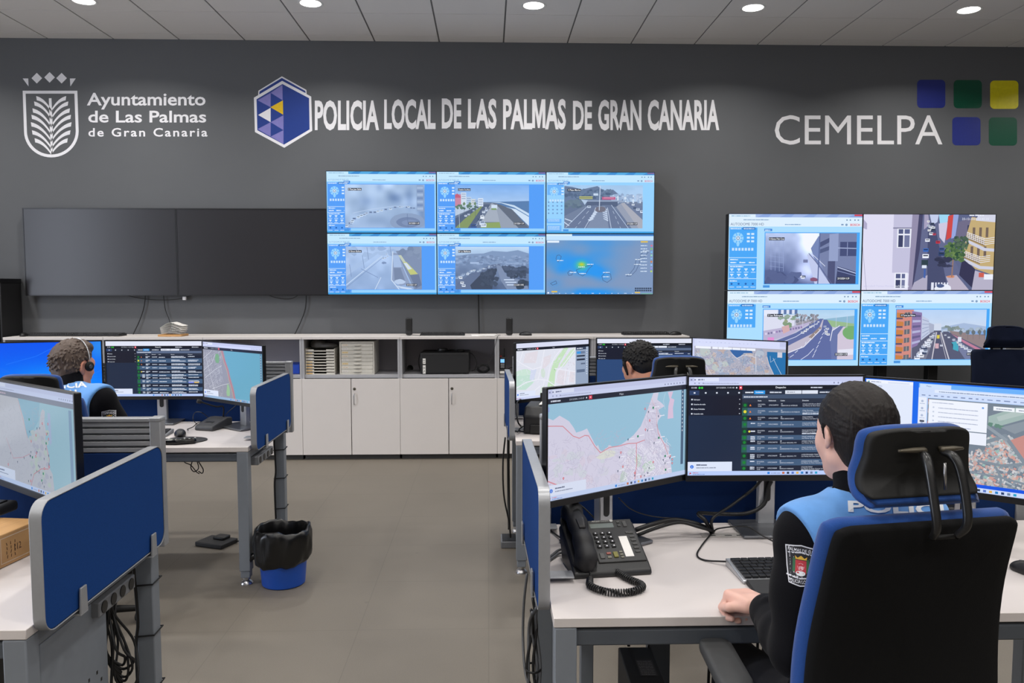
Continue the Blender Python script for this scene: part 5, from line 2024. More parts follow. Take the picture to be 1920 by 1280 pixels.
GM = 'desk monitors'
monitor('large monitor with pale blue coast map facing the aisle side of the woman', .424, 2.505, R(34), 1.277, coast_map, 101, base_y=.07)
monitor('monitor with dark incident table in front of the woman', .975, 2.66, 0, 1.275, lambda c: incident_table(c, True), 102)
monitor('monitor with satellite roofs beside the chair headrest', 1.50, 2.455, R(-40), 1.272, browser_satellite, 103)
monitor('monitor with pale green street map beside the small blue screen', .405, 4.90, R(37), 1.236, street_map, 104)
monitor('monitor with dark blue table behind the head of the dark-haired man', .985, 5.00, R(0), 1.246, lambda c: incident_table(c, False, 1.2), 105)
monitor('monitor with satellite city map below the four-screen video wall', 1.525, 4.85, R(-38), 1.246, satellite_city, 106)
monitor('monitor with plain bright blue wallpaper behind the man with headset', -2.63, 4.815, R(17), 1.243, wallpaper_blue, 107)
monitor('monitor with dark incident table near the man with headset', -2.02, 4.905, 0, 1.243, lambda c: incident_table(c, False), 108)
monitor('monitor with seaside map turned toward the man with headset', -1.503, 4.71, R(-39), 1.24, beach_map, 109, base_y=.06)
monitor('dim monitor with coast map standing above the wooden box', -1.455, 2.565, R(-39), 1.262, coast_map_far, 110, base_y=.06)
# ------------------------------------------------------------------ bodies: smooth blends of limbs, meshed as one surface
class Blend:
    """A distance field on a grid; limbs and masses melt into each other and come out as ONE closed mesh."""

    def __init__(s, lo, hi, h):
        s.lo = np.array(lo, float)
        s.h = h
        s.n = np.ceil((np.array(hi) - s.lo) / h).astype(int) + 1
        s.F = np.full(s.n, 1.0, np.float32)

    def _sub(s, lo, hi, pad):
        a = np.clip(np.floor((np.array(lo) - pad - s.lo) / s.h).astype(int), 0, s.n - 1)
        b = np.clip(np.ceil((np.array(hi) + pad - s.lo) / s.h).astype(int) + 1, 1, s.n)
        sl = tuple(slice(i, j) for i, j in zip(a, b))
        ax = [s.lo[k] + s.h * np.arange(a[k], b[k]) for k in range(3)]
        return sl, np.stack(np.meshgrid(*ax, indexing='ij'), -1)

    def _join(s, sl, d, k, op):
        f = s.F[sl]
        if op == 'add':
            if k <= 0:
                s.F[sl] = np.minimum(f, d)
            else:
                g = np.maximum(k - np.abs(f - d), 0) / k
                s.F[sl] = np.minimum(f, d) - g * g * k * .25
        else:
            d = -d
            if k <= 0:
                s.F[sl] = np.maximum(f, d)
            else:
                g = np.maximum(k - np.abs(f - d), 0) / k
                s.F[sl] = np.maximum(f, d) + g * g * k * .25

    def cone(s, a, b, r0, r1, k=.02, op='add'):
        a, b = np.array(a, float), np.array(b, float)
        m = max(r0, r1)
        sl, P = s._sub(np.minimum(a, b), np.maximum(a, b), m + k + 2 * s.h)
        ab = b - a
        t = np.clip(((P - a) @ ab) / max(ab @ ab, 1e-9), 0, 1)
        d = np.linalg.norm(P - a - t[..., None] * ab, axis=-1) - (r0 + (r1 - r0) * t)
        s._join(sl, d.astype(np.float32), k, op)
        return s

    def chain(s, pts, rs, k=.02, op='add'):
        for i in range(len(pts) - 1):
            s.cone(pts[i], pts[i + 1], rs[i], rs[i + 1], k, op)
        return s

    def ell(s, c, r, k=.02, op='add', rot=None):
        c, r = np.array(c, float), np.array(r, float)
        m = r.max()
        sl, P = s._sub(c, c, m + k + 2 * s.h)
        q = P - c
        if rot is not None:
            q = q @ np.array(rot.to_3x3())
        k0 = np.linalg.norm(q / r, axis=-1)
        k1 = np.linalg.norm(q / (r * r), axis=-1)
        d = k0 * (k0 - 1) / np.maximum(k1, 1e-6)
        s._join(sl, d.astype(np.float32), k, op)
        return s

    def box(s, c, half, r, k=.01, op='add', rot=None):
        c, half = np.array(c, float), np.array(half, float)
        m = np.linalg.norm(half)
        sl, P = s._sub(c, c, m + k + 2 * s.h)
        q = P - c
        if rot is not None:
            q = q @ np.array(rot.to_3x3())
        q = np.abs(q) - half + r
        d = np.linalg.norm(np.maximum(q, 0), axis=-1) + np.minimum(q.max(-1), 0) - r
        s._join(sl, d.astype(np.float32), k, op)
        return s

    def cut(s, p, nrm, k=0.0):
        """Keep the side of the plane that the normal points away from."""
        nrm = np.array(nrm, float)
        nrm /= np.linalg.norm(nrm)
        off = float(np.array(p, float) @ nrm)
        ax = [s.lo[i] + s.h * np.arange(s.n[i]) for i in range(3)]
        d = (ax[0][:, None, None] * nrm[0] + ax[1][None, :, None] * nrm[1] + ax[2][None, None, :] * nrm[2] - off).astype(np.float32)
        if k <= 0:
            s.F = np.maximum(s.F, d)
        else:
            g = np.maximum(k - np.abs(s.F - d), 0) / k
            s.F = np.maximum(s.F, d) + g * g * k * .25
        return s

    def wobble(s, amp, cells, seed):
        rs = np.random.RandomState(seed)
        ax = [s.lo[i] + s.h * np.arange(s.n[i]) for i in range(3)]
        for _ in range(cells):
            f = rs.uniform(15, 60, 3)
            ph = rs.uniform(0, 6.28, 3)
            s.F += (amp / cells ** .5 * np.sin(ax[0] * f[0] + ph[0])[:, None, None] * np.sin(ax[1] * f[1] + ph[1])[None, :, None] * np.sin(ax[2] * f[2] + ph[2])[None, None, :]).astype(np.float32)
        return s

    def mesh(s):
        F = s.F.copy()
        for ax in range(3):
            sl = [slice(None)] * 3
            for e in (0, -1):
                sl[ax] = e
                F[tuple(sl)] = np.maximum(F[tuple(sl)], s.h)
        ins = F < 0
        c = np.zeros(tuple(s.n - 1), np.int8)
        for i in (0, 1):
            for j in (0, 1):
                for k in (0, 1):
                    c += ins[i:s.n[0] - 1 + i, j:s.n[1] - 1 + j, k:s.n[2] - 1 + k]
        act = np.argwhere((c > 0) & (c < 8))
        idx = np.full(tuple(s.n - 1), -1, np.int32)
        idx[tuple(act.T)] = np.arange(len(act))
        acc = np.zeros((len(act), 3))
        cnt = np.zeros(len(act))
        cor = [(i, j, k) for i in (0, 1) for j in (0, 1) for k in (0, 1)]
        val = {q: F[tuple((act + q).T)] for q in cor}
        for a in cor:
            for ax in range(3):
                if a[ax] == 0:
                    b = list(a)
                    b[ax] = 1
                    va, vb = val[a], val[tuple(b)]
                    m = (va < 0) != (vb < 0)
                    t = va[m] / (va[m] - vb[m])
                    p = np.tile(np.array(a, float), (m.sum(), 1))
                    p[:, ax] = t
                    acc[m] += p
                    cnt[m] += 1
        V = s.lo + s.h * (act + acc / cnt[:, None])
        Q = []
        for ax in range(3):
            u, v = (ax + 1) % 3, (ax + 2) % 3
            sa = [slice(1, -1)] * 3
            sa[ax] = slice(0, -1)
            sb = list(sa)
            sb[ax] = slice(1, None)
            A, B = ins[tuple(sa)], ins[tuple(sb)]
            for flip in (0, 1):
                e = np.argwhere((A & ~B) if flip == 0 else (~A & B))
                o = np.ones(3, int)
                o[ax] = 0
                e = e + o
                def cell(du, dv):
                    w = e.copy()
                    w[:, u] += du
                    w[:, v] += dv
                    return idx[tuple(w.T)]
                q = np.stack((cell(-1, -1), cell(0, -1), cell(0, 0), cell(-1, 0)), 1)
                Q.append(q if flip == 0 else q[:, ::-1])
        Q = np.concatenate(Q)
        return V, Q[(Q >= 0).all(1)]


def blend_obj(name, bl, mats, parent=None, matfn=None, smooth_it=1):
    V, Q = bl.mesh()
    for _ in range(smooth_it):           # one light relaxation
        acc = np.zeros_like(V)
        cnt = np.zeros(len(V))
        for i in range(4):
            for j in (1, 3):
                np.add.at(acc, Q[:, i], V[Q[:, (i + j) % 4]])
                np.add.at(cnt, Q[:, i], 1)
        V = V * .5 + .5 * acc / np.maximum(cnt, 1)[:, None]
    me = bpy.data.meshes.new(name)
    me.vertices.add(len(V))
    me.vertices.foreach_set('co', V.ravel())
    me.loops.add(len(Q) * 4)
    me.loops.foreach_set('vertex_index', Q.ravel().astype(np.int32))
    me.polygons.add(len(Q))
    me.polygons.foreach_set('loop_start', np.arange(0, len(Q) * 4, 4, dtype=np.int32))
    for m in (mats if isinstance(mats, (list, tuple)) else [mats]):
        me.materials.append(m)
    me.update(calc_edges=True)
    if matfn is not None:
        c = V[Q].mean(1)
        me.polygons.foreach_set('material_index', matfn(c).astype(np.int32))
    me.polygons.foreach_set('use_smooth', [True] * len(me.polygons))
    o = bpy.data.objects.new(name, me)
    COL.objects.link(o)
    if parent:
        o.parent = parent
    return o


def skin_mat(name, col):
    m = mat(name, col, 0.5, 0, 0.05, 22, 0.06, 0.4)
    b = m.node_tree.nodes['Principled BSDF']
    b.inputs['Subsurface Weight'].default_value = 0.12
    b.inputs['Subsurface Radius'].default_value = (0.012, 0.005, 0.003)
    return m


def hair_mat(name, col, rough=.42, spec=.5):
    return mat(name, col, rough, 0, .3, 150, 1.0, spec, 0, (1, 1, .15))


HAIR_W = hair_mat('dark_brown_sleek_hair', (24, 18, 16), .55, .3)
HAIR_L = hair_mat('greying_brown_hair', (84, 68, 58), .55)
HAIR_C = hair_mat('black_hair', (17, 15, 15), .65, .3)
SK_W = skin_mat('light_skin', (224, 178, 162))
SK_L = skin_mat('ruddy_skin', (214, 148, 124))
SK_C = skin_mat('tan_skin', (196, 136, 108))
EYEW = mat('eye_white', (226, 220, 214), .3)
LIP = mat('lip_skin', (186, 112, 106), .45)
NAVY = mat('black_navy_knit', (13, 13, 17), .92, 0, .15, 300, .25, .1, 0, None, .04)
VEST = mat('light_blue_vest_cloth', (98, 152, 214), .8, 0, .04, 60, .08, .25, 0, None, .2)
TROU = mat('dark_trouser_cloth', (24, 25, 32), .9, 0, .1, 200, .1)
SHOE = mat('black_shoe_leather', (20, 20, 20), .45)
PRINT = mat('white_vest_print', (222, 226, 230), .7)
CHK_Y = mat('yellow_check_tape', (206, 214, 60), .6)


class Person:
    """Local frame: origin on the floor under the pelvis, +y ahead, +x to the right hand."""

    def __init__(s, root, pose, h=.005):
        s.r, s.p, s.h = root, pose, h

    def head_frame(s):
        p = s.p
        return Matrix.Translation(Vector(p['head'])) @ Matrix.Rotation(p['yaw'], 4, 'Z') @ Matrix.Rotation(p.get('roll', 0), 4, 'Y') @ Matrix.Rotation(-p['nod'], 4, 'X')

    def build_body(s, skin, k=1.0):
        p = s.p
        lo, hi = p['lo'], p['hi']
        es = p.get('ear', 1.0)
        b = Blend(lo, hi, s.h)
        M = s.head_frame()
        rot = M.to_3x3()
        T = lambda x, y, z: M @ Vector((x * k, y * k, z * k))
        E = lambda c, r, kk=.02, op='add', rr=None: b.ell(T(*c), np.array(r) * k, kk, op, (rot @ rr.to_3x3()) if rr is not None else rot)
        # trunk, legs
        pel, ch, nk = Vector(p['pelvis']), Vector(p['chest']), Vector(p['neck'])
        yr = Matrix.Rotation(p.get('turn', 0), 4, 'Z')
        b.ell(pel, (.165, .115, .11), .05)
        b.cone(pel + Vector((0, 0, .02)), ch, .115, .125, .06)
        b.ell(ch, (.155, .105, .15), .06, 'add', yr)
        sL, sR = Vector(p['shoulderL']), Vector(p['shoulderR'])
        b.cone(nk - Vector((0, .0, .05)), sL, .055, .052, .05)
        b.cone(nk - Vector((0, .0, .05)), sR, .055, .052, .05)
        for S_ in 'LR':
            hp = pel + Vector(((-.09 if S_ == 'L' else .09), .02, -.01))
            kn, an = Vector(p['knee' + S_]), Vector(p['ankle' + S_])
            b.cone(hp, kn, .078, .052, .04)
            b.chain([kn, kn.lerp(an, .35) + Vector((0, -.01, 0)), an], [.05, .048, .035], .02)
            b.cone(an + Vector((0, -.03, -.03)), an + Vector((0, .15, -.045)), .035, .03, .02)
            sh, el, wr = Vector(p['shoulder' + S_]), Vector(p['elbow' + S_]), Vector(p['wrist' + S_])
            b.chain([sh, sh.lerp(el, .4), el], [.05, .046, .038], .03)
            b.chain([el, el.lerp(wr, .3), wr], [.038, .038, .025], .02)
            s.hand(b, S_, wr)
        # neck and head
        b.cone(nk - Vector((0, 0, .03)), T(0, -.03, -.055), .058 * k, .052 * k, .03)
        E((0, -.014, .025), (.074, .094, .086), .01)
        E((0, .032, -.036), (.056, .058, .076), .04)
        E((0, .062, -.092), (.026, .022, .02), .03)
        for sx in (-1, 1):
            b.cone(T(.05 * sx, .0, -.062), T(.02 * sx, .062, -.094), .02 * k, .017 * k, .03)
            E((.040 * sx, .052, -.03), (.021, .021, .024), .035)
            E((.031 * sx, .094, .004), (.017, .012, .012), .012, 'sub')
            E((.031 * sx, .078, .002), (.0125, .0125, .0115), .003)
            # ear: rim, bowl, lobe
            rr = Matrix.Rotation(R(-14), 4, 'X') @ Matrix.Rotation(R(20 * sx), 4, 'Z')
            E((.078 * sx, -.012, -.008), (.009 * es, .018 * es, .031 * es), .006, 'add', rr)
            E((.086 * sx, -.008, -.005), (.008 * es, .010 * es, .018 * es), .004, 'sub', rr)
            E((.077 * sx, -.006, -.008 - .028 * es), (.007 * es, .009 * es, .011 * es), .006)
        b.cone(T(-.030, .082, .022), T(.030, .082, .022), .009 * k, .009 * k, .03)
        b.chain([T(0, .090, .010), T(0, .102, -.012), T(0, .112, -.034)], [.007 * k, .008 * k, .011 * k], .015)
        E((.011, .100, -.038), (.009, .009, .007), .008)
        E((-.011, .100, -.038), (.009, .009, .007), .008)
        E((0, .094, -.058), (.024, .009, .0055), .008)
        E((0, .093, -.067), (.020, .009, .0065), .008)
        Mi = np.array(M.inverted())

        def mf(c):
            q = (c @ Mi[:3, :3].T + Mi[:3, 3]) / k
            out = np.zeros(len(c))
            lips = (np.abs(q[:, 0]) < .023) & (q[:, 1] > .09) & (q[:, 2] < -.053) & (q[:, 2] > -.073)
            out[lips] = 1
            for sx in (-1, 1):
                d = np.linalg.norm(q - np.array((.031 * sx, .078, .002)), axis=1)
                out[(d < .0135) & (q[:, 1] > .084)] = 2
            return out
        return blend_obj('body', b, [skin, LIP, EYEW], s.r, mf)

    def hand(s, b, S_, wr):
        """Palm and five bent fingers; pose gives the palm direction, the palm normal and the curl."""
        d, n, curl = s.p['hand' + S_]
        d, n = Vector(d).normalized(), Vector(n).normalized()      # d: along the palm, n: out of the back of the hand
        n = (n - d * n.dot(d)).normalized()
        side = d.cross(n) * (1 if S_ == 'R' else -1)                # towards the thumb
        side.normalize()
        g = s.p.get('hand_k', 1.0)
        base = wr + d * .022
        kn = base + d * .068 * g
        rot = Matrix((side, d, n)).transposed()
        b.cone(wr - d * .02, base + d * .01, .025, .026, .015)
        b.box(base + d * .034 * g, (.040 * g, .046 * g, .015 * g), .013, .012, 'add', rot)
        b.ell(base + d * .02 + side * .026 - n * .008, (.018, .03, .017), .015, 'add', rot)
        L = [(.030, .040, .025, .020), (.011, .044, .028, .021), (-.010, .041, .026, .020), (-.030, .033, .020, .018)]
        for off, a, bb, c in L:
            off, a, bb, c = off * g, a * g, bb * g, c * g
            p0 = kn + side * off - d * .006 + n * .003
            ang = 0
            pts = [p0]
            q = p0
            for ln, f in ((a, .9), (bb, 1.15), (c, .8)):
                ang += curl * f
                q = q + (d * math.cos(ang) - n * math.sin(ang)) * ln
                pts.append(q)
            b.chain(pts, [.0102 * g, .0094 * g, .0085 * g, .0072 * g], .004)
        th0 = base + side * .032 + d * .006 - n * .006
        th1 = th0 + (side * .6 + d * .75 - n * .25) * .042
        th2 = th1 + (side * (.1 - .5 * curl / 1.5) + d * .9 - n * .3).normalized() * .032
        th3 = th2 + (side * (-.15 - .5 * curl / 1.5) + d * .8 - n * .35).normalized() * .024
        b.chain([th0, th1, th2, th3], [.0135, .0115, .0102, .008], .006)

    def clothes(s, infl=.011, wob=.002, seed=1):
        p = s.p
        b = Blend(p['lo'], p['hi'], s.h * 1.15)
        pel, ch, nk = Vector(p['pelvis']), Vector(p['chest']), Vector(p['neck'])
        yr = Matrix.Rotation(p.get('turn', 0), 4, 'Z')
        b.cone(pel + Vector((0, 0, .0)), ch, .128 + infl, .13 + infl, .06)
        b.ell(pel + Vector((0, 0, .03)), (.172 + infl, .125 + infl, .10), .05)
        b.ell(ch, (.162 + infl, .112 + infl, .158), .06, 'add', yr)
        for S_ in 'LR':
            sh, el, wr = Vector(p['shoulder' + S_]), Vector(p['elbow' + S_]), Vector(p['wrist' + S_])
            b.cone(nk - Vector((0, .0, .055)), sh, .058 + infl, .056 + infl, .05)
            b.chain([sh, sh.lerp(el, .45), el], [.055 + infl, .05 + infl, .042 + infl], .04)
            w2 = el.lerp(wr, .93)
            b.chain([el, el.lerp(wr, .3), el.lerp(wr, .85), w2], [.042 + infl, .041 + infl, .03 + infl * .8, .031 + infl * .8], .02)
            # folds across the sleeve
            rs = random.Random(seed)
            for j in range(5):
                t = .1 + .17 * j
                q = sh.lerp(el, t)
                dv = (el - sh).normalized()
                perp = dv.orthogonal().normalized()
                perp.rotate(Matrix.Rotation(rs.uniform(0, 6.28), 3, dv))
                b.cone(q + perp * .05, q + perp * .03 + dv.cross(perp) * .045 + dv * .02, .012, .010, .02)
            for j in range(4):
                t = .55 + .11 * j
                q = el.lerp(wr, t)
                dv = (wr - el).normalized()
                perp = dv.orthogonal().normalized()
                perp.rotate(Matrix.Rotation(1.7 * j, 3, dv))
                b.cone(q + perp * .028, q - perp * .01 + dv.cross(perp) * .034, .012, .012, .012)
        hd = Vector(p['head'])
        up = (hd - nk).normalized()
        b.cone(nk - up * .03, nk + up * p.get('collar', .035), .062, .058 + .003, .015)
        if wob:
            b.wobble(wob, 10, seed)
        b.cone(nk + up * (p.get('collar', .035) - .012), nk + up * .2, .052, .052, .004, 'sub')
        return b

    def sweater(s, m, name='sweater', **k):
        b = s.clothes(**k)
        for S_ in 'LR':
            pass
        return blend_obj(name, b, m, s.r)

    def trousers(s):
        p = s.p
        b = Blend(p['lo'], (p['hi'][0], p['hi'][1], p['pelvis'][2] + .16), s.h * 1.5)
        pel = Vector(p['pelvis'])
        b.ell(pel, (.178, .132, .12), .05)
        for S_ in 'LR':
            hp = pel + Vector(((-.09 if S_ == 'L' else .09), .02, -.01))
            kn, an = Vector(p['knee' + S_]), Vector(p['ankle' + S_])
            b.cone(hp, kn, .093, .064, .04)
            b.cone(kn, an + Vector((0, 0, .02)), .062, .052, .02)
        b.cut((0, 0, pel.z + .07), (0, 0, 1))
        o = blend_obj('trousers', b, TROU, s.r)
        for S_ in 'LR':
            an = Vector(p['ankle' + S_])
            b = Blend(an + Vector((-.08, -.12, -.12)), an + Vector((.08, .24, .08)), .006)
            b.cone(an + Vector((0, -.04, -.035)), an + Vector((0, .16, -.045)), .045, .042, .02)
            b.cone(an + Vector((0, -.01, -.02)), an + Vector((0, 0, .03)), .045, .045, .02)
            b.cut((an.x, an.y, an.z - .078), (0, 0, -1))
            blend_obj('shoe', b, SHOE, s.r)
        return o

    def vest(s, m, zlow, seed=2, band=None, infl=.011):
        """Sleeveless vest over the sweater: the trunk swollen a little and cut at armholes, neck and waist."""
        p = s.p
        b = Blend(p['lo'], p['hi'], s.h * 1.15)
        i = infl + .010
        pel, ch, nk = Vector(p['pelvis']), Vector(p['chest']), Vector(p['neck'])
        yr = Matrix.Rotation(p.get('turn', 0), 4, 'Z')
        b.cone(pel, ch, .128 + i, .13 + i, .06)
        b.ell(pel + Vector((0, 0, .03)), (.172 + i, .125 + i, .10), .05)
        b.ell(ch, (.162 + i, .112 + i, .158 + .008), .06, 'add', yr)
        for S_ in 'LR':
            sh, el = Vector(p['shoulder' + S_]), Vector(p['elbow' + S_])
            b.cone(nk - Vector((0, .0, .055)), sh, .058 + i, .056 + i, .05)
            b.cone(sh, sh.lerp(el, .3), .056 + i, .052 + i, .04)
        b.wobble(.0016, 10, seed)
        for S_, sg in (('L', -1), ('R', 1)):
            sh, el = Vector(p['shoulder' + S_]), Vector(p['elbow' + S_])
            out = (sh - nk)
            out.z = 0
            out.normalize()
            b.cut(sh + out * p.get('armhole', .012), (out.x, out.y, -.28))
        up = (Vector(p['head']) - nk).normalized()
        b.cone(nk - up * .02, nk + up * .12, .062, .085, .006, 'sub')
        b.cut((0, 0, zlow), (0, 0, -1))
        mats = [m] + ([CHK_Y, NAVY] if band else [])

        def mf(c):
            out = np.zeros(len(c))
            if band:
                z0, z1 = band
                inb = (c[:, 2] > z0) & (c[:, 2] < z1)
                ang = np.arctan2(c[:, 0] - ch.x, -(c[:, 1] - ch.y)) * .17
                chk = (np.floor(ang / .017 + (c[:, 2] - z0) / (z1 - z0) * 1.0) % 2).astype(int)
                out[inb] = 1 + chk[inb]
            return out
        return blend_obj('vest', b, mats, s.r, mf)


def text_on(obj_, name, string, M, h, w, m, gap=.0025, style='h'):
    """Print lettering onto a curved surface: flat glyphs (x right, z up in frame M) dropped along the frame's +y onto the mesh."""
    cv = CV(100, 100)
    cv.text(string, 0, 0, h, WHITE, style, w)
    V, T = np.vstack(cv.V), np.vstack(cv.T)
    # split long edges so that the letters follow the cloth
    V = [Vector((float(x), 0, -float(y))) for x, y in V]
    bm = BM()
    vv = [bm.verts.new(v) for v in V]
    for t in T:
        try:
            bm.faces.new([vv[i] for i in t])
        except ValueError:
            pass
    for _ in range(3):
        es = [e for e in bm.edges if e.calc_length() > .012]
        if not es:
            break
        bmesh.ops.subdivide_edges(bm, edges=es, cuts=1, use_grid_fill=False)
        bmesh.ops.triangulate(bm, faces=bm.faces)
    from mathutils.bvhtree import BVHTree
    me = obj_.data
    bv = BVHTree.FromPolygons([v.co for v in me.vertices], [tuple(p.vertices) for p in me.polygons])
    d = (M.to_3x3() @ Vector((0, 1, 0))).normalized()
    dead = []
    for v in bm.verts:
        o = M @ v.co
        hit = bv.ray_cast(o - d * .25, d)
        if hit[0] is None:
            dead.append(v)
        else:
            v.co = hit[0] - d * gap
    bmesh.ops.delete(bm, geom=dead, context='VERTS')
    return obj(name, bm, m, obj_, 0, True)


# ------------------------------------------------------------------ swivel chairs
CHB = mat('black_chair_shell', (15, 15, 15), .6, 0, .1, 80, .05, .35)
CHF = mat('black_chair_mesh_cloth', (11, 11, 12), .9, 0, .2, 300, .2, .2)
CHP = mat('blue_chair_fabric', (24, 66, 134), .85, 0, .08, 300, .15, .25, 0, None, .2)
PADM = mat('dark_grey_arm_pad', (54, 55, 56), .65, 0, .05, 120, .05)


def make_chair(label, loc, rz, tilt=R(6), hz=0.0, back_w=.425, fab=None):
    fab = fab or CHP
    t = thing('swivel_chair', label, 'chair', loc, rz, 'blue and black swivel chairs with headrest')
    # base: five arms with casters, gas spring
    star = obj('star_base', _star(), CHB, t, .003)
    for k in range(5):
        a = 2 * PI * k / 5 + .3
        bm = BM()
        lathe(bm, [(.001, -.011), (.026, -.011), (.028, -.006), (.028, .006), (.026, .011), (.001, .011)], 20)
        bmesh.ops.rotate(bm, verts=bm.verts, matrix=Matrix.Rotation(R(90), 3, 'X'))
        obj('caster', bm, CHB, t, 0, 40, loc=(.29 * math.cos(a), .29 * math.sin(a), .028), rot=(0, 0, a + 1))
    obj('gas_spring', lathe(BM(), [(.001, .07), (.03, .07), (.03, .22), (.02, .22), (.02, .40), (.06, .41), (.06, .43), (.001, .43)], 24), CHB, t, 0, 40)
    ol = rrect(.48, .46, .09, 8)
    bm = slab(BM(), ol, lambda x, z: -.030, lambda x, z: .03 + .012 * (z / .23) ** 2, .025, 4)
    bmesh.ops.rotate(bm, verts=bm.verts, matrix=Matrix.Rotation(R(90), 3, 'X'))
    obj('seat', bm, fab, t, 0, True, loc=(0, .02, .465))
    # backrest: blue cushion in front, black shell behind
    B = Matrix.Translation((0, -.205, .52)) @ Matrix.Rotation(tilt, 4, 'X')
    w0, w1, hh = back_w / 2, back_w / 2 + .014, .61
    out = []
    side = [(w1 * .80, .0), (w1 * .97, .06), (w1 * 1.03, .18), (w1 * 1.02, .30), (w0 * 1.03, .46), (w0, hh - .03), (w0 - .012, hh - .008), (w0 - .03, hh)]
    sp = spline([(x, 0, z) for x, z in side], 4)
    out = [(v.x, v.z) for v in sp] + [(-v.x, v.z) for v in reversed(sp)]
    curve = lambda x, z: .035 * (x / .22) ** 2 + .03 * math.sin((z - .1) / .5 * PI) - .02
    bm = slab(BM(), out, lambda x, z: curve(x, z) - .012, lambda x, z: curve(x, z) + .030, .018, 5)
    bmesh.ops.transform(bm, matrix=B, verts=bm.verts)
    obj('back_cushion', bm, fab, t, 0, True)
    inn = [(x * .962, .012 + z * .972) for x, z in out]
    bm = slab(BM(), inn, lambda x, z: curve(x, z) - .036, lambda x, z: curve(x, z) - .008, .012, 5)
    bmesh.ops.transform(bm, matrix=B, verts=bm.verts)
    obj('back_shell', bm, CHF, t, 0, True)
    bm = BM()
    tube(bm, [(0, -.02, .41), (0, -.16, .42), (0, -.255, .50), (0, -.262, .66)], .028, 10, 6, .5)
    obj('back_bar', bm, CHB, t, 0, True)
    # headrest
    hw = .126
    HB = Matrix.Translation((0, -.205 - math.sin(tilt) * (hh + .03), .52 + hh * math.cos(tilt) + .018 + hz)) @ Matrix.Rotation(tilt, 4, 'X')
    prof = lambda x, z: .022 - .062 * max(0.0, (.06 - z) / .06) ** 1.6 + .035 * (x / hw) ** 2
    o2 = [(hw * .99, .0), (hw * 1.09, .014), (hw * 1.03, .05), (hw * .97, .09), (hw * .95, .125), (hw * .86, .145), (hw * .5, .157), (0.0, .16)]
    sp = spline([(x, 0, z) for x, z in o2], 4)
    ho = [(v.x, v.z) for v in sp] + [(-v.x, v.z) for v in reversed(sp[:-1])]
    bm = slab(BM(), ho, lambda x, z: prof(x, z) - .004, lambda x, z: prof(x, z) + .034, .016, 12)
    bmesh.ops.transform(bm, matrix=HB, verts=bm.verts)
    obj('headrest_cushion', bm, fab, t, 0, True)
    hi_ = [(x * .965, .018 + z * .875) for x, z in ho]
    bm = slab(BM(), hi_, lambda x, z: prof(x, z) - .019 + .006 * (1 - (x / hw) ** 2), lambda x, z: prof(x, z) + .004, .006, 12)
    bmesh.ops.transform(bm, matrix=HB, verts=bm.verts)
    hs = obj('headrest_shell', bm, CHB, t, 0, True)
    for s in (-1, 1):
        bm = BM()
        tube(bm, [HB @ Vector(q) for q in ((s * .022, .0, .112), (s * .030, -.022, .108), (s * .034, -.040, .085), (s * .035, -.060, .035), (s * .033, -.072, -.012), (s * .026, -.056, -.042))], [.006, .0095, .0095, .009, .0085, .007], 10, 6)
        obj('headrest_arm', bm, mat('satin_black_plastic', (26, 26, 27), .28, 0, .03, 20), t, 0, True)
        bm = BM()
        tube(bm, [HB @ Vector((s * .018, .0, .117)), HB @ Vector((s * .045, -.002, .118)), HB @ Vector((s * .072, .004, .116))], [.009, .008, .004], 8, 5, .7)
        obj('pivot', bm, mat('worn_pivot_metal', (86, 80, 68), .4, .5), t, 0, True)
    obj('chrome_pin', tube(BM(), [HB @ Vector((.028, -.004, .09)), HB @ Vector((.034, -.006, .035))], .0032, 8, 0), CHROME, t, 0, True)
    obj('bracket_bar', tube(BM(), [HB @ Vector((-.028, -.056, -.041)), HB @ Vector((.028, -.056, -.041))], .005, 8, 0), CHB, t, 0, True)
    # armrests
    for s in (-1, 1):
        x = s * .245
        pad = rrect(.082, .26, [.035, .035, .03, .03], 6)
        bm = slab(BM(), pad, lambda x_, z_: -.014, lambda x_, z_: .014, .010, 3)
        bmesh.ops.rotate(bm, verts=bm.verts, matrix=Matrix.Rotation(R(90), 3, 'X'))
        bmesh.ops.rotate(bm, verts=bm.verts, matrix=Matrix.Rotation(R(12 * s), 3, 'Z'))
        obj('arm_pad', bm, PADM, t, 0, True, loc=(x, .10, .668))
        bm = BM()
        tube(bm, [(x, .09, .655), (x * 1.02, .07, .58), (x * 1.03, .05, .50), (x * .85, .03, .43), (x * .4, .02, .425)], .022, 8, 5, .6)
        obj('arm_post', bm, CHB, t, 0, True)
    return t


def _star():
    bm = BM()
    lathe(bm, [(.001, .05), (.045, .05), (.05, .07), (.045, .105), (.001, .105)], 20)
    for k in range(5):
        a = 2 * PI * k / 5 + .3
        tube(bm, [(.03 * math.cos(a), .03 * math.sin(a), .085), (.16 * math.cos(a), .16 * math.sin(a), .08), (.30 * math.cos(a), .30 * math.sin(a), .065)], [.022, .02, .014], 8, 3)
    return bm
# ------------------------------------------------------------------ the three people and the chairs
def local(root, rz):
    Mi = (Matrix.Translation(root) @ Matrix.Rotation(rz, 4, 'Z')).inverted()
    return lambda x, y, z: Mi @ Vector((x, y, z))


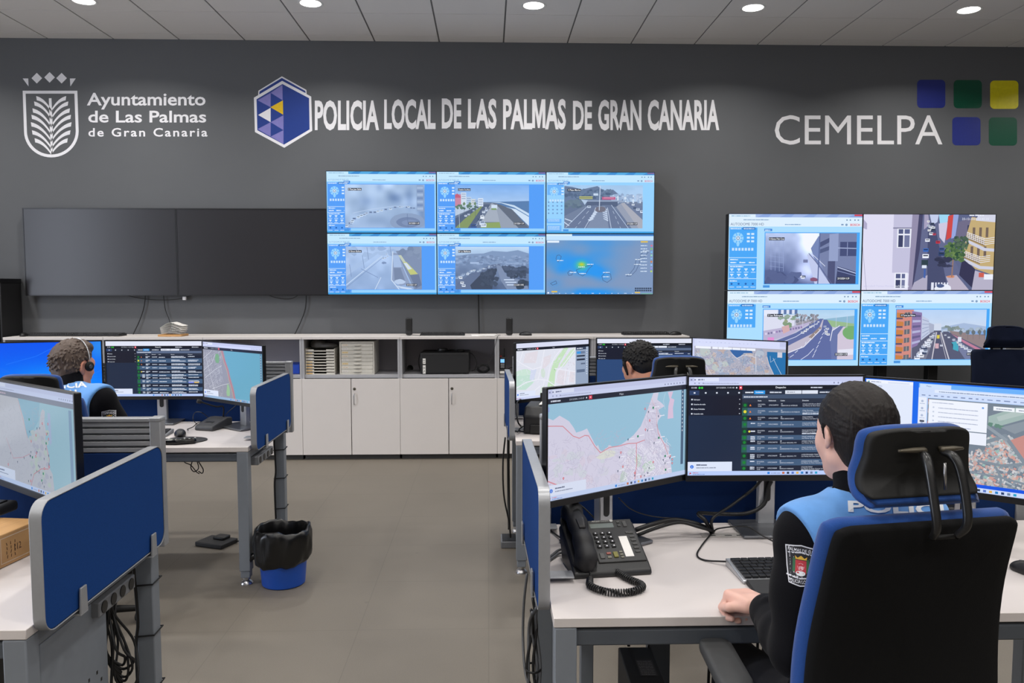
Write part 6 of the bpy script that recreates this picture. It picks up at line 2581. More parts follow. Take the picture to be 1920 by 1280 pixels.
def hair(P, name, m, k, spec, h=.004, wob=.0012, seed=3, pad=.17):
    """spec: list of (op, kind, args) in head coordinates."""
    M = P.head_frame()
    c = M @ Vector((0, -.01, .0))
    b = Blend(c - Vector((pad,) * 3), c + Vector((pad,) * 3), h)
    rot = M.to_3x3()
    V = lambda q: M @ (Vector(q) * k)
    for s in spec:
        if s[0] == 'ell':
            b.ell(V(s[1]), np.array(s[2]) * k, s[3], s[4] if len(s) > 4 else 'add', rot)
        elif s[0] == 'box':
            b.box(V(s[1]), np.array(s[2]) * k, .012, s[3], s[4], rot @ Matrix.Rotation(s[5], 3, 'X'))
        elif s[0] == 'tufts':      # short locks lying on the scalp
            rs = random.Random(seed)
            n_, ln, rad, cz = s[1:5]
            for _ in range(n_):
                a_, z_ = rs.uniform(0, 2 * PI), rs.uniform(-.55, 1)
                rr = math.sqrt(max(0, 1 - z_ * z_))
                u = Vector((rr * math.cos(a_), rr * math.sin(a_), z_))
                if u.y > .45 and u.z < .55:
                    continue
                p_ = Vector((u.x * .083, -.018 + u.y * .103, .029 + u.z * .094))
                if p_.z < cz:
                    continue
                dn = Vector((u.x * .3 + rs.uniform(-.5, .5), .75 * max(0, u.z) - .1 + rs.uniform(-.4, .4), -.9 + max(0, u.z) * .9 + rs.uniform(-.3, .4)))
                q_ = p_ + (dn.normalized() * .8 + u * .45).normalized() * ln * rs.uniform(.6, 1.3)
                b.cone(V(p_ - u * .003), V(q_), rad * k, rad * .45 * k, .003)
        elif s[0] == 'strands':    # hair combed back to the knot
            rs = random.Random(seed)
            e = Vector((0, -.92, -.40)).normalized()
            for i in range(s[1]):
                a_ = rs.uniform(-2.1, 2.1)
                z_ = rs.uniform(-.35, .98)
                rr = math.sqrt(1 - z_ * z_)
                st_ = Vector((math.sin(a_) * rr, math.cos(a_) * rr, z_)).normalized()
                pts_ = []
                for j in range(8):
                    u = st_.lerp(e, j / 7).normalized()
                    pts_.append(V((u.x * .0832, -.018 + u.y * .1022, .028 + u.z * .0942)))
                b.chain(pts_, [s[2] * k] * 8, .002)
        elif s[0] == 'cone':
            b.cone(V(s[1]), V(s[2]), s[3] * k, s[4] * k, s[5])
    if wob:
        b.wobble(wob, 12, seed)
    return blend_obj(name, b, m, P.r)


def face_box(yb, zt, tilt, hy=.13, hz=.13):
    """A box whose top-back edge runs through (yb, zt): what it removes is the face side of the hair."""
    c, s_ = math.cos(tilt), math.sin(tilt)
    return ('box', (0, yb + hy * c + hz * s_, zt + hy * s_ - hz * c), (.2, hy, hz), .012, 'sub', tilt)


# ---- woman at the near desk
PH_W = R(15)
root = Vector((.845, 1.80, 0))
ch = make_chair('swivel chair with blue-rimmed headrest that the woman sits in', (.830, 1.80, 0), R(9.5), R(5))
wm = thing('person', 'person in light blue vest, dark hair tied back, fist on the white desk', 'person', root, PH_W)
L = local(root, PH_W)
pose = dict(lo=(-.42, -.34, -.01), hi=(.42, .62, 1.42), pelvis=L(.856, 1.76, .57), chest=L(.856, 1.755, .90), neck=L(.852, 1.765, 1.116), head=L(.842, 1.80, 1.249), yaw=R(-6), nod=R(7), ear=.80, hand_k=1.1,
            shoulderL=L(.716, 1.735, 1.022), shoulderR=L(.992, 1.80, 1.027), elbowL=L(.668, 1.672, .79), wristL=L(.684, 1.915, .787), elbowR=L(1.07, 1.75, .80), wristR=L(1.02, 1.97, .80),
            kneeL=L(.70, 2.18, .52), kneeR=L(.86, 2.22, .52), ankleL=L(.68, 2.22, .09), ankleR=L(.84, 2.26, .09),
            handL=(L(.634, 2.03, .783) - L(.684, 1.915, .787), (.1, .15, 1), 1.15), handR=(L(.98, 2.08, .79) - L(1.02, 1.97, .80), (0, .1, 1), .6), turn=R(0), collar=.03, armhole=.03)
W = Person(wm, pose, .0036)
W.build_body(SK_W, .95)
sw = W.sweater(NAVY, wob=.0022)
W.trousers()
vest_w = W.vest(VEST, .74, band=None)
hair(W, 'hair', HAIR_W, .95, [('ell', (0, -.018, .028), (.083, .102, .094), .01), ('strands', 150, .0018), face_box(.016, .012, R(36)), ('ell', (.080, -.008, -.014), (.03, .019, .034), .006, 'sub'), ('ell', (-.080, -.008, -.014), (.03, .019, .034), .006, 'sub'),
                             ('ell', (0, -.045, -.03), (.066, .058, .075), .02), ('ell', (0, -.112, -.045), (.042, .040, .044), .02), ('box', (0, -.02, -.19), (.2, .2, .09), .01, 'sub', R(-12))], .0026, .0005)
Mx = lambda q, rz=0.0, rx=0.0: Matrix.Translation(q) @ Matrix.Rotation(rz, 4, 'Z') @ Matrix.Rotation(rx, 4, 'X')


def view_frame(px, py, y, root_rz, Lf):
    """Frame on the cloth as it is seen from the camera side: origin under a pixel at depth y, +y along the line of sight."""
    p = at(px, py, y=y)
    d = (p - Vector((0, 0, EYE))).normalized()
    return Matrix.Translation(Lf(*p)) @ Matrix.Rotation(math.atan2(-d.x, d.y) - root_rz, 4, 'Z') @ Matrix.Rotation(math.asin(d.z), 4, 'X')


text_on(vest_w, 'lettering', 'POLICIA', view_frame(1588, 958, 1.50, PH_W, L) @ Matrix.Rotation(R(-4), 4, 'Y'), .023, .25, PRINT)
text_on(vest_w, 'lettering', 'LOCAL', Mx(L(.79, 1.62, 1.055), R(-5), R(-25)), .045, .19, PRINT)


# shoulder patch on her left sleeve
def patch(P, cloth, Sx, sh, el, t0, w=.062, h=.078):
    q = sh.lerp(el, t0)
    dv = (sh - el).normalized()
    return q, dv


PATCH = mat('black_patch_cloth', (20, 20, 26), .85)


def sleeve_patch(cloth, M, w, h, parent):
    from mathutils.bvhtree import BVHTree
    me = cloth.data
    bv = BVHTree.FromPolygons([v.co for v in me.vertices], [tuple(p.vertices) for p in me.polygons])
    d = (M.to_3x3() @ Vector((0, 1, 0))).normalized()
    cv = CV(100, 125)
    wht, blk = (214, 214, 220), (26, 26, 32)
    sh = [(2, 10), (50, 2), (98, 10), (92, 70), (84, 116), (50, 122), (16, 116), (8, 70)]
    cv.poly(sh, wht)
    cv.poly([(50 + (x - 50) * .93, 62 + (y - 62) * .94) for x, y in sh], blk)
    cv.line([(6, 32), (50, 25), (94, 32)], 4, wht)
    cv.line([(10, 94), (50, 98), (90, 94)], 4, wht)
    cv.text('PALMAS DE G.C.', 10, 24, 10, wht, 'b', 80)
    cv.text('POLICIA LOCAL', 16, 112, 10, wht, 'b', 68)
    cv.rect(26, 44, 34, 82, (40, 96, 60))
    cv.rect(66, 44, 74, 82, (40, 96, 60))
    cv.rect(34, 48, 66, 84, (176, 44, 56))
    cv.disc(50, 66, 10, (214, 170, 176))
    cv.blob(50, 84, 14, 7, (220, 224, 226), 12, .05)
    cv.poly([(34, 46), (32, 36), (40, 42), (50, 34), (60, 42), (68, 36), (66, 46)], (214, 170, 60))
    V, T, C, Ly = np.vstack(cv.V), np.vstack(cv.T), np.vstack(cv.C), np.concatenate(cv.L)
    bm = BM()
    cl = bm.verts.layers.float_color.new('Col')
    c = np.clip(C, 0, 255) / 255
    c = np.where(c <= .04045, c / 12.92, ((c + .055) / 1.055) ** 2.4)
    ly = bm.verts.layers.float.new('ly')
    vv = []
    for p, col, l_ in zip(V, c, Ly):
        v = bm.verts.new(((p[0] / 100 - .5) * w, 0, (.5 - p[1] / 125) * h))
        v[cl] = (*col, 1)
        v[ly] = float(l_)
        vv.append(v)
    for t in T:
        try:
            bm.faces.new([vv[i] for i in t])
        except ValueError:
            pass
    for _ in range(3):
        es = [e for e in bm.edges if e.calc_length() > .010]
        if not es:
            break
        bmesh.ops.subdivide_edges(bm, edges=es, cuts=1)
        bmesh.ops.triangulate(bm, faces=bm.faces)
    for v in bm.verts:
        o = M @ v.co
        hit = bv.ray_cast(o - d * .12, d)
        v.co = (hit[0] if hit[0] is not None else o + d * .01) - d * (.0015 + v[ly] * 6e-5)
    return obj('sleeve_patch', bm, attr_mat('printed_sheet', 0, .7), parent, 0, True)


q0 = L(.668, 1.655, .985)
sleeve_patch(sw, Mx(q0, R(-38)), .07, .086, sw)

# ---- man with headset at the far left desk
PH_L = R(-10)
root = Vector((-2.05, 3.92, 0))
mn = thing('person', 'person in light blue vest with thin black headset, seen from behind', 'person', root, PH_L)
L = local(root, PH_L)
pose = dict(lo=(-.5, -.36, -.01), hi=(.5, .62, 1.40), pelvis=L(-2.06, 3.80, .56), chest=L(-2.055, 3.90, .88), neck=L(-2.06, 3.97, 1.095), head=L(-2.065, 4.03, 1.188), yaw=R(-14), nod=R(8),
            shoulderL=L(-2.225, 3.945, 1.025), shoulderR=L(-1.875, 3.90, 1.022), elbowL=L(-2.34, 4.0, .80), wristL=L(-2.22, 4.20, .785), elbowR=L(-1.81, 3.98, .82), wristR=L(-1.90, 4.20, .785),
            kneeL=L(-2.16, 4.28, .52), kneeR=L(-1.96, 4.30, .52), ankleL=L(-2.16, 4.34, .09), ankleR=L(-1.96, 4.36, .09),
            handL=((.03, .1, -.01), (0, .1, 1), .5), handR=((-.02, .1, -.01), (0, .1, 1), .5), turn=R(0), collar=.035, armhole=.012)
ML = Person(mn, pose, .0055)
ML.build_body(SK_L, 1.0)
swl = ML.sweater(NAVY, wob=.0022, seed=4)
ML.trousers()
vest_l = ML.vest(VEST, .70, seed=5, band=(.935, .962))
hair(ML, 'hair', HAIR_L, 1.0, [('ell', (0, -.018, .030), (.082, .102, .093), .01), ('tufts', 460, .0125, .0042, -.07), face_box(.022, .030, R(14)), ('ell', (.084, .002, -.012), (.03, .026, .042), .006, 'sub'), ('ell', (-.084, .002, -.012), (.03, .026, .042), .006, 'sub'),
                              ('ell', (0, -.05, -.03), (.066, .05, .062), .02), ('ell', (.03, .035, .094), (.04, .03, .02), .03), ('ell', (-.02, .02, .106), (.045, .04, .012), .03), ('box', (0, -.02, -.185), (.2, .2, .09), .01, 'sub', R(-8))], .0028, .0014, 8)
text_on(vest_l, 'lettering', 'POLICIA', view_frame(76, 730, 3.70, PH_L, L) @ Matrix.Rotation(R(0), 4, 'Y'), .028, .19, PRINT)
text_on(vest_l, 'lettering', 'LOCAL', view_frame(82, 744, 3.70, PH_L, L), .026, .15, PRINT)
sleeve_patch(swl, Mx(L(-1.80, 3.84, .945), R(50)), .07, .086, swl)
# his headset
M = mn.matrix_basis @ ML.head_frame()
M.translation = Matrix.Translation(root) @ Matrix.Rotation(PH_L, 4, 'Z') @ Vector(pose['head'])
hs = thing('headset', 'thin black headset with ear cushion worn by the man in light blue vest', 'headset', M.translation)
M0 = Matrix.Rotation(PH_L, 4, 'Z') @ Matrix.Rotation(pose['yaw'], 4, 'Z') @ Matrix.Rotation(-pose['nod'], 4, 'X')
bm = tube(BM(), [M0 @ Vector((.097 * math.cos(a), .012 - .01 * math.sin(a), .012 + .121 * math.sin(a))) for a in [R(d) for d in range(-5, 186, 10)]], .0028, 8, 2)
obj('headband', bm, SILVER, hs, 0, True)
for s in (1, -1):
    bm = BM()
    lathe(bm, [(.001, -.008), (.018, -.008), (.024, -.003), (.024, .005), (.016, .011), (.001, .011)], 24)
    bmesh.ops.transform(bm, matrix=M0 @ Matrix.Translation((.098 * s, .010, -.004)) @ Matrix.Rotation(R(90 * s), 4, 'Y'), verts=bm.verts)
    c_ = obj('ear_cushion', bm, CHB, hs, 0, 40)
    bm = BM()
    lathe(bm, [(.010, .011), (.009, .0125), (.001, .0125)], 16, cap=True)
    bmesh.ops.transform(bm, matrix=M0 @ Matrix.Translation((.098 * s, .010, -.004)) @ Matrix.Rotation(R(90 * s), 4, 'Y'), verts=bm.verts)
    obj('disc', bm, SATIN, c_, 0, 40)
bm = tube(BM(), [M0 @ Vector(q) for q in ((-.10, .012, -.01), (-.10, .05, -.045), (-.075, .095, -.07), (-.045, .115, -.075))], [.002, .002, .0035], 8, 5)
obj('microphone_boom', bm, CHB, hs, 0, True)
make_chair('swivel chair at the desk of the man with headset', (-1.915, 3.62, 0), R(4), R(9), -.085)

# ---- dark-haired man bending over the middle desk
PH_C = R(10)
root = Vector((.80, 3.86, 0))
mc = thing('person', 'person with short black hair bending forward beyond the coast map monitor', 'person', root, PH_C)
L = local(root, PH_C)
pose = dict(lo=(-.5, -.40, -.01), hi=(.5, .66, 1.36), pelvis=L(.83, 3.80, .56), chest=L(.82, 3.86, .86), neck=L(.80, 3.925, 1.055), head=L(.765, 4.005, 1.178), yaw=R(20), nod=R(32),
            shoulderL=L(.635, 3.88, 1.005), shoulderR=L(.985, 3.93, 1.005), elbowL=L(.55, 3.95, .80), wristL=L(.63, 4.17, .79), elbowR=L(1.08, 4.0, .81), wristR=L(.98, 4.20, .785),
            kneeL=L(.68, 4.24, .52), kneeR=L(.88, 4.27, .52), ankleL=L(.66, 4.30, .09), ankleR=L(.86, 4.32, .09),
            handL=((.05, .1, -.02), (0, .1, 1), .5), handR=((-.05, .1, -.01), (0, .1, 1), .5), turn=R(0), collar=.03, armhole=.012)
MC = Person(mc, pose, .0055)
MC.build_body(SK_C, 1.0)
MC.sweater(NAVY, wob=.0022, seed=6)
MC.trousers()
MC.vest(VEST, .70, seed=7)
hair(MC, 'hair', HAIR_C, 1.0, [('ell', (0, -.018, .028), (.080, .100, .091), .01), ('tufts', 460, .0085, .0036, -.07), face_box(.012, .020, R(14)), ('ell', (.084, .002, -.012), (.03, .026, .042), .006, 'sub'), ('ell', (-.084, .002, -.012), (.03, .026, .042), .006, 'sub'),
                              ('ell', (0, -.05, -.028), (.065, .048, .058), .02), ('cone', (.074, .022, .02), (.070, .03, -.03), .01, .006, .01), ('cone', (-.074, .022, .02), (-.070, .03, -.03), .01, .006, .01), ('box', (0, -.02, -.175), (.2, .2, .09), .01, 'sub', R(-8))], .0028, .0010, 9)
make_chair('swivel chair with dark headrest behind the dark-haired man', (.885, 3.86, 0), R(-2), R(6), -.045)
make_chair('empty dark navy swivel chair at the right edge beside the four-screen video wall', (at(1888, 628, y=5.45).x, 5.3, 0), R(172), R(5), -.01, fab=mat('dark_navy_chair_fabric', (17, 24, 44), .9, 0, .08, 300, .15, .15))
# ------------------------------------------------------------------ small things
BLK = mat('black_plastic', (20, 20, 21), .42, 0, .05, 60)
BLKM = mat('matt_black_plastic', (26, 26, 28), .6, 0, .06, 120, .03)
PHN = mat('graphite_phone_plastic', (40, 40, 40), .42, 0, .05, 120, .03)
KEY = mat('dark_key_plastic', (30, 30, 31), .4)
PAPER = mat('white_paper', (236, 233, 228), .85, 0, .03, 30)
WOOD = mat('light_wood', (196, 150, 96), .5, 0, .12, 9, .05, .4, 0, (1, 12, 1))
BEIGE = mat('pale_grey_tray_plastic', (206, 202, 192), .5)
SHEET = attr_mat('printed_sheet', 0, .7)
GREYP = mat('mid_grey_plastic', (112, 114, 118), .5)


def keyboard(label, loc, rz, w=.44, d=.14, rest=False, edge=None, group='black keyboards'):
    t = thing('keyboard', label, 'keyboard', loc, rz, group)
    bm = BM()
    prism(bm, [(-d / 2, 0), (d / 2, 0), (d / 2, .022), (-d / 2, .010)], -w / 2, w / 2, 'x')
    obj('frame', bm, edge or BLKM, t, .003)
    bm = BM()
    rows, cols = 6, 15
    sl = math.atan2(.012, d)
    gaps = {10: .006, 13: .004}
    for r_ in range(rows):
        x = -w / 2 + .010
        while x < w / 2 - .02:
            kw = (w - .02) / 20.5
            if r_ == 0 and -w * .22 < x < w * .02:
                kw *= 5
            elif rng.random() < .1 and r_:
                kw *= 1.5
            kw = min(kw, w / 2 - .01 - x)
            y0 = -d / 2 + .012 + r_ * (d - .024) / rows
            y1 = y0 + (d - .024) / rows - .0025
            z = .0105 + (y0 + d / 2) * math.tan(sl)
            v = bx(bm, x, x + kw - .0025, y0, y1, z, z + .0075)
            x += kw
    obj('keys', bm, KEY, t, .0012)
    if rest:
        bm = BM()
        prism(bm, [(-d / 2 - .085, 0), (-d / 2 - .003, 0), (-d / 2 - .003, .016), (-d / 2 - .085, .008)], -w / 2 + .006, w / 2 - .006, 'x')
        obj('palm_rest', bm, BLKM, t, .004)
    return t


def mouse(label, loc, rz):
    t = thing('computer_mouse', label, 'mouse', loc, rz, 'black computer mice')
    b = Blend((-.04, -.065, -.002), (.04, .065, .045), .0028)
    b.ell((0, -.008, .008), (.031, .055, .028), .01).ell((0, .03, .006), (.027, .03, .018), .015)
    b.cut((0, 0, 0.0005), (0, 0, -1))
    blend_obj('shell', b, BLK, t)
    obj('wheel', lathe(BM(), [(.001, -.003), (.009, -.003), (.009, .003), (.001, .003)], 16), GREYP, t, 0, 40, loc=(0, .03, .022), rot=(0, R(90), 0))
    return t


ZT = CT + .0008
kx = lambda px, y: at(px, 626, y=y).x
mouse('black computer mouse at the left end of the cabinet tops', (kx(45, 7.36), 7.36, ZT), .2)
keyboard('black keyboard beside the mouse at the left end of cabinet tops', (kx(98, 7.42), 7.42, ZT), 0)
keyboard('black keyboard lying nearest the paper stack on the cabinets', (kx(186, 7.40), 7.40, ZT), R(-2))
keyboard('thin black keyboard between the two small speakers', (kx(830, 7.40), 7.40, ZT), 0, .41, .13)
mouse('black computer mouse just right of the speaker pair on the cabinets', (kx(985, 7.34), 7.34, ZT), 1.2)
keyboard('black keyboard on the cabinet top above the dark-haired man', (kx(1211, 7.42), 7.42, ZT), R(1))
mouse('black computer mouse at the end of the cabinets near four screens', (kx(1267, 7.36), 7.36, ZT), -1.2)

# wooden board with a bundle of folded white papers
x = kx(325, 7.36)
tag(obj('wooden_board', box(-.105, .105, -.09, .09, 0, .018), WOOD, None, .003, loc=(x, 7.36, ZT)), 'small light wooden board under the white papers', 'board')
t = thing('paper_stack', 'bundle of curled white papers on a small wooden board', 'papers', (x + .005, 7.36, ZT + .018))
for k in range(9):
    bm = BM()
    n = 9
    g = []
    for i in range(n):
        u = i / (n - 1)
        X = -.085 + .17 * u + .004 * k * (u - .3)
        Z = .004 + .0085 * k * (1 - .5 * abs(u - .45)) + .030 * math.sin(u * PI) * (.3 + k / 9) + (.010 * (k % 3) * max(0, u - .75) * 4)
        g.append((X, Z))
    out = [(a, b) for a, b in g] + [(a, b + .0025) for a, b in reversed(g)]
    prism(bm, out, -.075 + .004 * (k % 2), .07 - .005 * (k % 3), 'y')
    obj('sheet', bm, PAPER, t, 0, 50)


def speaker(label, px, rz):
    t = thing('desktop_speaker', label, 'speaker', (kx(px, 7.36), 7.36, ZT), rz, 'small black speakers on the cabinets')
    b = Blend((-.05, -.06, -.004), (.05, .06, .18), .004)
    b.box((0, 0, .084), (.031, .036, .08), .016, .0, 'add', Matrix.Rotation(R(-6), 4, 'X'))
    b.cut((0, 0, .0008), (0, 0, -1))
    blend_obj('cabinet', b, BLKM, t)
    obj('grille', prism(BM(), rrect(.05, .115, .018, 6, (0, .098)), -.046, -.036, 'y', Matrix.Rotation(R(-6), 4, 'X')), BLK, t, .003)
    obj('badge', prism(BM(), rrect(.008, .010, .003, 3, (0, .026)), -.0425, -.036, 'y', Matrix.Rotation(R(-6), 4, 'X')), SILVER, t)
    return t


speaker('small black speaker standing above the cabinet with drawer organizers', 767, .05)
speaker('small black speaker standing above the handheld radio', 955, -.08)
t = thing('loose_papers', 'flat white papers lying on the cabinet top between the speakers', 'papers', (kx(905, 7.36), 7.36, ZT))
obj('sheet', box(-.105, .095, -.10, .10, 0, .003), PAPER, t, .0008, rot=(0, 0, .12))
obj('sheet', box(-.02, .13, -.11, .06, .0032, .006), PAPER, t, .0008, rot=(0, 0, -.2))
cable('thin black speaker cable running on the cabinet top toward papers', [(kx(773, 7.4), 7.40, ZT + .003), (kx(781, 7.36), 7.35, ZT + .003), (kx(789, 7.3), 7.30, ZT + .003)], .0025)
cable('thin cable hanging over the cabinet edge near the handheld radio', [(kx(938, 7.38), 7.36, ZT + .003), (kx(934, 7.26), 7.24, ZT + .006), (kx(931, 7.19), 7.195, ZT - .03), (.045, 7.197, .98), (.0, 7.21, .87), (-.05, 7.24, .82)], .0025)

# inside the open cabinet shelves (z = ZS)
sx = lambda px, y=7.30: at(px, 690, y=y).x


def organizer(label, px0, px1, h, n, open_front):
    x0, x1 = sx(px0, 7.26), sx(px1, 7.26)
    w_ = x1 - x0
    t = thing('drawer_organizer', label, 'organizer', ((x0 + x1) / 2, 7.26, ZS + .0008), 0, 'grey drawer organizers in the open shelf')
    q_ = w_ / 2
    if not open_front:
        bm = BM()
        bx(bm, -q_, -q_ + .012, 0, .33, 0, h)
        bx(bm, q_ - .012, q_, 0, .33, 0, h)
        bx(bm, -q_ + .012, q_ - .012, 0, .33, h - .014, h)
        bx(bm, -q_ + .012, q_ - .012, 0, .33, 0, .012)
        bx(bm, -q_ + .012, q_ - .012, .32, .33, .012, h - .014)
        obj('case', bm, BEIGE, t, .002)
    iw = q_ - (.014 if not open_front else 0)
    z0, z1 = (.013, h - .015) if not open_front else (0, h)
    p = (z1 - z0) / n
    for k in range(n):
        z = z0 + p * k
        bm = BM()
        if open_front:      # stacking letter tray: low front lip, dark gap above
            bx(bm, -iw, iw, .0, .31, z, z + p * .16)
            bx(bm, -iw, -iw + .006, .0, .31, z + p * .16, z + p * .98)
            bx(bm, iw - .006, iw, .0, .31, z + p * .16, z + p * .98)
            for s in (-1, 1):
                bx(bm, min(s * iw * .98, s * iw * .42), max(s * iw * .98, s * iw * .42), -.002, .004, z, z + p * .74)
            bx(bm, -iw * .42, iw * .42, -.002, .004, z, z + p * .36)
            bx(bm, -iw + .006, iw - .006, .30, .31, z + p * .16, z + p * .96)
            d_ = obj('letter_tray', bm, BEIGE, t, .001)
        else:
            bx(bm, -iw, iw, .003, .31, z + .0012, z + p - .0012)
            d_ = obj('drawer', bm, BEIGE, t, .0012)
            b2 = BM()
            lathe(b2, [(.001, -.007), (.032, -.007), (.032, .0), (.001, .0)], 24)
            bmesh.ops.scale(b2, vec=(1.1, .45, 1), verts=b2.verts)
            obj('grip', b2, BEIGE, d_, .001, 40, loc=(.005, .003, z + p * .55))
        cv = CV(100, 30, k + 3)
        cv.rect(0, 0, 100, 30, [(226, 214, 196), (232, 206, 150), (222, 220, 216)][(k + (2 if not open_front else 0)) % 3] if not (open_front and k < 4) else (226, 180, 104))
        cv.words(6, 20, 84, 9, (150, 130, 110))
        lb = cv.build('label', .052, p * .42, SHEET, d_, 1e-5)
        lb.location = (-iw + .036, -.0028 if open_front else .002, z + p * (.42 if open_front else .5))
    return t


organizer('pale grey stack of letter trays with dark gaps in the open shelf', 573, 628, .236, 9, True)
organizer('pale grey drawer organizer with eight closed drawers in the open shelf', 637, 702, .30, 8, False)
t = thing('folded_cloth_bag', 'grey crumpled bag lying on the letter trays', 'bag', (sx(608, 7.4), 7.40, ZS + .238))
b = Blend((-.14, -.13, -.01), (.14, .13, .11), .006)
b.ell((-.05, 0, .03), (.07, .09, .045), .03).ell((.05, -.01, .018), (.08, .09, .022), .03).ell((-.075, .02, .036), (.03, .05, .03), .03)
b.wobble(.005, 12, 5)
b.cut((0, 0, .001), (0, 0, -1))
blend_obj('cloth', b, mat('grey_cloth', (92, 90, 88), .9, 0, .1, 60, .3), t)
tag(obj('blue_box_file', box(-.06, .06, 0, .25, 0, .085), mat('bright_blue_card', (22, 74, 190), .6), None, .004, loc=(sx(549, 7.32), 7.32, ZS + .001)), 'bright blue box in the open shelf behind the divider posts', 'box')

x0, x1 = sx(788, 7.25), sx(880, 7.25)
t = thing('desktop_computer', 'black desktop computer lying flat in the open shelf with two white stickers', 'computer', ((x0 + x1) / 2, 7.25, ZS + .001), 0)
qh = (x1 - x0) / 2
obj('case', box(-qh, qh, 0, .36, .006, .196), BLKM, t, .012, seg=3)
obj('feet', bx(bx(BM(), -qh + .03, -qh + .06, .03, .33, 0, .008), qh - .06, qh - .03, .03, .33, 0, .008), BLK, t)
for zz, hh_ in ((.120, .05), (.045, .078)):
    cv = CV(50, 80, 3)
    cv.rect(0, 0, 50, 80, (226, 224, 220))
    cv.words(6, 30, 36, 8, (60, 60, 60))
    cv.line([(12, 66), (30, 50), (38, 60)], 5, (60, 60, 60))
    lb = cv.build('sticker', .026, hh_, SHEET, t, 1e-5)
    lb.location = (-qh + .036, -.001, zz)
t = thing('wired_headset', 'black headset lying on the flat computer in the shelf', 'headset', (sx(830, 7.38), 7.38, ZS + .198))
obj('ear_pad', lathe(BM(), [(.001, 0), (.045, .0), (.05, .012), (.045, .028), (.02, .034), (.001, .034)], 24), BLK, t, 0, 40)
obj('headband', tube(BM(), [(.03, .0, .01), (.08, .03, .012), (.13, .02, .012), (.17, -.02, .010)], .007, 8), BLK, t, 0, True)
obj('ear_pad', lathe(BM(), [(.001, 0), (.035, .0), (.04, .010), (.03, .022), (.001, .024)], 24), BLK, t, 0, 40, loc=(.17, -.02, .0))
cable('black cable drooping from the shelf computer to a cable coil', [(x1 - .09, 7.36, ZS + .205), (x1 + .02, 7.36, ZS + .18), (x1 + .065, 7.35, ZS + .10), (x1 + .05, 7.34, ZS + .04), (x1 + .02, 7.34, ZS + .02)], .0035)
cable('black cable arching beside the stickers of the shelf computer', [(x0 + .04, 7.42, ZS + .202), (x0 - .01, 7.42, ZS + .18), (x0 - .028, 7.40, ZS + .10), (x0 - .012, 7.40, ZS + .02)], .0035)
bm = BM()
for k in range(7):
    rr = .042 + .008 * math.sin(k * 2.1)
    tube(bm, [(rr * 1.2 * math.cos(a), .02 * math.sin(k) + .01 * math.sin(a * 2 + k), .042 + rr * .75 * math.sin(a)) for a in [2 * PI * i / 10 + k for i in range(11)]], .0048, 6, 3)
tag(obj('cable_coil', bm, CABLE, None, 0, True, loc=(sx(906, 7.33), 7.33, ZS + .002)), 'black bunched cable coil in the shelf beside the flat computer', 'cable')
tag(obj('cable_grommet', lathe(BM(), [(.001, 0), (.024, 0), (.03, .004), (.03, 0.0), (.001, -.001)], 28), BLK, None, 0, 40, loc=(sx(769, 7.645), 7.646, at(768, 690, y=7.645).z), rot=(R(90), 0, 0)), 'round black cable hole cover in the back of the open shelf', 'cable cover')
t = thing('handheld_radio', 'black handheld radio with lit blue display standing in its charger', 'radio', (sx(942, 7.27), 7.27, ZS + .001))
obj('charger', box(-.038, .038, -.035, .045, 0, .045), BLKM, t, .006)
obj('sticker', box(-.024, .024, -.0362, -.0348, .008, .030), PAPER, t)
obj('body', box(-.028, .028, -.018, .02, .04, .155), BLK, t, .007)
obj('display', box(-.018, .018, -.0192, -.0175, .105, .137), emis('blue_radio_display', (110, 170, 230), 1.2), t)
bm = BM()
for i in range(4):
    for j in range(3):
        bx(bm, -.016 + j * .012, -.008 + j * .012, -.0205, -.0178, .056 + i * .011, .063 + i * .011)
obj('keypad', bm, mat('light_grey_key', (170, 170, 172), .5), t, .0008)
obj('antenna', tube(BM(), [(.018, 0, .15), (.018, 0, .235)], [.007, .0045], 10, 0), BLK, t, 0, 40)
obj('knob', lathe(BM(), [(.001, .152), (.008, .152), (.008, .168), (.001, .168)], 16), mat('red_knob', (170, 40, 34), .5), t, 0, 40, loc=(-.014, 0, 0))
cable('black charger cable of the handheld radio', [(sx(946, 7.33), 7.33, ZS + .01), (sx(958, 7.36), 7.36, ZS + .05), (sx(966, 7.36), 7.36, ZS + .03), (sx(975, 7.38), 7.38, ZS + .006)], .004)

ZD = .7408
# ------------------------------------------------------------------ desk of the woman
p = at(1150, 1060, z=ZD)
ang = R(8)
t = thing('desk_phone', 'dark office phone with handset and coiled cord on the desk of the woman', 'phone', (.362, 2.255, ZD), ang)
TL = R(24)
Tm = Matrix.Translation((0, .0, .022)) @ Matrix.Rotation(TL, 4, 'X')
bm = BM()
sec = [(0, 0), (.004, .016), (.03, .030), (.205 * math.cos(TL), .03 + .18 * math.sin(TL)), (.205 * math.cos(TL) + .012, .02 + .18 * math.sin(TL)), (.15, .0)]
prism(bm, sec, -.118, .118, 'x')
obj('body', bm, PHN, t, .006, seg=3)
def onface(bm, x0, x1, s0, s1, lift, th):
    """A block on the sloping face: x across, s up the slope."""
    return bx(bm, x0, x1, s0, s1, lift, lift + th, Matrix.Translation((0, .028, .0295)) @ Matrix.Rotation(math.atan2(.18 * math.sin(TL), .205 * math.cos(TL) - .03), 4, 'X'))
SF = .19
obj('face_plate', onface(BM(), -.035, .112, .004, SF - .006, -.001, .005), mat('face_plate_grey', (48, 48, 47), .45), t, .004)
obj('display', onface(BM(), -.026, .050, .148, .168, .003, .002), mat('lcd_grey_green', (112, 120, 116), .25), t, .001)
bm = BM()
for i in range(4):
    for j in range(3):
        onface(bm, -.024 + j * .022, -.010 + j * .022, .062 + i * .0185, .072 + i * .0185, .003, .005)
obj('keypad', bm, KEY, t, .0015)
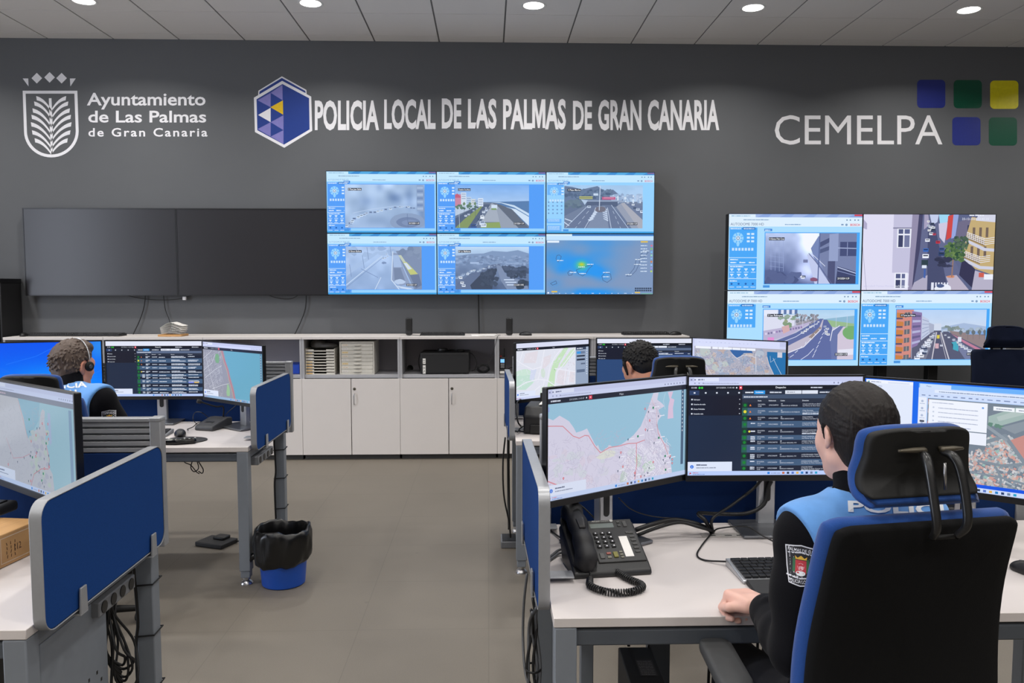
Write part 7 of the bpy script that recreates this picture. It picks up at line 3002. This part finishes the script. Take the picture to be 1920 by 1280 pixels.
bm = BM()
for i in range(4):
    for j in range(3):
        onface(bm, -.019 + j * .022, -.015 + j * .022, .065 + i * .0185, .069 + i * .0185, .008, .0004)
obj('key_digits', bm, VINYL, t)
bm = BM()
for i in range(6):
    onface(bm, .086, .102, .036 + i * .016, .043 + i * .016, .003, .004)
for q_ in ((.062, .150), (.062, .166), (.078, .118), (.092, .118)):
    onface(bm, q_[0], q_[0] + .010, q_[1], q_[1] + .008, .003, .004)
onface(bm, .080, .092, .148, .172, .003, .004)
onface(bm, -.026, -.012, .018, .040, .003, .004)
obj('side_keys', bm, mat('grey_phone_key', (74, 74, 72), .45), t, .0015)
obj('green_key', onface(BM(), .016, .030, .020, .042, .003, .005), mat('yellow_green_key', (120, 116, 50), .45), t, .0015)
obj('red_key', onface(BM(), -.004, .010, .034, .042, .003, .004), mat('dull_red_key', (150, 84, 74), .45), t, .0015)
bm = onface(BM(), -.004, .008, .018, .026, .003, .004)
for k in range(3):
    onface(bm, .036, .046, .016 + k * .011, .023 + k * .011, .003, .004)
obj('small_keys', bm, mat('pale_phone_key', (120, 118, 104), .45), t, .001)
obj('name_card', onface(BM(), .052, .078, .022, .108, .003, .0012), PAPER, t)
# handset lying in its cradle on the left
Hm = Matrix.Translation((-.078, .028, .0295)) @ Matrix.Rotation(math.atan2(.18 * math.sin(TL), .205 * math.cos(TL) - .03), 4, 'X')
b = Blend((-.13, -.05, -.03), (-.02, .27, .24), .004)
hp = lambda x_, s_, z_: Hm @ Vector((x_, s_, z_))
b.chain([hp(0, .0, .030), hp(0, .05, .046), hp(0, .12, .050), hp(0, .19, .040)], [.029, .026, .0265, .030], .02)
b.cone(hp(0, .0, .014), hp(0, .0, .032), .031, .031, .015)
b.cone(hp(0, .195, .016), hp(0, .195, .036), .030, .031, .015)
blend_obj('handset', b, BLKM, t)
obj('handset_inlay', tube(BM(), [hp(.002, .075, .0755), hp(.002, .11, .078), hp(.002, .165, .069)], [.010, .014, .012], 10, 4, .25), BLK, t, 0, True)
obj('cradle', prism(BM(), rrect(.075, .215, .02, 5, (0, .095)), 0, .012, 'z', Hm), BLKM, t, .003)
path = spline([Vector(q_) for q_ in ((-.070, .012, .035), (-.072, -.008, .012), (-.085, -.05, .0105), (-.090, -.082, .0105), (-.062, -.125, .0105), (-.015, -.142, .0105), (.035, -.128, .0105), (.052, -.095, .0105), (.030, -.045, .0105), (.012, .012, .011))], 70)
co = []
acc_ = 0
for i, q_ in enumerate(path):
    if i:
        acc_ += (q_ - path[i - 1]).length
    tg = (path[min(i + 1, len(path) - 1)] - path[max(i - 1, 0)]).normalized()
    s_ = tg.cross(Vector((0, 0, 1))).normalized()
    k = min(1, max(0, (i - 70) / 40)) * .0078 + .0002
    a_ = acc_ / .0078 * 2 * PI
    co.append(q_ + (s_ * math.cos(a_) + s_.cross(tg) * math.sin(a_)) * k)
obj('coiled_cord', tube(BM(), co, .0027, 6, 0), BLK, t, 0, True)
cv = CV(200, 30)
cv.text('Alcatel-Lucent', 10, 20, 14, (190, 190, 186), 'r', 110)
cv.disc(135, 14, 11, (190, 190, 186))
lg = cv.build('maker_print', .10, .015, SHEET, t, 1e-5)
Fm = Matrix.Translation((0, .028, .0295)) @ Matrix.Rotation(math.atan2(.18 * math.sin(TL), .205 * math.cos(TL) - .03), 4, 'X')
lg.matrix_basis = Fm @ Matrix.Translation((.03, .178, .0046)) @ Matrix.Rotation(R(-90), 4, 'X')

keyboard('black keyboard with silver edge and palm rest under the hand of the woman', (.945, 2.275, ZD), R(2), .455, .155, True, SILVER, None)
mouse('black computer mouse on the desk beyond the chair back', (at(1932, 1066, z=.755).x, at(1932, 1066, z=.755).y, ZD), .3)
t = thing('radio_charger', 'black charger block beside the satellite monitor stand', 'charger', (1.60, 2.66, ZD))
obj('body', box(-.06, .06, -.04, .05, 0, .05), BLKM, t, .01)
obj('cradle', box(-.045, .045, -.02, .03, .05, .085), BLK, t, .008)
# cable port and cables
hole = at(1335, 1002, z=ZD)
t = thing('cable_port', 'flat grey cable port set in the desk of the woman', 'cable port', (hole.x + .07, hole.y - .005, ZD))
obj('flap', box(-.11, .11, -.022, .012, 0, .003), mat('pale_grey_flap', (176, 172, 168), .45), t, .001)
bm = BM()
for x_ in (-.075, -.02, .02, .06):
    bx(bm, x_ - .012, x_ + .012, -.017, -.010, .0028, .0034)
obj('slot', bm, BLK, t)
g = 'black cables on the desk of the woman'
H3 = Vector((hole.x, hole.y, ZD + .006))
A = lambda px, py, z=ZD + .006: at(px, py, z=z)
B_ = lambda px, py, y: at(px, py, y=y)
cable('thick black cable bundle arching from behind the phone to the cable port', [A(1192, 993, .77), B_(1225, 982, 2.62), B_(1262, 974, 2.64), B_(1300, 980, 2.62), H3 + Vector((-.012, .006, .012)), H3], .008, group=g)
cable('second black cable of the bundle beside the phone', [A(1195, 1003, .76), B_(1235, 988, 2.58), B_(1275, 979, 2.60), B_(1312, 988, 2.59), H3 + Vector((.004, -.006, .008))], .006, group=g)
cable('thick black cable rising from the cable port to the middle monitor stand', [H3, B_(1322, 975, 2.62), B_(1310, 962, 2.65), B_(1345, 963, 2.69), B_(1400, 962, 2.71), B_(1432, 945, 2.715), B_(1440, 915, 2.72), B_(1446, 902, 2.71)], .007, group=g)
cable('black cable sweeping from the cable port up to the monitor housing', [H3 + Vector((.004, 0, 0)), B_(1336, 972, 2.61), B_(1370, 948, 2.66), B_(1410, 918, 2.70), B_(1428, 899, 2.70)], .005, group=g)
cable('thin black cable curving from the cable port to the keyboard', [H3, A(1316, 1022, ZD + .003), A(1307, 1040, ZD + .003), A(1322, 1050, ZD + .003), Vector((.722, 2.335, ZD + .014))], .0028, group=g)
cable('thin black cable looping over the middle monitor base', [H3, B_(1350, 990, 2.585), B_(1400, 987, 2.60), B_(1428, 1003, 2.56), A(1462, 1021, ZD + .004)], .0026, group=g)
cable('slack thin cable hanging below the coast map monitor', [B_(1160, 933, 2.62), B_(1185, 955, 2.68), B_(1225, 968, 2.72), B_(1290, 975, 2.66), H3], .002, group=g)
cable('black cable beside the phone leading to the side screen', [A(1075, 1020, .765), A(1055, 1010, .75), A(1040, 1000, .746), A(1030, 992, .745)], .003, group=g)
cable('grey cable leaving the phone toward the side screen', [A(1072, 1030, .755), A(1050, 1030, .748), A(1036, 1040, .746), A(1026, 1048, .745)], .004, GCABLE, group='grey cables beside the phone')
cable('second grey cable leaving the phone toward the side screen', [A(1074, 1040, .755), A(1052, 1036, .748), A(1038, 1044, .746), A(1028, 1052, .745)], .004, GCABLE, group='grey cables beside the phone')
t = thing('cable_adapter', 'small black plug adapter hanging behind the phone', 'adapter', B_(1058, 965, 2.72))
obj('body', box(-.012, .012, -.01, .01, -.022, .022), BLK, t, .004)
obj('lead', tube(BM(), [(0, 0, .02), (.01, .0, .04), (.05, -.01, .04), (.10, -.04, .0)], .003, 6), CABLE, t, 0, True)

# grey and black cables tied under the near left corner of that desk
t = thing('tied_cable_bundle', 'tied bundle of grey cables hanging under the desk corner of the woman', 'cables', (.125, 2.16, .40))
for k in range(5):
    a_ = k * 1.3
    pts = [(.0 + .01 * math.sin(a_), .05 * math.cos(k), .30), (.012 * math.sin(a_ + 1), .03, .22), (.02 * math.sin(a_), .01, .10), (.035 * math.sin(a_ + 2), .015 * k - .03, -.05), (.03 * math.sin(a_ + 3), .01, -.16 - .012 * k), (.0, .02, -.2 + .02 * k), (-.02 * math.sin(a_), .02, -.08), (.01, .03, .10), (.0, .04, .27)]
    obj('cable', tube(BM(), pts, .0042, 6), GCABLE if k % 4 else CABLE, t, 0, True)
obj('cable_tie', tube(BM(), [(.022 * math.cos(a), .02 + .03 * math.sin(a), .11) for a in [2 * PI * i / 12 for i in range(13)]], .003, 6, 2), CABLE, t, 0, True)
cable('grey cable dropping outside the blue screen of the woman', [(.118, 2.40, .70), (.108, 2.40, .60), (.105, 2.38, .50), (.108, 2.30, .44), (.12, 2.2, .43)], .004, GCABLE)

# under that desk
t = thing('computer_tower', 'black computer tower with printed label under the desk of the woman', 'computer', (.455, 2.22, 0), R(-1))
obj('case', box(-.052, .052, -.21, .21, .02, .45), BLKM, t, .004)
cv = CV(100, 160, 8)
cv.rect(0, 0, 100, 160, (60, 60, 62))
for k in range(9):
    cv.words(8, 20 + k * 16, 84, 6, (120, 120, 122))
lb = cv.build('label', .05, .10, SHEET, t, 1e-5)
lb.matrix_basis = Matrix.Translation((.012, .07, .4512)) @ Matrix.Rotation(R(-90), 4, 'X')
obj('holder', bx(bx(BM(), -.06, .06, -.19, .19, 0, .02), -.06, -.053, -.19, .19, .02, .20), STEEL, t, .002)
t = thing('cable_riser', 'dark steel upright beside the computer tower under the desk', 'upright', (.565, 2.58, 0))
obj('channel', box(-.037, .037, -.02, .02, .02, .66), BEAM, t, .003)
obj('base', box(-.06, .06, -.06, .06, 0, .02), BEAM, t, .003)
t = thing('cable_riser', 'slim grey upright behind the front leg of the desk of the woman', 'upright', (.338, 2.68, 0))
obj('channel', box(-.022, .022, -.022, .022, .02, .66), STEEL, t, .003)
obj('base', box(-.04, .04, -.04, .04, 0, .02), STEEL, t, .003)
g = 'black cables hanging under the desk of the woman'
cable('pair of black cables above the computer tower', [(.44, 2.44, .66), (.442, 2.445, .55), (.44, 2.43, .452)], .005, group=g)
cable('black cable slanting between tower and steel upright', [(.50, 2.42, .452), (.53, 2.47, .53), (.60, 2.53, .60), (.63, 2.55, .66)], .003, group=g)
cable('straight black cable hanging to the floor under the desk', [(.74, 2.56, .68), (.735, 2.56, .4), (.73, 2.55, .15), (.74, 2.5, .006)], .005, group=g)
cable('black cable hanging near the chair arm under the desk', [(.90, 2.56, .68), (.895, 2.56, .45), (.90, 2.55, .2), (.93, 2.45, .006)], .005, group=g)
cable('thin black cable slanting down beside the chair arm', [(.92, 2.56, .68), (.90, 2.56, .52), (.95, 2.55, .3), (1.02, 2.5, .006)], .003, group=g)

# ------------------------------------------------------------------ desk of the dark-haired man
t = thing('printer', 'black printer with papers on top at the near edge of the middle desk', 'printer', (.405, 4.60, ZD), R(-12))
bm = BM()
prism(bm, [(-.15, .0), (.15, 0), (.15, .12), (.08, .155), (-.10, .15), (-.155, .10)], -.18, .18, 'x')
obj('body', bm, BLKM, t, .012, seg=3)
obj('front_tray', prism(BM(), rrect(.28, .05, .008, 4, (0, .03)), -.162, -.148, 'y'), BLK, t, .003)
obj('paper_support', box(-.12, .12, .06, .075, .14, .22), BLK, t, .004, rot=(R(-12), 0, 0))
obj('paper', box(-.10, .02, -.08, .05, .156, .162), PAPER, t, .001)
g = 'black cables beside the printer'
cable('black cable looping beside the printer', [(.19, 4.62, ZD + .02), (.17, 4.58, .80), (.165, 4.66, .88), (.19, 4.74, .90), (.24, 4.84, .89)], .005, group=g)
cable('black cable curling from the printer to the small blue screen', [(.20, 4.56, ZD + .03), (.18, 4.52, .765), (.165, 4.48, .752)], .004, group=g)
cable('black cable hanging outside the small blue screen', [(.098, 4.60, .70), (.085, 4.60, .55), (.09, 4.60, .36), (.12, 4.60, .20), (.13, 4.62, .10)], .005, group='black cables by the middle desk legs')
cable('black cable running down the rear leg of the middle desk', [(.128, 5.02, .70), (.126, 5.0, .5), (.128, 5.0, .25), (.13, 4.9, .06)], .009, group='black cables by the middle desk legs')
t = thing('floor_socket_box', 'grey socket box on the floor beside the middle desk leg', 'socket box', (.125, 4.80, 0))
obj('body', box(-.05, .05, -.08, .08, 0, .04), GREYP, t, .004)
obj('socket_strip', box(-.042, .042, -.07, .07, .04, .044), BLK, t, .001)

# ------------------------------------------------------------------ desk of the man with headset
A = lambda px, py, z=ZD: at(px, py, z=z)
m0 = A(402, 802)
t = thing('desk_microphone', 'black gooseneck microphone on a grey base beside the seaside map monitor', 'microphone', (m0.x, m0.y, ZD), R(-18))
bm = BM()
prism(bm, [(-.10, 0), (.09, 0), (.09, .055), (.04, .06), (-.09, .03), (-.10, .022)], -.062, .062, 'x')
obj('base', bm, mat('dark_grey_base_plastic', (58, 58, 60), .5), t, .008, seg=3)
obj('talk_key', box(-.028, .028, -.05, -.02, .042, .049), BLK, t, .004, rot=(R(9), 0, 0))
w0 = Vector((.02, .06, .058))
Mi = (Matrix.Translation((m0.x, m0.y, ZD)) @ Matrix.Rotation(R(-18), 4, 'Z')).inverted()
e1, e2 = Mi @ at(405, 762, y=m0.y + .03), Mi @ at(369, 751, y=m0.y - .03)
obj('gooseneck', tube(BM(), [w0, w0 + Vector((.0, .0, .06)), e1, e1.lerp(e2, .6), e2], .0045, 8), CHB, t, 0, True)
bm = tube(BM(), [e1.lerp(e2, .75), e2], [.011, .013], 12, 0)
obj('foam_tip', bm, BLKM, t, .006, True)
p = A(341, 826)
t = thing('mouse_pad', 'black mouse pad with gel wrist rest showing white blossom pattern', 'mouse pad', (p.x, p.y, ZD), R(8))
obj('mat', prism(BM(), [(.12 * math.cos(a) * (1 + .1 * math.cos(a)), .10 * math.sin(a)) for a in [2 * PI * i / 40 for i in range(40)]], 0, .004, 'z'), BLKM, t, .001)
b = Blend((-.13, -.16, -.005), (.13, -.02, .035), .004)
b.chain([(-.085, -.085, .012), (0, -.105, .014), (.075, -.085, .012)], [.020, .017, .020], .01)
b.cut((0, 0, .0045), (0, 0, -1))
wr_ = blend_obj('wrist_rest', b, mat('glossy_black_gel', (14, 14, 15), .15), t)
bm = BM()
for k in range(16):
    cx_, cy_ = (-.075 + rng.uniform(-.028, .028), -.086) if k % 2 else (.055 + rng.uniform(-.03, .03), -.088)
    lathe(bm, [(.001, .0), (.0048, .0), (.0048, .0012), (.001, .0012)], 8, (cx_, cy_ + rng.uniform(-.014, .014), .0285))
obj('blossom_print', bm, PAPER, wr_, 0, False)
p = A(336, 818)
mouse('black computer mouse on the mouse pad of the man with headset', (p.x, p.y + .015, ZD + .0048), .35)
cable('mouse cable running past the gooseneck microphone', [(p.x + .02, p.y + .08, ZD + .02), A(352, 804, ZD + .004), A(362, 800, ZD + .01), A(372, 792, ZD + .03), A(392, 789, ZD + .02)], .0026)
cable('thin cable loop behind the gooseneck microphone', [A(398, 790, ZD + .02), at(380, 774, y=4.72), at(366, 773, y=4.74), at(362, 786, y=4.66), A(372, 798, ZD + .005)], .0022)
cable('thin cable rising from the microphone to the seaside map monitor', [A(418, 787, ZD + .03), at(426, 774, y=4.72), at(440, 762, y=4.70), at(446, 755, y=4.70)], .0022)
kp = A(243, 816)
keyboard('grey edged keyboard partly hidden by the slatted divider', (kp.x, kp.y, ZD), R(4), .44, .14, False, GREYP, None)
p = A(406, 1014, .02)
t = thing('foot_pedal', 'flat black foot pedal on the floor under the desk', 'foot pedal', (p.x, p.y, 0), R(-22))
obj('base', box(-.10, .10, -.075, .075, 0, .028), BLKM, t, .006)
obj('pedal', box(-.03, .05, .0, .07, .028, .046), BLK, t, .006)
obj('lead', tube(BM(), [(.08, .05, .02), (.13, .06, .012), (.17, .05, .006)], .004, 6), CABLE, t, 0, True)

# waste bin with a black liner
t = thing('waste_bin', 'blue waste bin with black plastic liner beside the desk leg', 'waste bin', (-1.092, 4.20, 0))
obj('bucket', lathe(BM(), [(.001, .003), (.105, .0), (.112, .006), (.135, .285), (.131, .285), (.108, .01), (.001, .01)], 48), mat('blue_bin_plastic', (22, 78, 176), .4, 0, .03, 12), t, 0, 40)
bm = BM()
rings = []
n = 72
for s_, (r0, z0_) in enumerate(((.128, .12), (.142, .135), (.148, .16), (.150, .20), (.152, .24), (.150, .275), (.144, .30), (.134, .306), (.127, .296), (.122, .25), (.118, .16), (.105, .05))):
    ring = []
    for i in range(n):
        a_ = 2 * PI * i / n
        wv = (.003 * math.sin(5 * a_ + s_ * .7) + .003 * math.sin(11 * a_ - s_ * 1.3)) + .002 * math.sin(19 * a_ + s_)
        k_ = 1 if s_ < 8 else .5
        zz = z0_ + (.009 * math.sin(3 * a_ + .6) + .003 * math.sin(7 * a_) + .0025 * math.sin(13 * a_ + 2)) * (1 if s_ < 8 else .7)
        if s_ < 2:
            zz += .014 * math.sin(2 * a_ + 2.5)
        ring.append(((r0 + wv * k_) * math.cos(a_), (r0 + wv * k_) * math.sin(a_), zz))
    rings.append(ring)
loft(bm, rings, False)
obj('liner', bm, mat('glossy_black_bin_liner', (14, 14, 15), .28, 0, .1, 30, .25), t, 0, True)
b = Blend((-.23, -.08, .08), (-.08, .08, .26), .005)
b.ell((-.152, -.01, .15), (.022, .024, .018), .01).ell((-.168, -.02, .135), (.012, .014, .016), .01)
b.wobble(.003, 8, 4)
blend_obj('liner_knot', b, MATS['glossy_black_bin_liner'], t)


def socket_strip(label, x, y, z, L=.30):
    t = thing('power_strip', label, 'power strip', (x, y, z), 0, 'power strips under the desk edges')
    obj('body', box(-.03, .03, -L / 2, L / 2, -.045, 0), GREYP, t, .004)
    for k in range(4):
        yy = -L / 2 + L * (k + .5) / 4
        obj('socket', loft(BM(), [[(xx, yy + .018 * math.cos(2 * PI * i / 18), -.022 + .018 * math.sin(2 * PI * i / 18)) for i in range(18)] for xx in (.0295, .0325)]), BLK, t, 0, 40)
    return t


socket_strip('grey power strip under the desk side of the man with headset', -1.262, 4.42, .665)
socket_strip('grey power strip under the desk with the wooden box', -1.172, 2.44, .655, .24)


def leg_cable(label, x, y, top, low, kx_):
    t = thing('tied_cable', label, 'cable', (x, y, 0), 0, 'cables tied to the rear desk legs')
    obj('cable', tube(BM(), [(kx_ + .002, -.18, top), (kx_, -.06, top - .01), (kx_ - .002, -.038, top - .07), (kx_ + .003, -.036, (top + low) / 2 + .1), (kx_ - .006, -.036, (top + low) / 2), (kx_, -.036, low)], .0055, 8), CABLE, t, 0, True)
    for f in (.86, .58, .28):
        zz = low + (top - low) * f
        obj('cable_tie', tube(BM(), [(-.032, -.034, zz - .002), (.032, -.034, zz + .003), (.034, .034, zz + .008), (-.034, .034, zz), (-.034, -.034, zz - .002)], .0028, 6, 0), CABLE, t, 0, 40)
    return t


leg_cable('black cable tied to the far leg of the desk of the man with headset', -1.286, 4.93, .66, .03, -.025)
leg_cable('black cable tied to the far leg of the desk with the wooden box', -1.168, 2.71, .66, .03, -.024)
g = 'black cables under the two left desks'
t = thing('dangling_cable_loop', 'black cable loops dangling under the desk of the man with headset', 'cables', at(362, 858, y=4.25))
z = lambda px, py: at(px, py, y=4.25) - at(362, 858, y=4.25)
obj('cable', tube(BM(), [z(344, 856), z(346, 866), z(358, 872), z(368, 884), z(374, 888)], .0028, 6), CABLE, t, 0, True)
obj('cable', tube(BM(), [z(364, 856), z(360, 866), z(358, 877), z(364, 884), z(372, 878), z(370, 866), z(366, 857)], .0028, 6), CABLE, t, 0, True)
obj('cable', tube(BM(), [z(366, 856), z(374, 868), z(381, 880), z(379, 887), z(372, 883)], .0028, 6), CABLE, t, 0, True)

# ------------------------------------------------------------------ desk with the wooden box
c0, c1 = at(0, 1067, z=ZD), at(64, 1037, z=ZD)
an = math.atan2(c1.y - c0.y, c1.x - c0.x)
dv = (c1 - c0).normalized()
w_, d_, h_ = .34, .26, .10
nb = Vector((-dv.y, dv.x, 0))
cc = c0 - dv * .16 + dv * w_ / 2 + nb * d_ / 2
t = thing('file_box', 'light wooden file box with printed frame below the dim monitor', 'box', (cc.x, cc.y, ZD), an)
obj('body', box(-w_ / 2, w_ / 2, -d_ / 2, d_ / 2, 0, h_), WOOD, t, .003)
cv = CV(340, 100, 4)
for a_, b_ in (((166, 12), (330, 12)), ((330, 12), (330, 88)), ((330, 88), (166, 88)), ((166, 88), (166, 12))):
    cv.line([a_, b_], 2.5, (214, 190, 160))
for k, (u, n_) in enumerate(((190, 60), (206, 44), (222, 52))):
    for j in range(4):
        cv.line([(u + rng.uniform(-3, 3), 30 + j * 13), (u + rng.uniform(-3, 3), 38 + j * 13)], 2.5, (84, 60, 40))
cv.text('112', 216, 62, 20, (84, 60, 40), 'r', 34)
lb = cv.build('printed_frame', .34, .10, SHEET, t, 1e-5)
lb.location = (0, -d_ / 2 - .0006, h_ / 2)
tp = at(5, 955, z=ZD + h_ + .02)
t = thing('card_reader', 'black rounded device lying on the wooden box', 'device', (tp.x - .05, tp.y, ZD + h_ + .001), an)
obj('body', box(-.075, .075, -.055, .055, 0, .035), BLKM, t, .012, seg=3)
obj('top_pad', box(-.05, .05, -.035, .035, .035, .04), BLK, t, .003)
t = thing('computer_locker', 'grey perforated metal locker under the desk with the wooden box', 'locker', (-1.30, 2.05, 0))
obj('body', box(-.12, .135, .0, .36, .03, .655), STEEL, t, .004)
bm = BM()
for i in range(12):
    for j in range(9):
        if (i + j) % 2 == 0:
            yy, zz = .05 + i * .024, .18 + j * .032
            bx(bm, .1346, .1358, yy - .004, yy + .004, zz - .005, zz + .005)
obj('perforation', bm, BLK, t)
obj('front_grille', box(-.11, .11, -.006, .001, .06, .63), BLK, t, .002)
for s in (-1, 1):
    obj('foot', box(s * .10 - .015, s * .10 + .015, .02, .34, 0, .03), BLK, t)
t = thing('hanging_cable_bundle', 'black cable loops hanging below the large blue screen', 'cables', (-1.17, 2.44, .60))
for k in range(7):
    a_ = k * .9
    s = .5 + .5 * math.sin(k * 2.3)
    pts = [(.005 * math.sin(a_), .02 * math.cos(a_), .05), (.03 * s - .02, .01, -.03), (.05 * s, -.02 + .012 * k, -.12 - .02 * s), (.075 * s, .01, -.17 - .03 * k * .4), (.02, .02, -.20 - .03 * k * .4), (-.025 + .01 * s, .0, -.14), (-.012, .01 * s, -.02), (0, .02, .05)]
    obj('cable', tube(BM(), pts, .0042, 6), CABLE, t, 0, True)
obj('cable', tube(BM(), [(.0, .0, .0), (-.02, .0, -.2), (.0, .02, -.38), (.04, .0, -.56), (.02, -.02, -.594)], .0048, 6), CABLE, t, 0, True)
obj('cable', tube(BM(), [(.01, .02, .0), (.0, .0, -.22), (-.02, .02, -.40), (.0, .05, -.594)], .0048, 6), CABLE, t, 0, True)
